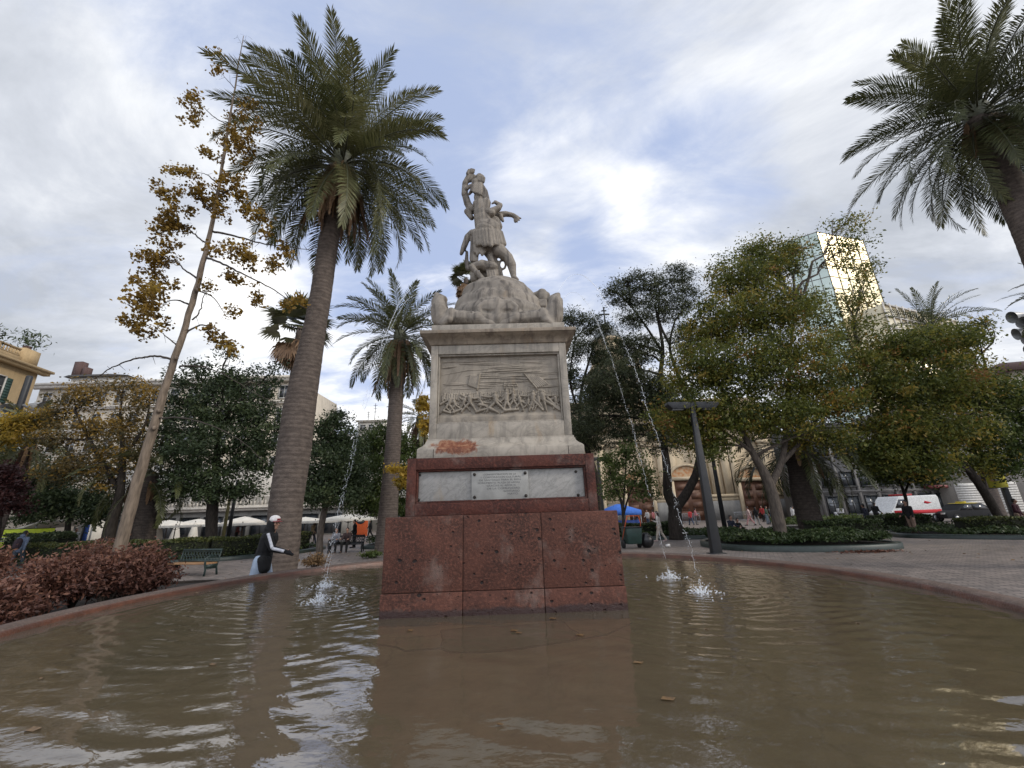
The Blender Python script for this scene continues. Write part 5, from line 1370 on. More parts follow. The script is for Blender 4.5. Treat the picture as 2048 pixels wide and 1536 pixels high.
# ochre corner building, far left
p1 = at(76, 748, 46); p0 = atz(0, 722, p1.z); zc = p1.z; d = (p1 - p0).normalized(); pL = p1 - d * 34
B = Bld('ochre_building', 'ochre corner building with roof balustrade and roof plants, far left', pL, p1, 16)
B.box('wall', W_OCHRE, 0, B.w, 0, 16, 0, zc); B.ledge(zc - .1, .6, .7, W_OCHRE); B.ledge(zc - 5.6, .5, .4, W_OCHRE, 'string_course'); B.ledge(zc - 6.6, .35, .25, W_OCHRE, 'string_course')
B.box('parapet', W_OCHRE, 0.3, B.w - .3, .15, .5, zc + .51, zc + 1.3); B.balustrade(1, B.w - 2.5, zc + 1.31, .9, W_OCHRE, .35, .3); B.box('corner_pier', W_OCHRE, B.w - 2.2, B.w - .35, .05, 1.8, zc + .515, zc + 2.5)
for k in range(8):
    for zz in (zc - 4.4, zc - 10.2, zc - 15.6, zc - 21): B.window(B.w - 4.1 - k * 3.9, zz, 1.5, 2.9, None, None, SHUT)
for i, (x, h) in enumerate(((B.w - 1.2, 2.4), (B.w - 5, 2.8), (B.w - 9, 2.0))):
    q = B.root.matrix_basis @ Vector((x, .9, zc + (2.5 if i == 0 else 1.3))); g = np.random.default_rng(i); r0 = thing('roof_plant', ('spiky roof plant on the corner pier of the ochre building', 'leafy potted roof plant in the middle of the ochre roof', 'rounded roof plant at the left of the ochre roof')[i], 'plant', q)
    V, F = leaf_quads(np.abs(g.normal(size=(260, 3))) * np.array([1, 1, h * .5]) * np.where(g.uniform(size=(260, 3)) < .5, -1, 1) * np.array([.7, .7, 1]) * np.array([1, 1, 0]) + np.array([0, 0, 1]) * g.uniform(.4, h, (260, 1)), .28, g, .1, .22, -1)
    obj('foliage', mesh_arrays('foliage', V, F, False, g.uniform(0, 1, 260)), L_DARK, r0); b = MB(); b.lathe([(.3, 0), (.42, .5)], 10); b.build('pot', BRICK, r0)
# cream block behind it
Yb = 72; p0 = at(40, 900, Yb); p1 = at(575, 900, Yb); zt = at(180, 774, Yb).z; p0.z = p1.z = 0
B = Bld('cream_building', 'long cream apartment building with flat roof behind the yellowing trees', p0, p1, 18)
B.box('wall', W_CREAM, 0, B.w, 0, 18, 0, zt); B.ledge(zt - .2, .9, .9); B.ledge(zt - 4.4, .5, .45, None, 'string_course'); B.ledge(zt - 8.6, .4, .3, None, 'string_course')
for k in range(14):
    for zz in (zt - 3.3, zt - 7.6, zt - 12, zt - 16.4): B.window(2 + k * (B.w - 4) / 13, zz, 1.6, 2.3)
x0 = (at(118, 760, Yb).x - p0.x); x1 = (at(232, 760, Yb).x - p0.x)
B.box('roof_house', W_PALE, x0, x1, 2, 12, zt + .71, zt + 2.6); b = MB(); b.frustum((x0 - .8, x1 + .8, 1.2, 12.8, zt + 2.61), (x0 - .4, x1 - 3, 1.6, 12.4, zt + 3.1)); rf = b.build('roof', ROOF, B.root)
for px, w, h in ((150, 1.6, 3.4), (166, .8, 2.2)):
    b = MB(); x = at(px, 750, Yb + 3).x - p0.x; b.box(x - w / 2, x + w / 2, 3, 4.2, zt + 3.0, zt + 3.0 + h); b.build('chimney', BRICK, rf)
# lower arcade building with balustrade, and shops
Yb = 54; p0 = at(170, 1000, Yb); p1 = at(700, 1000, Yb); p0.z = p1.z = 0; zt = at(480, 1020, Yb).z
B = Bld('arcade_building', 'low stone arcade building with a white balustrade behind the parasols', p0, p1, 16)
B.box('wall', W_BASE, 0, B.w, 0, 16, 0, zt); B.ledge(zt - .1, .5, .5); B.balustrade(.2, B.w - .2, zt + .41, 1.25, W_PALE, .45, -.2); B.box('upper_wall', W_PALE, 0, B.w, 4, 16, zt + .003, zt + 6)
for k in range(11):
    B.window(2 + k * (B.w - 4) / 10, .15, 2.2, 2.3, IRON, None, None, False)
Yb = 62; p0 = at(690, 900, Yb); p1 = at(1112, 900, Yb); p0.z = p1.z = 0; zt = at(840, 892, Yb).z
B = Bld('pale_building', 'pale building with a white roof balustrade between the medium palm and the pedestal', p0, p1, 16)
B.box('wall', W_PALE, 0, B.w, 0, 16, 0, zt); B.ledge(zt - .2, .6, .6); B.balustrade(.2, B.w - .2, zt + .41, 1.7, W_PALE, .5, -.2)
for k in range(10):
    for zz in (zt - 3.4, zt - 7.2): B.window(1.5 + k * (B.w - 3) / 9, zz, 1.3, 2.2)
B.window(3, .15, 3.4, 2.6, IRON, None, None, False); B.window(9, .15, 3.4, 2.6, IRON, None, None, False)
Yb = 95; p0 = at(716, 850, Yb); p1 = at(770, 850, Yb); p0.z = p1.z = 0; zt = at(742, 843, Yb).z
B = Bld('white_building', 'small far white office top with a ribbon of windows over the bushy trees', p0, p1, 10)
B.box('wall', W_PALE, 0, B.w, 0, 10, 0, zt); B.ledge(zt - .1, .4, .4)
for k in range(3):
    for q in range(3): B.window(1.2 + k * (B.w - 2.4) / 2, zt - 2 - q * 3, 1.3, 1.2)
for i, (px, py, hh) in enumerate(((736, 830, 3.5), (749, 822, 5.5))):
    q = at(px, 843, Yb + 4); b = MB(); b.tube([(0, 0, 0), (0, 0, hh)], .07, 6)
    for z in (.6, .75, .9): b.tube([(-.5, 0, hh * z), (.5, 0, hh * z)], .05, 5)
    tag(b.build('roof_antenna', IRON, None, loc=(q.x, Yb + 4, zt)), ('shorter roof antenna on the far white office top', 'taller roof antenna on the far white office top')[i], 'antenna')

# cathedral
Yb = 62; xl = at(1120, 1000, Yb).x; xr = at(1572, 1000, Yb).x
B = Bld('cathedral', 'cream stone cathedral front with brown doors behind the forked tree', Vector((xl, Yb, 0)), Vector((xr, Yb, 0)), 40)
X = lambda px: at(px, 1000, Yb).x - xl
B.box('wall', W_CATH, 0, B.w, 0, 40, 0, 13.5); B.box('base_course', W_BASE, -.2, B.w + .2, -.45, -.003, 0, 2.6); B.ledge(2.603, .9, .35, W_CATH, 'base_moulding'); B.ledge(11.2, .5, .5, W_CATH, 'string_course'); B.ledge(13.3, 1.0, 1.0, W_CATH)
B.box('attic', W_CATH, 1, B.w - 1, .5, 30, 14.31, 17.5); B.ledge(17.3, .5, .3, W_CATH, 'attic_cornice', 1, B.w - 1)
for px in (1132, 1166, 1206, 1240, 1304, 1332, 1352, 1402, 1436, 1462, 1478, 1545):
    b = MB(); x = X(px); b.box(x - .65, x + .65, -.42, -.004, 3.51, 10.7); b.box(x - .85, x + .85, -.6, -.005, 10.703, 11.19); b.build('pilaster', W_CATH, B.root)
for px, w, h in ((1180, 3.4, 5.0), (1278, 3.6, 5.2), (1377, 4.0, 5.6), (1508, 3.6, 5.2)):
    x = X(px); b = MB()
    b.box(x - w / 2 - .5, x - w / 2, -.75, -.46, 0, h); b.box(x + w / 2, x + w / 2 + .5, -.75, -.46, 0, h); b.box(x - w / 2 - .7, x + w / 2 + .7, -.85, -.455, h + .003, h + .5)
    n = 14
    arc = [(x + (w / 2 + .4) * math.cos(math.pi * k / n), h + .5 + (w / 2) * .85 * math.sin(math.pi * k / n)) for k in range(n + 1)]
    b.tube([(a, -.62, z) for a, z in arc], .22, 6)
    po = b.build('portal', W_CATH, B.root)
    b = MB(); b.box(x - w / 2 + .003, x + w / 2 - .003, -.56, -.455, .0, h - .003)
    for sx in (-1, 1):
        for k in range(4): b.box(x + sx * w / 4 - w * .17, x + sx * w / 4 + w * .17, -.6, -.563, .4 + k * h / 4.4, .4 + (k + .7) * h / 4.4)
    b.build('door', WOOD, po)
    b = MB(); b.add([(a, -.5, z) for a, z in arc], [tuple(range(n + 1))]); b.build('tympanum', mat('painted_tympanum', (.40, .17, .06), (.45, .35, .22), 2.5), po)
# bell tower with lantern and cross
tx = at(1222, 700, Yb + 6).x - xl; ty = 8
b = MB(); b.box(tx - 3.6, tx + 3.6, ty - 3.6, ty + 3.6, 17.5, 24.5); b.box(tx - 4.2, tx + 4.2, ty - 4.2, ty + 4.2, 24.503, 25.2); b.lathe([(2.5, 0), (2.5, 5.6)], 8, (tx, ty, 25.203)); b.lathe([(3.0, 0), (3.1, .5)], 8, (tx, ty, 30.8)); tw = b.build('bell_tower', W_CATH, B.root)
b = MB(); b.lathe([(2.4, 0), (2.3, .9), (1.8, 1.9), (1.0, 2.6), (.5, 2.9), (.45, 3.6), (.2, 3.8)], 16, (tx, ty, 31.303)); b.build('tower_dome', stone('dome_lead', (.16, .17, .165)), tw, True)
zc = at(1212, 645, Yb + 8).z
b = MB(); cxp = at(1213, 640, Yb + 8).x - xl; b.tube([(tx, ty, 35.0), (tx, ty, zc + 3.2)], .14, 6); b.box(tx - .95, tx + .95, ty - .1, ty + .1, zc + 1.55, zc + 1.8); b.box(tx - .45, tx + .45, ty - .09, ty + .09, zc + 2.35, zc + 2.55); b.ball((tx, ty, zc - .3), .3, 8, 6); b.build('cross', IRON, tw)
for k in range(4):
    a = k * math.pi / 2; M = Matrix.Translation((tx, ty, 0)) @ Matrix.Rotation(a, 4, 'Z')
    b = MB(); b.box(-1.0, 1.0, -3.66, -3.603, 18.6, 22.8, M); b.build('belfry_opening', GLASS, tw)
for sx in (-1, 1):
    b = MB(); b.lathe([(.4, 0), (.25, .4), (.45, 1.0), (.2, 1.5), (.05, 2.2)], 8, (tx + sx * 3.8, ty - 3.8, 25.2)); b.build('finial', W_CATH, tw, True)

# grey stone building and its neighbours, right
p0 = at(1640, 1000, 50); p1 = at(1905, 1000, 54); p0.z = p1.z = 0
B = Bld('grey_building', 'rough grey stone building with red shutters behind the van', p0, p1, 5)
zt = 11.0; B.box('wall', W_GREY, 0, B.w, 0, 5, 0, zt); B.ledge(zt - .2, .5, .4, W_GREY); B.ledge(2.9, .25, .2, W_GREY, 'string_course')
for k in range(7):
    x = 1.6 + k * (B.w - 3.2) / 6; b = MB(); b.box(x - 1.55, x - 1.2, -.2, -.004, .0, zt - .3); b.build('pier', W_GREY, B.root)
    B.window(x + .2, .5, 1.7, 2.0, IRON); w = B.window(x + .2, 3.7, 1.7, 1.6, IRON, REDSH if k in (1, 4) else None); B.window(x + .2, 7.2, 1.7, 1.8, IRON)
b = MB(); b.box(B.w * .78, B.w - .2, -1.5, -.21, 3.15, 3.5); b.build('awning', REDSH, B.root)
p0 = at(1907, 1000, 52); p1 = at(2180, 1000, 50); p0.z = p1.z = 0
B = Bld('shuttered_building', 'pale building with white rolling shutters behind the taxi at right', p0, p1, 14)
zt = 14.5; B.box('wall', stone('dull_render', (.30, .28, .25)), 0, B.w, 0, 14, 0, zt); B.ledge(zt - .2, .5, .5)
for k in range(6):
    x = 1.8 + k * 3.9; b = MB(); b.box(x - 1.3, x + 1.3, -.12, -.004, .1, 3.6)
    for q in range(12): b.box(x - 1.28, x + 1.28, -.15, -.122, .15 + q * .28, .15 + q * .28 + .2)
    b.build('rolling_shutter', FRAME, B.root); B.window(x, 5.2, 1.4, 2.0); B.window(x, 9.4, 1.4, 2.0)
p0 = at(2022, 740, 60); p0.z = 0; zt = at(2035, 742, 60).z
B = Bld('corner_building', 'cream upper storeys with a tiled eave at the right edge', p0, p0 + Vector((26, -6, 0)), 12)
B.box('wall', W_CREAM, 0, B.w, 0, 12, 0, zt); b = MB(); b.frustum((-.8, B.w + .8, -.9, 12.8, zt + .003), (1.5, B.w - 1, 3, 9, zt + 2.2)); b.build('roof', BRICK, B.root)
for k in range(5):
    for q in range(4): B.window(2.4 + k * 5, zt - 3 - q * 4, 1.4, 1.9)


def curtain_glass(name, tint, rough):
    m, nt, p, out = nmat(name); g = G(nt); o = g.coord()
    cell = nt.nodes.new('ShaderNodeTexWhiteNoise'); sn = nt.nodes.new('ShaderNodeVectorMath'); sn.operation = 'SNAP'; nt.links.new(o, sn.inputs[0]); sn.inputs[1].default_value = (1.6, 1.6, 1.75)
    nt.links.new(sn.outputs[0], cell.inputs[0])
    c = g.mix(g.m('MULTIPLY', cell.outputs['Value'], .35), tint, tuple(t * .6 for t in tint)); nt.links.new(c, p.inputs['Base Color'])
    p.inputs['Metallic'].default_value = .85; p.inputs['Roughness'].default_value = rough
    nt.links.new(g.bump(g.noise(o, .35, 3), .06, .2), p.inputs['Normal']); return m


# glass tower: two visible faces meeting at the near corner
zt = at(1633, 464, 100).z; pc = at(1633, 464, 100); pr = atz(1726, 481, zt); plf = atz(1566, 486, zt)
tower = thing('glass_tower', 'tall mirror glass office tower with one face tinted as if mirroring the sun', 'building', (pc.x, pc.y, 0))
ur = Vector((pr.x - pc.x, pr.y - pc.y, 0)); ul = Vector((plf.x - pc.x, plf.y - pc.y, 0)); fr_ = ur + ul
MULL = mat('tower_mullion', (.10, .10, .09), rough=.5)
for nm, a0, a1, m in (('sunglow_tint_face', Vector(), ur, curtain_glass('sunglow_tint_glass', (.80, .69, .45), .33)), ('grey_face', ul, Vector(), curtain_glass('grey_mirror_glass', (.33, .38, .35), .16))):  # golden tint paints the mirrored sun into the glass colour of one face
    b = MB(); b.add([(a0.x, a0.y, 0), (a1.x, a1.y, 0), (a1.x, a1.y, zt), (a0.x, a0.y, zt)], [(0, 1, 2, 3)]); b.build(nm, m, tower)
    b = MB(); L = (a1 - a0).length; dn = (a1 - a0) / L; nn = Vector((dn.y, -dn.x, 0)); nx = max(4, int(L / 3.2))
    Mx = Matrix.Translation(a0) @ Matrix(((dn.x, -nn.x, 0, 0), (dn.y, -nn.y, 0, 0), (0, 0, 1, 0), (0, 0, 0, 1)))
    for k in range(nx + 1): b.box(L * k / nx - .09, L * k / nx + .09, -.12, .05, 0, zt + .3, Mx)
    nz = int(zt / 3.5)
    for k in range(nz + 1): b.box(0, L, -.08, .05, zt * k / nz - .09, zt * k / nz + .09, Mx)
    b.build('mullions', MULL, tower)
b = MB(); c4 = [Vector(), ur, fr_, ul]; ins = [p * .985 + fr_ * .0075 for p in c4]
b.loft([[(p.x, p.y, 0) for p in ins], [(p.x, p.y, zt - .1) for p in ins]]); b.build('tower_core', ROOF, tower)
p0 = at(1795, 700, 92); p1 = at(1935, 700, 104); p0.z = p1.z = 0; zt = at(1880, 618, 96).z
B = Bld('office_block', 'pale gridded office block behind the trees right of the glass tower', p0, p1, 16)
B.box('wall', curtain_glass('pale_gold_glass', (.85, .74, .5), .3), 0, B.w, 0, 16, 0, zt); b = MB()
for k in range(13): b.box(B.w * k / 12 - .15, B.w * k / 12 + .15, -.25, -.003, 0, zt + .5)
for k in range(16): b.box(0, B.w, -.2, -.004, zt * k / 15 - .2, zt * k / 15 + .2)
b.build('mullions', W_PALE, B.root)
# ================================================================== people
SKIN = mat('skin', (.30, .17, .115), (.26, .145, .10), 5, .55); HAIR = mat('dark_hair', (.012, .009, .008), rough=.6)
CLOTH = {}


def cloth(c, name='cloth'):
    k = (c, name)
    if k not in CLOTH: CLOTH[k] = mat(name, c, tuple(x * .75 for x in c), 9, .85, .25, 60)
    return CLOTH[k]


def skeleton(pose):
    """joint positions, facing +Y, feet on z = 0"""
    J = {}; ln = pose.get('lean', .04)
    hip = Vector((0, 0, 0))
    for s, k in ((-1, 'l'), (1, 'r')):
        a, bnd = pose.get('leg_' + k, (0, 0)); h = hip + Vector((s * .095, 0, 0)); kn = h + .43 * Vector((s * pose.get('spread', .03), math.sin(a), -math.cos(a))); an = kn + .42 * Vector((0, math.sin(a - bnd), -math.cos(a - bnd)))
        J['hip' + k], J['knee' + k], J['ank' + k] = h, kn, an; t = pose.get('toe_' + k, 0); J['toe' + k] = an + Vector((s * .03, .19 * math.cos(t), -.05 - .16 * math.sin(t)))
    J['hip'] = hip; J['waist'] = hip + .2 * Vector((0, math.sin(ln), math.cos(ln))); J['chest'] = hip + .43 * Vector((0, math.sin(ln * 1.2), math.cos(ln * 1.2))); sh = hip + .52 * Vector((0, math.sin(ln * 1.25), math.cos(ln * 1.25)))
    J['neck'] = sh + Vector((0, .01 + .05 * math.sin(ln), .075)); J['head'] = J['neck'] + Vector((0, .03, .135))
    for s, k in ((-1, 'l'), (1, 'r')):
        a, e, ab = pose.get('arm_' + k, (0, .2, .12)); S_ = sh + Vector((s * .185, 0, -.03)); el = S_ + .28 * Vector((s * math.sin(ab), math.sin(a) * math.cos(ab), -math.cos(a) * math.cos(ab))); inw = pose.get('in_' + k, 0)
        wr = el + .25 * Vector((s * (math.sin(ab) * .4 - inw), math.sin(a + e), -math.cos(a + e))); J['sh' + k], J['el' + k], J['wr' + k] = S_, el, wr
    off = -min(J['ankl'].z, J['ankr'].z) + .085
    if 'seat' in pose: off = pose['seat'] + .09
    for k in J: J[k] = J[k] + Vector((0, 0, off))
    return J


def make_person(pose, vox=.013):
    J = skeleton(pose); P = {}
    # body: one continuous figure with face and hands
    b = MB(); h = J['head']; tl = pose.get('turn', 0.0); Rm = Matrix.Rotation(tl, 3, 'Z')
    hd = lambda x, y, z: h + Rm @ Vector((x, y, z))
    b.ball(hd(0, -.01, .03), (.078, .095, .10), 12, 9); b.cap(hd(0, .025, -.04), .06, hd(0, .045, -.085), .038); b.cap(hd(0, .09, .01), .014, hd(0, .11, -.025), .017); b.ball(hd(0, .085, -.055), (.026, .014, .009), 8, 5)
    for s in (-1, 1): b.ball(hd(s * .079, -.005, -.005), (.012, .022, .032), 8, 5); b.ball(hd(s * .045, .06, -.01), (.03, .03, .025), 8, 5)
    b.cap(J['neck'] - Vector((0, 0, .07)), .062, h - Vector((0, .01, .04)), .055)
    b.cap(J['chest'], .12, J['waist'], .10); b.cap(J['waist'], .1, J['hip'], .11); b.cap(J['shl'], .06, J['shr'], .06); b.cap(J['neck'] - Vector((0, 0, .06)), .06, J['chest'], .10)
    for k, s in (('l', -1), ('r', 1)):
        b.cap(J['sh' + k], .05, J['el' + k], .04); b.cap(J['el' + k], .04, J['wr' + k], .027); b.cap(J['hip' + k], .085, J['knee' + k], .055); b.cap(J['knee' + k], .055, J['ank' + k], .036); b.cap(J['ank' + k], .036, J['toe' + k], .028)
        d = (J['wr' + k] - J['el' + k]).normalized(); sd = Vector((0, 1, 0)) if abs(d.y) < .75 else Vector((0, 0, 1)); sd = (sd - d * d.dot(sd)).normalized(); nn = d.cross(sd) * s; W = J['wr' + k]
        b.cap(W, .026, W + d * .075, .032)
        for i, L in enumerate((.062, .075, .07, .055)):
            r0 = W + d * .085 + sd * (.028 - i * .018); md = r0 + d * L * .5; tp = md + (d * .75 - nn * .65).normalized() * L * .55; b.cap(r0, .0095, md, .009, 6); b.cap(md, .009, tp, .0075, 6)
        r0 = W + d * .03 + sd * .028; b.cap(r0, .012, r0 + (d * .7 + sd * .6).normalized() * .05, .0095, 6)
    P['body'] = vox_mesh('body', b, vox, 2, .35)
    b = MB(); f = pose.get('bulk', 1.0)
    b.cap(J['chest'] + Vector((-.05, 0, 0)), .135 * f, J['waist'] + Vector((-.035, 0, 0)), .12 * f); b.cap(J['chest'] + Vector((.05, 0, 0)), .135 * f, J['waist'] + Vector((.035, 0, 0)), .12 * f); b.cap(J['waist'], .135 * f, J['hip'] + Vector((0, 0, pose.get('hem', .0))), .15 * f)
    b.cap(J['shl'], .075, J['shr'], .075); b.cap(J['neck'] - Vector((0, .01, .03)), .07, J['chest'], .12)
    for k in 'lr': b.cap(J['sh' + k], .073 * f, J['el' + k], .058 * f); b.cap(J['el' + k], .058 * f, J['wr' + k].lerp(J['el' + k], .06), .042 * f)
    if pose.get('hood'): b.ball(J['neck'] + Vector((0, -.085, .03)), (.12, .075, .09), 10, 7)
    P['jacket'] = vox_mesh('jacket', b, .016, 2, .4)
    b = MB(); q = pose.get('leg', 1.0)
    b.cap(J['hipl'], .115, J['hipr'], .115); 
    for k in 'lr': b.cap(J['hip' + k], .112 * q, J['knee' + k], .08 * q); b.cap(J['knee' + k], .08 * q, J['ank' + k] + Vector((0, 0, .03)), .064 * q)
    P['trousers'] = vox_mesh('trousers', b, .016, 2, .4)
    for k in 'lr':
        b = MB(); a, t = J['ank' + k], J['toe' + k]; b.cap(a + Vector((0, -.03, -.03)), .05, t, .043); b.cap(a, .05, a + Vector((0, 0, -.03)), .052); P['shoe' + k] = vox_mesh('shoe', b, .012, 1)
    b = MB(); b.ball(hd(0, -.022, .048), (.088, .098, .092), 12, 9); b.ball(hd(0, -.05, .0), (.082, .07, .085), 10, 7)
    if pose.get('long'): b.cap(hd(0, -.06, 0), .075, hd(0, -.085, -.2), .06)
    hm = vox_mesh('hair', b, .014, 1); P['hair'] = hm; P['J'] = J; P['hd'] = hd
    return P


POSE = {'walk': make_person(dict(leg_l=(.42, .12), leg_r=(-.3, .35), arm_l=(-.4, .25, .1), arm_r=(.4, .45, .1), toe_r=.6, lean=.06)), 'stand': make_person(dict(leg_l=(.03, .02), leg_r=(-.03, .02), arm_l=(.05, .25, .12), arm_r=(.1, .9, .1), turn=.4)),
        'phone': make_person(dict(leg_l=(.3, .08), leg_r=(-.22, .3), arm_l=(.2, 1.7, .1), arm_r=(.05, .3, .12), toe_r=.4, long=True, in_l=.4)), 'sit': make_person(dict(leg_l=(1.45, 1.4), leg_r=(1.5, 1.5), arm_l=(.5, 1.0, .1), arm_r=(.45, 1.1, .12), seat=.42, lean=.12, spread=.12)),
        'stroll': make_person(dict(leg_l=(-.25, .3), leg_r=(.34, .1), arm_l=(.3, .4, .1), arm_r=(-.3, .2, .12), toe_l=.5, lean=.03, bulk=1.08, hood=True))}


def person(label, loc, rz, pose, top, legs, shoes=(.02, .02, .02), hair=None, group=None, s=1.0, extra=None):
    P = POSE[pose] if isinstance(pose, str) else pose
    root = thing('person', label, 'person', loc, rz, group); root.scale = (s, s, s)
    def part(nm, me, m):
        o = obj(nm, me, None, root)
        if not me.materials: me.materials.append(m)
        o.material_slots[0].link = 'OBJECT'; o.material_slots[0].material = m; return o
    part('body', P['body'], SKIN); part('jacket', P['jacket'], cloth(top, 'jacket_cloth')); part('trousers', P['trousers'], cloth(legs, 'trouser_cloth')); part('hair', P['hair'], hair or HAIR)
    for k in 'lr': part('shoe', P['shoe' + k], cloth(shoes, 'shoe_leather'))
    return root, P


NAVY, BLACK, GREY, WHITE, BLUE, RED, PINK, KHAKI, JEAN = (.012, .015, .03), (.0045, .0045, .005), (.10, .10, .105), (.60, .58, .55), (.06, .09, .17), (.35, .03, .03), (.50, .20, .22), (.25, .20, .13), (.05, .07, .11)
# the man in the cap at the left rim
mp = make_person(dict(leg_l=(.35, .3), leg_r=(-.2, .3), arm_r=(.5, .8, .1), arm_l=(-.5, .5, .12), lean=.16, hem=-.12, bulk=1.2, hood=True, leg=1.2, turn=-.5), .011)
q = at(524, 1120, 9.15); mz = .20
man, P = person('man in white and red cap and black striped jacket walking by the rim', (q.x, q.y, mz), R(-78), mp, BLACK, (.30, .36, .44), (.3, .3, .3), None, None, 1.0)
hd = P['hd']; J = P['J']
tR = -.5; Rz = Matrix.Rotation(tR, 3, 'Z'); hc = J['head']


def headpart(name, m, build, smooth=True):
    b = MB(); build(b); b.v = [tuple(hc + Rz @ Vector(v)) for v in b.v]; return b.build(name, m, man, smooth)


capw = mat('white_cap_cloth', (.62, .60, .58), (.55, .52, .5), 9, .8); capr = mat('red_cap_cloth', (.28, .02, .03), (.2, .015, .02), 9, .7)
cp = headpart('cap', capw, lambda b: b.lathe([(.104, 0), (.106, .04), (.098, .085), (.07, .115), (.02, .13)], 20, (0, -.01, .045)))
def brim(b):
    n = 12; rings = []
    for z in (0, .008): rings.append([(.095 * math.cos(math.pi * k / n), -.01 + .095 * math.sin(math.pi * k / n) * .9, .048 + z) for k in range(n + 1)] + [(.088 * math.cos(math.pi * (1 - k / n)), .06 + .115 * math.sin(math.pi * k / n), .04 + z) for k in range(n + 1)])
    b.loft(rings)
o = headpart('brim', capr, brim, False); o.parent = cp
def patch(b):
    for sx in (-1, 0, 1): b.box(sx * .027 - .011, sx * .027 + .011, .085, .101, .075, .105)
    b.box(-.045, .045, .086, .0985, .064, .071)
o = headpart('cap_emblem', capr, patch, False); o.parent = cp
def eyes(b):
    for s in (-1, 1): b.ball((s * .033, .078, .012), (.013, .01, .008), 8, 5)
headpart('eyes', mat('dark_eyes', (.01, .008, .007), rough=.2), eyes)
b = MB(); b.ball(hc + Vector((0, -.05, -.02)), (.115, .10, .13), 12, 9); b.cap(hc + Vector((0, -.06, -.05)), .11, J['neck'] + Vector((0, -.06, -.05)), .12)
obj('hood', vox_mesh('hood', b, .016, 2), cloth(BLACK, 'jacket_cloth'), man)
b = MB()
for p0, p1, n in ((J['shr'] + Vector((.055, .02, .055)), J['elr'] + Vector((.062, .015, .01)), 10), (J['elr'] + Vector((.062, .015, .01)), J['wrr'] + Vector((.046, .0, .012)), 9)):
    b.tube([p0.lerp(p1, t) for t in np.linspace(0, 1, n)], .030, 8)
o = b.build('sleeve_stripe', mat('white_stripe', (.6, .6, .62), (.4, .4, .43), 14, .7), man, True)
b = MB(); d = (J['wrr'] - J['elr']).normalized(); W = J['wrr']; b.cap(W - d * .02, .037, W + d * .085, .048); b.cap(W + d * .09, .042, W + d * .16 + Vector((0, 0, -.02)), .03); 
for i in range(4): b.cap(W + d * .08 + Vector((0, 0, .03 - i * .02)), .0125, W + d * .125 + Vector((-.02, 0, .026 - i * .018)), .011, 6)
b.cap(W + d * .03 + Vector((0, 0, .03)), .014, W + d * .08 + Vector((-.02, 0, .055)), .011, 6); obj('glove', vox_mesh('glove', b, .008, 1), cloth(BLACK, 'glove_cloth'), man)
b = MB(); b.cap(J['hip'] + Vector((.17, .06, .02)), .10, J['hip'] + Vector((.17, .10, -.14)), .09); b.cap(J['hip'] + Vector((.10, .12, .02)), .08, J['hip'] + Vector((.12, .14, -.14)), .08)
tag(obj('shoulder_bag', vox_mesh('shoulder_bag', b, .018, 2), cloth(BLACK, 'bag_cloth')), 'black shoulder bag hanging at the hip of the man in the cap', 'bag'); bag = bpy.data.objects['shoulder_bag']; bag.location = man.location; bag.rotation_euler = man.rotation_euler; bag.scale = man.scale

# backpack wearer, left
q = atz(27, 1140, 0); r0, P = person('person in grey blue jacket walking away past the hedge at the far left', (q.x, q.y, 0), R(10), 'stroll', (.10, .13, .19), (.03, .045, .06), (.6, .6, .6), s=1.02)
b = MB(); J = P['J']; b.cap(J['chest'] + Vector((0, -.2, -.02)), .15, J['waist'] + Vector((0, -.22, -.02)), .15); b.ball(J['waist'] + Vector((0, -.3, .02)), (.12, .07, .12), 8, 6)
bp = obj('backpack', vox_mesh('backpack', b, .02, 2), cloth((.035, .022, .03), 'backpack_cloth')); tag(bp, 'dark maroon backpack on the person at the far left', 'backpack'); bp.location = r0.location; bp.rotation_euler = r0.rotation_euler
g_ = 'people around the plaza'


def put(label, px, py, rz, pose, top, legs, Y=None, s=1.0, z=0.0, shoes=(.02, .02, .02)):
    q = atz(px, py, z) if Y is None else at(px, py, Y); return person(label, (q.x, q.y, z), R(rz), pose, top, legs, shoes, None, g_, s)


put('man in navy jacket and jeans walking past the hedge at right', 1742, 1062, 20, 'walk', NAVY, (.05, .06, .075))
put('woman in cream top and pale trousers looking at her phone by the forked tree', 1322, 1083, 70, 'phone', (.42, .38, .34), (.38, .33, .27), s=.97, shoes=(.4, .3, .28))
put('person in dark coat and light trousers standing by the dark square hedge at right', 1832, 1074, 100, 'stand', (.012, .011, .012), (.24, .16, .12), 24.5, 1.05)
put('person in maroon top cut by the right edge', 2047, 1060, 200, 'stand', (.05, .012, .02), (.2, .14, .1), 24)
put('person with brown hair in navy jacket sitting on the kerb behind the lamp', 1462, 1060, 200, 'sit', NAVY, JEAN, 25.6, 1.0)
put('smaller person in black sitting beside the one in navy', 1476, 1062, 190, 'sit', BLACK, (.05, .07, .06), 25.8, .86)
put('person in pink and tan walking behind the bare leaning trunk', 622, 1092, 260, 'walk', (.32, .24, .14), (.03, .04, .06), 34)
put('person in dark clothes sitting at the left end of the black iron bench', 672, 1092, 180, 'sit', (.2, .2, .22), BLACK, 25.7)
put('person in dark brown coat sitting in the middle of the black iron bench', 694, 1092, 180, 'sit', (.05, .03, .028), BLACK, 25.55)
put('person in black standing behind the black iron bench', 708, 1085, 100, 'stand', BLACK, BLACK, 29)
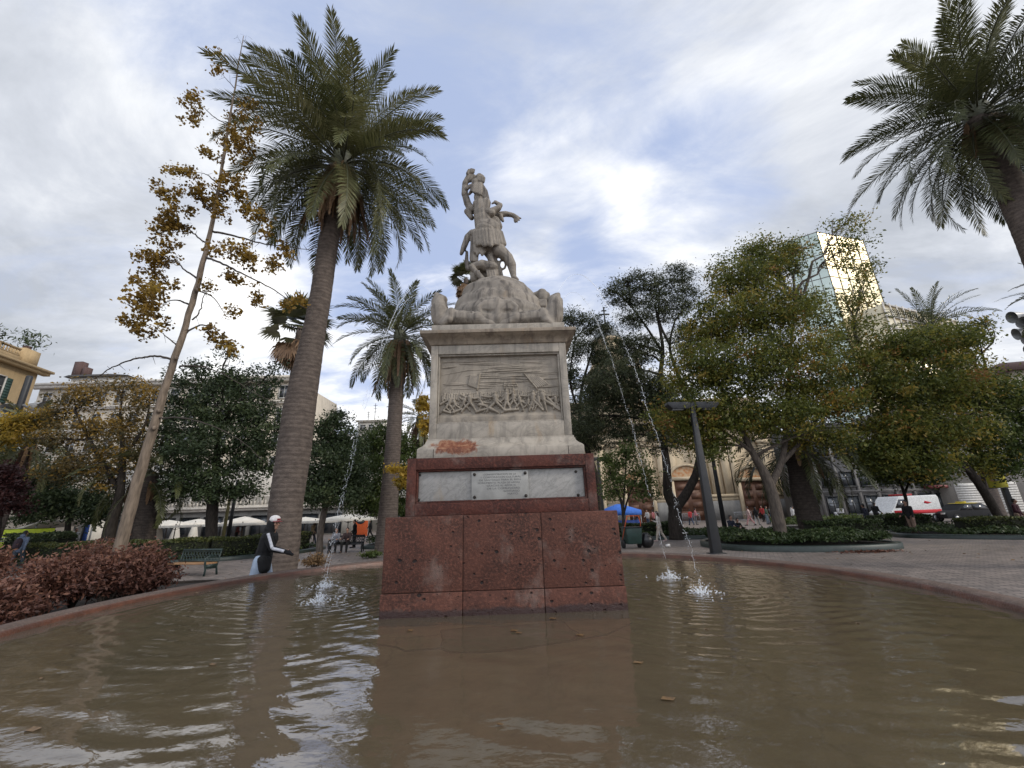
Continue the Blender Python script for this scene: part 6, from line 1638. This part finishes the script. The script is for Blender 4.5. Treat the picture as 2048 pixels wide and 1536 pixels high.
rows = [(1382, 'person in red top walking before the cathedral barriers', RED, JEAN, 'walk', 47), (1392, 'person in pink top beside the cathedral barriers', PINK, GREY, 'stand', 48), (1348, 'person in coral top just left of the forked trunk', (.5, .14, .12), GREY, 'stand', 44), (1500, 'person with pale pink skirt colours walking left of the olive trunk', (.5, .36, .33), (.45, .25, .24), 'walk', 42),
        (1514, 'person in black and white beside the one in pale pink', BLACK, (.25, .25, .24), 'stroll', 42), (1535, 'person in dark green jacket left of the olive trunk', (.03, .06, .04), (.12, .15, .18), 'stand', 43), (1528, 'person in bright red jacket near the cathedral door', RED, BLACK, 'stand', 49), (1546, 'person in grey close to the left side of the olive trunk', GREY, JEAN, 'walk', 45),
        (1588, 'person in white top and dark legs right of the olive trunk', WHITE, BLACK, 'stroll', 41), (1598, 'person in black and white stripes right of the olive trunk', (.2, .2, .2), BLACK, 'stand', 42), (1608, 'person in white jacket beside the short dark palm', (.45, .45, .48), (.1, .1, .12), 'walk', 43), (1620, 'person in dark red jacket beside the short dark palm', (.20, .015, .03), BLACK, 'stand', 41),
        (1275, 'person in dark clothes near the blue canopy', BLACK, JEAN, 'stand', 46), (1296, 'person in white shirt before the cathedral door left of the woman', WHITE, JEAN, 'stand', 48), (1308, 'person in grey and red beside the white shirted one', (.3, .1, .1), BLACK, 'walk', 47), (1756, 'person in black behind the man in navy at right', BLACK, BLACK, 'stand', 34),
        (100, 'person in black under the large white canopy, leftmost', BLACK, BLACK, 'stand', 31), (116, 'person in dark grey under the large white canopy', (.03, .03, .035), BLACK, 'stand', 31.5), (140, 'person in black in the middle under the large white canopy', BLACK, JEAN, 'walk', 31), (158, 'person in white and black at the right under the large white canopy', (.3, .3, .3), BLACK, 'stand', 31.2), (205, 'person in pale pink beside the closed parasol', PINK, GREY, 'stand', 36),
        (455, 'person in grey under the parasols left of the man in the cap', GREY, JEAN, 'stand', 37), (478, 'person in dark red sitting area under the parasols', (.12, .03, .03), BLACK, 'stand', 38), (764, 'person in pale top beside the small hedge near the pedestal', (.4, .4, .4), BLACK, 'stand', 40), (742, 'person in black near the orange sign', BLACK, BLACK, 'stroll', 42)]
for i, (px, lab, tp, lg, ps, Y) in enumerate(rows):
    q = at(px, 1040, Y); person(lab, (q.x, q.y, 0), R((37 * i * 7) % 360), ps, tp, lg, (.03, .03, .03), None, g_, .95 + .02 * (i % 4))

# ================================================================== street furniture
STEEL = mat('dark_grey_painted_steel', (.018, .019, .021), (.013, .014, .015), 4, .5, .05, 30); LENS = mat('lamp_lens', (.25, .26, .26), rough=.25); GALV = mat('galvanised_steel', (.33, .34, .35), (.25, .26, .27), 5, .5, metal=.4)


def lamp_post(label, base, H, w0, w1, arm, th, rz, group='street lamps'):
    root = thing('street_lamp', label, 'street lamp', base, rz, group)
    b = MB(); b.frustum((-w0 / 2, w0 / 2, -w0 * .32, w0 * .32, 0), (-w1 / 2, w1 / 2, -w1 * .4, w1 * .4, H)); bevel(b.build('post', STEEL, root), .012)
    b = MB(); b.box(-w0 * .75, w0 * .75, -w0 * .55, w0 * .55, 0, .03); b.build('base_plate', STEEL, root)
    for s in (-1, 1):
        b = MB(); x0, x1 = s * (w1 / 2 + .05), s * (w1 / 2 + arm)
        sec = lambda x, z0, z1, y: [(x, -y, z0), (x, y, z0), (x, y, z1), (x, -y, z1)]
        b.loft([sec(x0, H - th - .02, H - .02, .16), sec(x0 + (x1 - x0) * .15, H - th * 1.25 - .02, H - .02, .2), sec(x0 + (x1 - x0) * .8, H - th * 1.25 - .02, H - .02, .2), sec(x1, H - th * .55, H - .02, .2)]); lu = b.build('luminaire', STEEL, root); bevel(lu, .012)
        b = MB(); xa, xb = sorted((x0 + (x1 - x0) * .3, x0 + (x1 - x0) * .78)); b.box(xa, xb, -.15, .15, H - th * 1.25 - .045, H - th * 1.25 - .023); b.build('lens', LENS, lu)
        b = MB(); xa, xb = sorted((s * w1 / 2 * .9, x0)); b.box(xa, xb, -.07, .07, H - th * .8, H - th * .35); b.build('bracket', STEEL, lu)
    return root


q = atz(1433, 1107, 0); lamp_post('dark grey double armed street lamp standing by the rim at right', (q.x, q.y, 0), 6.55, .42, .19, 1.12, .26, R(4))
q = at(1207, 1040, 37); lamp_post('far dark double armed street lamp just right of the pedestal', (q.x, q.y, 0), at(1207, 914, 37).z, .3, .2, .9, .25, R(10))
q = at(2040, 1060, 25); lamp_post('dark street lamp behind the leaning trunk at the right edge', (q.x, q.y, 0), at(2000, 935, 25).z, .42, .26, .9, .25, R(60))


def banner(label, p, w, h, rz, c, pole=None):
    root = thing('banner_sign', label, 'banner', p, rz); b = MB(); b.box(-w / 2, w / 2, -.02, .02, 0, h); b.build('panel', mat('banner_cloth', c, tuple(x * .8 for x in c), 3, .7), root)
    b = MB(); b.tube([(-w / 2 - .06, 0, h + .02), (w / 2 + .02, 0, h + .02)], .025, 6); b.tube([(-w / 2 - .06, 0, -.02), (w / 2 + .02, 0, -.02)], .025, 6); b.build('rods', IRON, root)
    b = MB()
    for k in range(3): b.box(-w * .3, w * (.1 + .08 * k), -.03, -.0215, h * (.65 - .17 * k), h * (.73 - .17 * k))
    b.build('lettering_bars', cloth((.3, .3, .28), 'print'), root); return root


def pole(label, px, py_top, Y, r=.09, m=None, group=None):
    q = at(px, 1040, Y); h = at(px, py_top, Y).z; root = thing('metal_pole', label, 'pole', (q.x, q.y, 0), 0, group); b = MB(); b.tube([(0, 0, 0), (0, 0, h)], [r * 1.2, r * .8], 10); b.build('shaft', m or STEEL, root, True); b = MB(); b.lathe([(r * 2, 0), (r * 2, .03), (r * 1.3, .12)], 12); b.build('base', m or STEEL, root); return root, h


o, h = pole('thin dark pole just right of the big street lamp, carrying a banner', 1447, 830, 27, .12)
banner('narrow pale yellow banner on the thin pole beside the big lamp', o.location + Vector((-.62, 0, at(1420, 952, 27).z)), .62, 1.25, R(50), (.62, .58, .16))
q = at(1998, 975, 24.6); banner('yellow banner hanging beside the leaning trunk at the right', q, .95, 1.2, R(-10), (.55, .50, .06))
pole('slim dark pole right of the evergreen trunk', 462, 960, 30, .11)
pole('slim weathered yellowish pole right of the evergreen trunk', 452, 965, 29.5, .10, mat('weathered_pole', (.16, .14, .06), rough=.8))


def mast(label, px, Y, top_py, cones, r=.14):
    q = at(px, top_py, Y); h = q.z; root = thing('floodlight_mast', label, 'floodlight mast', (q.x, q.y, 0)); b = MB(); b.tube([(0, 0, 0), (0, 0, h * .45), (0, 0, h)], [r, r * .85, r * .9], 12); b.build('mast', GALV, root, True)
    b = MB(); b.lathe([(r * 1.5, h * .78), (r * 1.6, h * .8), (r * 1.6, h - .1), (r * 1.2, h)], 12); b.build('head', STEEL, root)
    for az, z, s in cones:
        M = Matrix.Translation((0, 0, z)) @ Matrix.Rotation(az, 4, 'Z') @ Matrix.Rotation(R(100), 4, 'Y'); b = MB(); b.lathe([(.05 * s, .1), (.10 * s, .25 * s), (.2 * s, .5 * s), (.38 * s, .95 * s), (.40 * s, 1.0 * s)], 14, cap=False); b.v = [tuple(M @ Vector(v)) for v in b.v]
        fl = b.build('floodlight', mat('pale_lamp_cone', (.30, .30, .29), (.2, .2, .2), 4, .4, metal=.3), root, True)
        b = MB(); b.tube([(0, 0, z), tuple(M @ Vector((0, 0, .3 * s)))], .05, 6); b.build('arm', STEEL, fl)
    return root


h0 = at(45, 830, 33).z; mast('tall floodlight mast with pale lamp cones before the ochre building', 60, 33, 752, [(0.3, h0 + .9, 1.5), (2.8, h0 + .9, 1.5), (.1, h0 - .3, 1.5), (3.0, h0 - .2, 1.5), (-1.2, h0 + .3, 1.4), (1.4, h0 - .1, 1.3)])
h0 = at(2055, 655, 24).z; mast('floodlight mast with lamp cones at the right edge under the big palm', 2066, 24, 640, [(2.9, h0 + 1.0, 1.0), (3.4, h0 + .4, 1.0), (2.7, h0 - .1, 1.0), (3.3, h0 - .7, 1.0), (3.0, h0 - 1.3, .9)])

# benches
GREENIRON = mat('dark_green_iron', (.018, .035, .032), (.01, .02, .018), 9, .45, .2, 40); SLAT = mat('ochre_painted_wood', (.30, .165, .075), (.22, .115, .05), 4, .6, stretch=(1, 5, 5))


def bench(label, c, rz, m, seatm, disc=False, group='park benches'):
    root = thing('park_bench', label, 'bench', c, rz, group); w = .95
    b = MB(); b.box(-w, w, -.24, .24, .40, .45); bevel(b.build('seat', seatm, root), .01)
    b = MB(); T = Matrix.Translation((0, .26, .45)) @ Matrix.Rotation(R(-12), 4, 'X'); b.box(-w, w, -.03, .03, .40, .47, T); b.box(-w, w, -.03, .03, .0, .06, T)
    n = 13
    for i in range(n):
        x = -w + .07 + (2 * w - .14) * i / (n - 1)
        for k in range(8):
            a0, a1 = k * math.pi / 4, (k + 1) * math.pi / 4; rr0 = .075
            b.tube([T @ Vector((x + rr0 * math.cos(a0), 0, .14 + rr0 * math.sin(a0))), T @ Vector((x + rr0 * math.cos(a1), 0, .14 + rr0 * math.sin(a1)))], .016, 5, False); b.tube([T @ Vector((x + rr0 * math.cos(a0), 0, .31 + rr0 * math.sin(a0))), T @ Vector((x + rr0 * math.cos(a1), 0, .31 + rr0 * math.sin(a1)))], .016, 5, False)
    b.build('backrest', m, root)
    for s in (-1, 1):
        b = MB(); x = s * (w - .02); b.tube([(x, -.22, 0), (x, -.2, .2), (x, -.25, .42), (x, -.27, .62), (x, -.1, .68), (x, .22, .64)], [.035, .03, .035, .03, .03, .025], 8); b.tube([(x, .3, 0), (x, .24, .3), (x, .28, .5), (x, .36, .92)], [.035, .03, .03, .022], 8); b.tube([(x, -.21, .25), (x, .25, .25)], .022, 6); b.box(x - .022, x + .022, -.19, .23, .27, .385); b.build('leg', m, root)
    return root


bench('dark green ornate bench with an ochre seat by the red brown shrubs', (at(385, 1120, 16.9).x, 16.9, 0), R(-14), GREENIRON, SLAT)
bench('black iron bench with people sitting on it, left of the pedestal', (-10.0, 25.6, 0), R(8), mat('black_iron', (.012, .013, .014), rough=.5), mat('dark_seat', (.03, .03, .032), rough=.5))
q = at(606, 1090, 26); bench('black bench partly hidden behind the bottle palm', (q.x - .6, 26, 0), R(100), bpy.data.materials['black_iron'], bpy.data.materials['dark_seat'])
b = MB(); a, c = atz(176, 1196, .2), at(192, 1078, 10.4); b.tube([(0, 0, 0), (c - a) * .5 + Vector((.01, 0, 0)), c - a], [.022, .018, .014], 7); tag(b.build('wooden_stake', GINKGOBARK, None, True, loc=a), 'thin wooden stake leaning among the red brown shrubs', 'stake')

# parasols
CANVAS = mat('cream_canvas', (.66, .62, .54), (.58, .54, .47), 2, .85); LAMPWOOD = mat('parasol_pole', (.07, .05, .035), rough=.6)


def parasol(label, c, zt, ze, r, sides=4, rz=0.0):
    root = thing('parasol', label, 'parasol', c, rz, 'open cream parasols'); b = MB(); rings = []
    m = 8 * sides // 2
    for rad, z in ((r, ze - .16), (r * 1.005, ze), (r * .6, ze + (zt - ze) * .5), (.25, zt - .03), (.04, zt)):
        ring = []
        for k in range(m):
            a = 2 * math.pi * k / m; pol = math.cos(math.pi / sides) / math.cos((a % (2 * math.pi / sides)) - math.pi / sides); ring.append((rad * pol * math.cos(a), rad * pol * math.sin(a), z))
        rings.append(ring)
    b.loft(rings, False); cn = b.build('canopy', CANVAS, root)
    b = MB(); b.tube([(0, 0, .05), (0, 0, zt + .1)], .035, 8); b.build('pole', LAMPWOOD, root)
    b = MB(); b.box(-.4, .4, -.4, .4, 0, .08); b.build('base', W_BASE, root)
    b = MB()
    for k in range(sides): a = 2 * math.pi * k / sides; b.tube([(0, 0, ze - .3), (r * .55 * math.cos(a), r * .55 * math.sin(a), ze + (zt - ze) * .45)], .018, 5)
    b.build('ribs', LAMPWOOD, root)
    return root


for i, (px, pt, pe, rp, Y, lab) in enumerate(((335, 1040, 1051, 48, 39, 'cream parasol behind the short palm, left one of the back row'), (350, 1051, 1061, 42, 33, 'cream parasol in front, right of the short palm'), (395, 1038, 1050, 44, 41, 'cream parasol behind the evergreen trunk'), (488, 1033, 1044, 48, 38, 'cream parasol at the left of the man in the cap, back row'), (484, 1046, 1056, 50, 33, 'cream parasol left of the man in the cap, lower front one'),
                                          (432, 1049, 1059, 40, 35, 'cream parasol between evergreen trunk and slim poles'), (630, 1041, 1050, 54, 34, 'cream parasol behind the bare leaning trunk'), (610, 1034, 1042, 46, 40, 'cream parasol just right of the bottle palm trunk'), (697, 1028, 1038, 58, 36, 'widest cream parasol over the black iron bench'))):
    q = at(px, pe, Y); k = Y * .95 / FPX; zt = at(px, pt, Y).z; parasol(lab, (q.x, Y, 0), max(zt, q.z + .35) , max(q.z, 1.75), rp * k, 4 if i % 2 else 6, R(20 + 17 * i))
# big sloping canopy at the far left
q0, q1 = at(72, 1063, 30), at(196, 1051, 33); root = thing('canopy_tent', 'large sloping white canopy over the row of dark dressed people at left', 'canopy', (q0.x, 30, 0)); W = q1.x - q0.x; zl, zr = max(q0.z, 1.8), max(q1.z, 2.3)
b = MB(); b.loft([[(0, -1.6, zl - .12), (W, -1.2, zr - .12), (W, 3.2, zr + .15), (0, 2.6, zl + .15)], [(0, -1.6, zl), (W, -1.2, zr), (W, 3.2, zr + .3), (0, 2.6, zl + .3)]]); b.build('cover', CANVAS, root)
for x, y, z in ((.3, -1.3, zl - .1), (W - .3, -1, zr - .1), (.3, 2.3, zl + .14), (W - .3, 2.9, zr + .14)): b = MB(); b.tube([(x, y, 0), (x, y, z)], .05, 8); b.build('leg', GALV, root)
b = MB(); b.box(W * .72, W * .95, 2.4, 2.45, .1, 2.0); b.build('blue_side_panel', cloth((.02, .06, .25), 'blue_tarp'), root)
q = at(195, 1050, 35); root = thing('closed_parasol', 'tall closed cream parasol right of the white canopy', 'parasol', (q.x, 35, 0)); zt = at(198, 1030, 35).z + .5; b = MB(); b.lathe([(.5, .6), (.62, 1.0), (.55, 1.7), (.3, zt - .5), (.06, zt)], 10); b.build('canopy', CANVAS, root); b = MB(); b.tube([(0, 0, 0), (0, 0, zt + .1)], .04, 8); b.build('pole', LAMPWOOD, root)
for i, (px, lab) in enumerate(((352, 'left folded cream parasol under the front row'), (388, 'right folded cream parasol under the front row'), (318, 'folded cream parasol beside the short palm trunk'))):
    q = at(px, 1060, 37 + i); root = thing('closed_parasol', lab, 'parasol', (q.x, 37 + i, 0), 0, 'folded parasols'); b = MB(); b.lathe([(.34, .35), (.38, .7), (.28, 1.2), (.16, 1.75), (.04, 1.95)], 10); b.build('canopy', CANVAS, root); b = MB(); b.tube([(0, 0, 0), (0, 0, 2.05)], .035, 8); b.build('pole', LAMPWOOD, root)
q = at(25, 1075, 28); banner('bright yellow green banner behind the backpack wearer', Vector((q.x, 28, .75)), 4.6, 1.1, R(8), (.42, .50, .03))
# orange kiosk sign, stall things
q = at(720, 1070, 44); root = thing('orange_sign', 'orange display board with a dark oval, under the parasols left of the pedestal', 'sign', (q.x, 44, 0), R(5)); b = MB(); b.box(-.7, .7, -.12, .12, .1, 2.0); bevel(b.build('board', cloth((.55, .10, .025), 'orange_paint'), root), .05); b = MB(); b.ball((0, -.13, 1.55), (.42, .03, .3), 16, 7); ov = b.build('oval', cloth((.02, .02, .03), 'dark_paint'), root); b = MB(); b.box(-.3, .3, -.17, -.162, 1.47, 1.63, Matrix.Rotation(R(0), 4, 'Y')); b.build('oval_band', cloth((.5, .5, .45), 'pale_paint'), ov); b = MB(); b.box(-.5, .5, -.3, .3, 0, .09); b.build('foot', IRON, root)
# sweeping cart
q = atz(1262, 1097, 0); root = thing('sweeping_cart', 'dark green sweeping cart with orange handles beside the pedestal at right', 'cart', (q.x + .12, q.y, 0), R(8)); s_ = 1.0
b = MB(); b.frustum((-.36, .36, -.3, .3, .22), (-.42, .42, -.36, .36, .98)); bevel(b.build('bin', mat('green_plastic', (.012, .035, .028), (.01, .025, .02), 4, .45), root), .03)
b = MB(); b.box(-.45, .45, -.39, .39, .982, 1.03); b.build('lid_rim', mat('dark_plastic', (.015, .018, .018), rough=.4), root)
for sx in (-1, 1):
    b = MB(); b.tube([(sx * .44, .3, .3), (sx * .44, .0, .7), (sx * .40, -.3, 1.2), (sx * .30, -.35, 1.55)], .022, 8); b.build('handle', cloth((.5, .09, .03), 'orange_tube'), root, True)
    b = MB(); M = Matrix.Translation((sx * .42, .2, .2)) @ Matrix.Rotation(R(90), 4, 'Y'); b.lathe([(.05, -.05), (.2, -.05), (.21, 0), (.2, .05), (.05, .05)], 16); b.v = [tuple(M @ Vector(v)) for v in b.v]; b.build('wheel', mat('black_rubber', (.012, .012, .012), rough=.8), root, True)
b = MB(); b.tube([(-.3, -.35, 1.55), (.3, -.35, 1.55)], .022, 8); b.build('crossbar', cloth((.5, .09, .03), 'orange_tube'), root, True)
b = MB(); b.ball((.75, .15, .32), (.36, .34, .34), 12, 8); b.ball((.72, .1, .6), (.2, .2, .14), 10, 6); tag(obj('rubbish_bag', vox_mesh('rubbish_bag', b, .03, 2), mat('black_bag', (.012, .012, .013), rough=.3), loc=root.location), 'black rubbish bag lying beside the green sweeping cart', 'bag')
for i, (px, py, lab) in enumerate(((1332, 1095, 'white paper cup lying on the paving before the woman'), (1370, 1067, 'white scrap of paper on the bed under the forked tree'), (1318, 1098, 'small white scrap near the cart on the paving'))):
    if i == 2: continue
    q = atz(px, py, 0 if i != 1 else .45); b = MB(); b.lathe([(.055, 0), (.085, .2)], 10) if i == 0 else b.loft([[(-.16, -.09, 0), (.15, -.11, .03), (.18, .1, 0), (-.12, .12, .05)], [(-.15, -.09, .012), (.15, -.1, .045), (.17, .1, .012), (-.12, .12, .065)]])
    if i == 0: M = Matrix.Translation((0, 0, .08)) @ Matrix.Rotation(R(86), 4, 'Y'); b.v = [tuple(M @ Vector(v)) for v in b.v]
    tag(b.build('paper_cup' if i == 0 else 'paper_scrap', cloth(WHITE, 'paper'), None, loc=q), lab, 'litter')
# blue canopy, barriers
q = at(1240, 1040, 45); root = thing('blue_canopy', 'blue market canopy behind the small young tree', 'canopy', (q.x, 45, 0)); b = MB(); rings = [[(1.9 * math.cos(a) * k, 1.5 * math.sin(a), z) for a in [2 * math.pi * i / 16 for i in range(16)]] for k, z in ((1, 1.5), (1, 1.75))] ; b.loft([[(-1.9, -1.5, 1.3), (1.9, -1.5, 1.3), (1.9, 1.5, 1.3), (-1.9, 1.5, 1.3)], [(-1.9, -1.5, 1.75), (1.9, -1.5, 1.75), (1.9, 1.5, 1.75), (-1.9, 1.5, 1.75)], [(-.2, -.2, 2.4), (.2, -.2, 2.4), (.2, .2, 2.4), (-.2, .2, 2.4)]]); b.build('cover', cloth((.05, .16, .55), 'blue_canvas'), root)
for sx in (-1, 1):
    for sy in (-1, 1): b = MB(); b.tube([(sx * 1.8, sy * 1.4, 0), (sx * 1.8, sy * 1.4, 1.4)], .04, 6); b.build('leg', GALV, root)
b = MB(); b.box(-1.7, 1.7, -1.2, -.5, .0, .8); b.build('counter', cloth((.02, .05, .2), 'dark_blue_cloth'), root)


def barrier(label, c, rz):
    root = thing('crowd_barrier', label, 'barrier', c, rz, 'steel barriers before the cathedral'); b = MB(); b.tube([(-1.1, 0, .2), (-1.1, 0, 1.05), (-1.05, 0, 1.1), (1.05, 0, 1.1), (1.1, 0, 1.05), (1.1, 0, .2), (-1.1, 0, .2)], .025, 6); b.build('frame', GALV, root)
    b = MB()
    for k in range(14): b.tube([(-1 + 2 * k / 13, 0, .2), (-1 + 2 * k / 13, 0, 1.1)], .012, 5)
    b.build('bars', GALV, root)
    for s in (-1, 1): b = MB(); b.tube([(s * .8, -.3, 0), (s * .8, 0, .2), (s * .8, .3, 0)], .022, 6); b.build('leg', GALV, root)


for i, (px, lab) in enumerate(((1372, 'steel crowd barrier just right of the forked trunk'), (1383, 'second steel crowd barrier right of the forked trunk'), (1488, 'steel crowd barrier before the cathedral door right of the lamp'))): q = at(px, 1040, 53); barrier(lab, (q.x, 53, 0), R(3))

# ================================================================== vehicles
RUBBER = mat('tyre_rubber', (.014, .014, .014), rough=.85); RIMM = mat('wheel_rim', (.35, .35, .36), rough=.35, metal=.8); CARGLASS = mat('car_glass', (.012, .014, .016), rough=.08, spec=.8); HEADL = mat('headlamp', (.55, .55, .52), rough=.15); TAIL = mat('tail_lamp', (.35, .02, .02), rough=.3)


def vehicle(name, label, cat, c, rz, prof, w, m, glass, wheels, wr, extra):
    """prof: side outline (x, z); glass: list of side-window quads (x0,x1,x2,x3,z0,z1)"""
    root = thing(name, label, cat, c, rz); b = MB(); n = len(prof)
    ring = lambda y, k: [(x, y, z0 + (z - z0) * k) if False else (x * (1 if k == 1 else .985), y, z if k == 1 else .3 + (z - .3) * k) for x, z in prof]
    z0 = 0
    b.loft([ring(-w / 2, .96), ring(-w / 2 + .06, 1), ring(w / 2 - .06, 1), ring(w / 2, .96)]); o = b.build('body', m, root); bevel(o, .03)
    for s in (-1, 1):
        for q_ in glass:
            b = MB(); y = s * (w / 2 + .004); V = [(q_[0], y, q_[4]), (q_[1], y, q_[4]), (q_[2], y, q_[5]), (q_[3], y, q_[5])]; b.loft([V, [(x, y + s * .012, z) for x, y, z in V]]); b.build('window', CARGLASS, root)
        for x in wheels:
            M = Matrix.Translation((x, s * (w / 2 - .06), wr)) @ Matrix.Rotation(R(90), 4, 'X'); b = MB(); b.lathe([(wr * .6, -.11), (wr * .95, -.11), (wr, -.06), (wr, .06), (wr * .95, .11), (wr * .6, .11)], 22, cap=False); b.v = [tuple(M @ Vector(v)) for v in b.v]; wo = obj('wheel', None, None, root); ty = b.build('tyre', RUBBER, wo, True)
            b = MB(); b.lathe([(.02, .09), (wr * .3, .07), (wr * .61, .1), (wr * .61, -.1), (.02, -.1)], 16); b.v = [tuple(M @ Vector(v)) for v in b.v]; b.build('rim', RIMM, wo)
    extra(root, w); return root


def van_extra(root, w):
    for s in (-1, 1):
        b = MB(); y0, y1 = sorted((s * (w / 2 + .004), s * (w / 2 + .014))); b.box(-2.5, 2.2, y0, y1, .75, 1.05); b.build('red_stripe', cloth((.45, .02, .03), 'red_vinyl'), root)
        b = MB(); b.loft([[(-1.75, y, 1.62), (-1.1, y, 1.78), (-.95, y, 1.6), (-1.3, y, 1.52)] for y in (y0, y1)]); b.build('red_mark', cloth((.45, .02, .03), 'red_vinyl'), root)
        b = MB(); b.box(2.55, 2.62, s * .75 - .14, s * .75 + .14, .75, .95); b.build('headlight', HEADL, root)
    b = MB(); b.box(-.5, .5, -.6, .6, 2.25, 2.4); b.build('light_bar', TAIL, root)


q = at(1812, 1030, 38)
vehicle('white_van', 'white and red emergency van parked behind the dark square hedge', 'van', (q.x, q.y, 0), R(188), [(-2.6, .35), (2.55, .35), (2.6, .9), (2.2, 1.15), (1.55, 2.0), (1.3, 2.2), (-2.5, 2.25), (-2.6, 2.1)], 1.95, cloth((.62, .62, .60), 'white_paint'), [(.9, 2.0, 1.45, .9, 1.25, 1.95)], (-1.7, 1.75), .36, van_extra)


def taxi_extra(root, w):
    b = MB(); b.frustum((-.95, .55, -w * .36, w * .36, 1.462), (-.75, .4, -w * .30, w * .30, 1.50)); b.build('roof_panel', cloth((.55, .42, .03), 'yellow_paint'), root)
    for s in (-1, 1): b = MB(); b.box(2.1, 2.17, s * .6 - .18, s * .6 + .18, .62, .76); b.build('headlight', HEADL, root); b = MB(); b.box(-2.2, -2.13, s * .62 - .16, s * .62 + .16, .68, .86); b.build('taillight', TAIL, root)
    b = MB(); b.box(-.25, .1, -.3, .3, 1.502, 1.62); b.build('roof_sign', cloth((.5, .4, .05), 'yellow_paint'), root)


q = at(1928, 1030, 37)
vehicle('taxi', 'black taxi with a yellow roof parked before the white rolling shutters', 'car', (q.x, q.y, 0), R(176), [(-2.15, .3), (2.1, .3), (2.15, .7), (1.9, .85), (1.1, .95), (.5, 1.42), (-.9, 1.45), (-1.6, 1.0), (-2.1, .95)], 1.72, cloth((.012, .012, .013), 'black_paint'), [(-1.35, -.1, -.15, -.85, .95, 1.36), (0, .95, .45, -.03, .95, 1.36)], (-1.35, 1.35), .32, taxi_extra)
q = at(1676, 1030, 39); root = thing('motorcycle', 'white and dark motorcycle parked before the grey building', 'motorcycle', (q.x, q.y, 0), R(70))
for x in (-.7, .7):
    M = Matrix.Translation((x, 0, .31)) @ Matrix.Rotation(R(90), 4, 'X'); b = MB(); b.lathe([(.22, -.06), (.29, -.06), (.31, 0), (.29, .06), (.22, .06)], 20, cap=False); b.v = [tuple(M @ Vector(v)) for v in b.v]; b.build('wheel', RUBBER, root, True)
b = MB(); b.cap((-.35, 0, .75), .16, (.2, 0, .85), .17); b.cap((.2, 0, .85), .15, (.5, 0, .95), .1); b.cap((-.3, 0, .5), .17, (.25, 0, .45), .17); b.cap((.5, 0, .95), .06, (.7, 0, .31), .045); b.cap((-.3, 0, .5), .05, (-.7, 0, .31), .05); obj('body', vox_mesh('body', b, .025, 2), cloth((.5, .5, .5), 'white_paint'), root)
b = MB(); b.cap((-.75, 0, .86), .09, (-.1, 0, .86), .11); b.build('seat', RUBBER, root, True); b = MB(); b.tube([(.45, -.36, 1.12), (.5, -.1, 1.05), (.5, .1, 1.05), (.45, .36, 1.12)], .022, 6); b.build('handlebar', IRON, root); b = MB(); b.ball((.62, 0, .95), .1, 10, 7); b.build('headlight', HEADL, root, True)
b = MB(); b.box(-1.0, -.6, -.22, .22, .95, 1.35); bevel(b.build('top_box', cloth((.55, .55, .55), 'white_box'), root), .04)
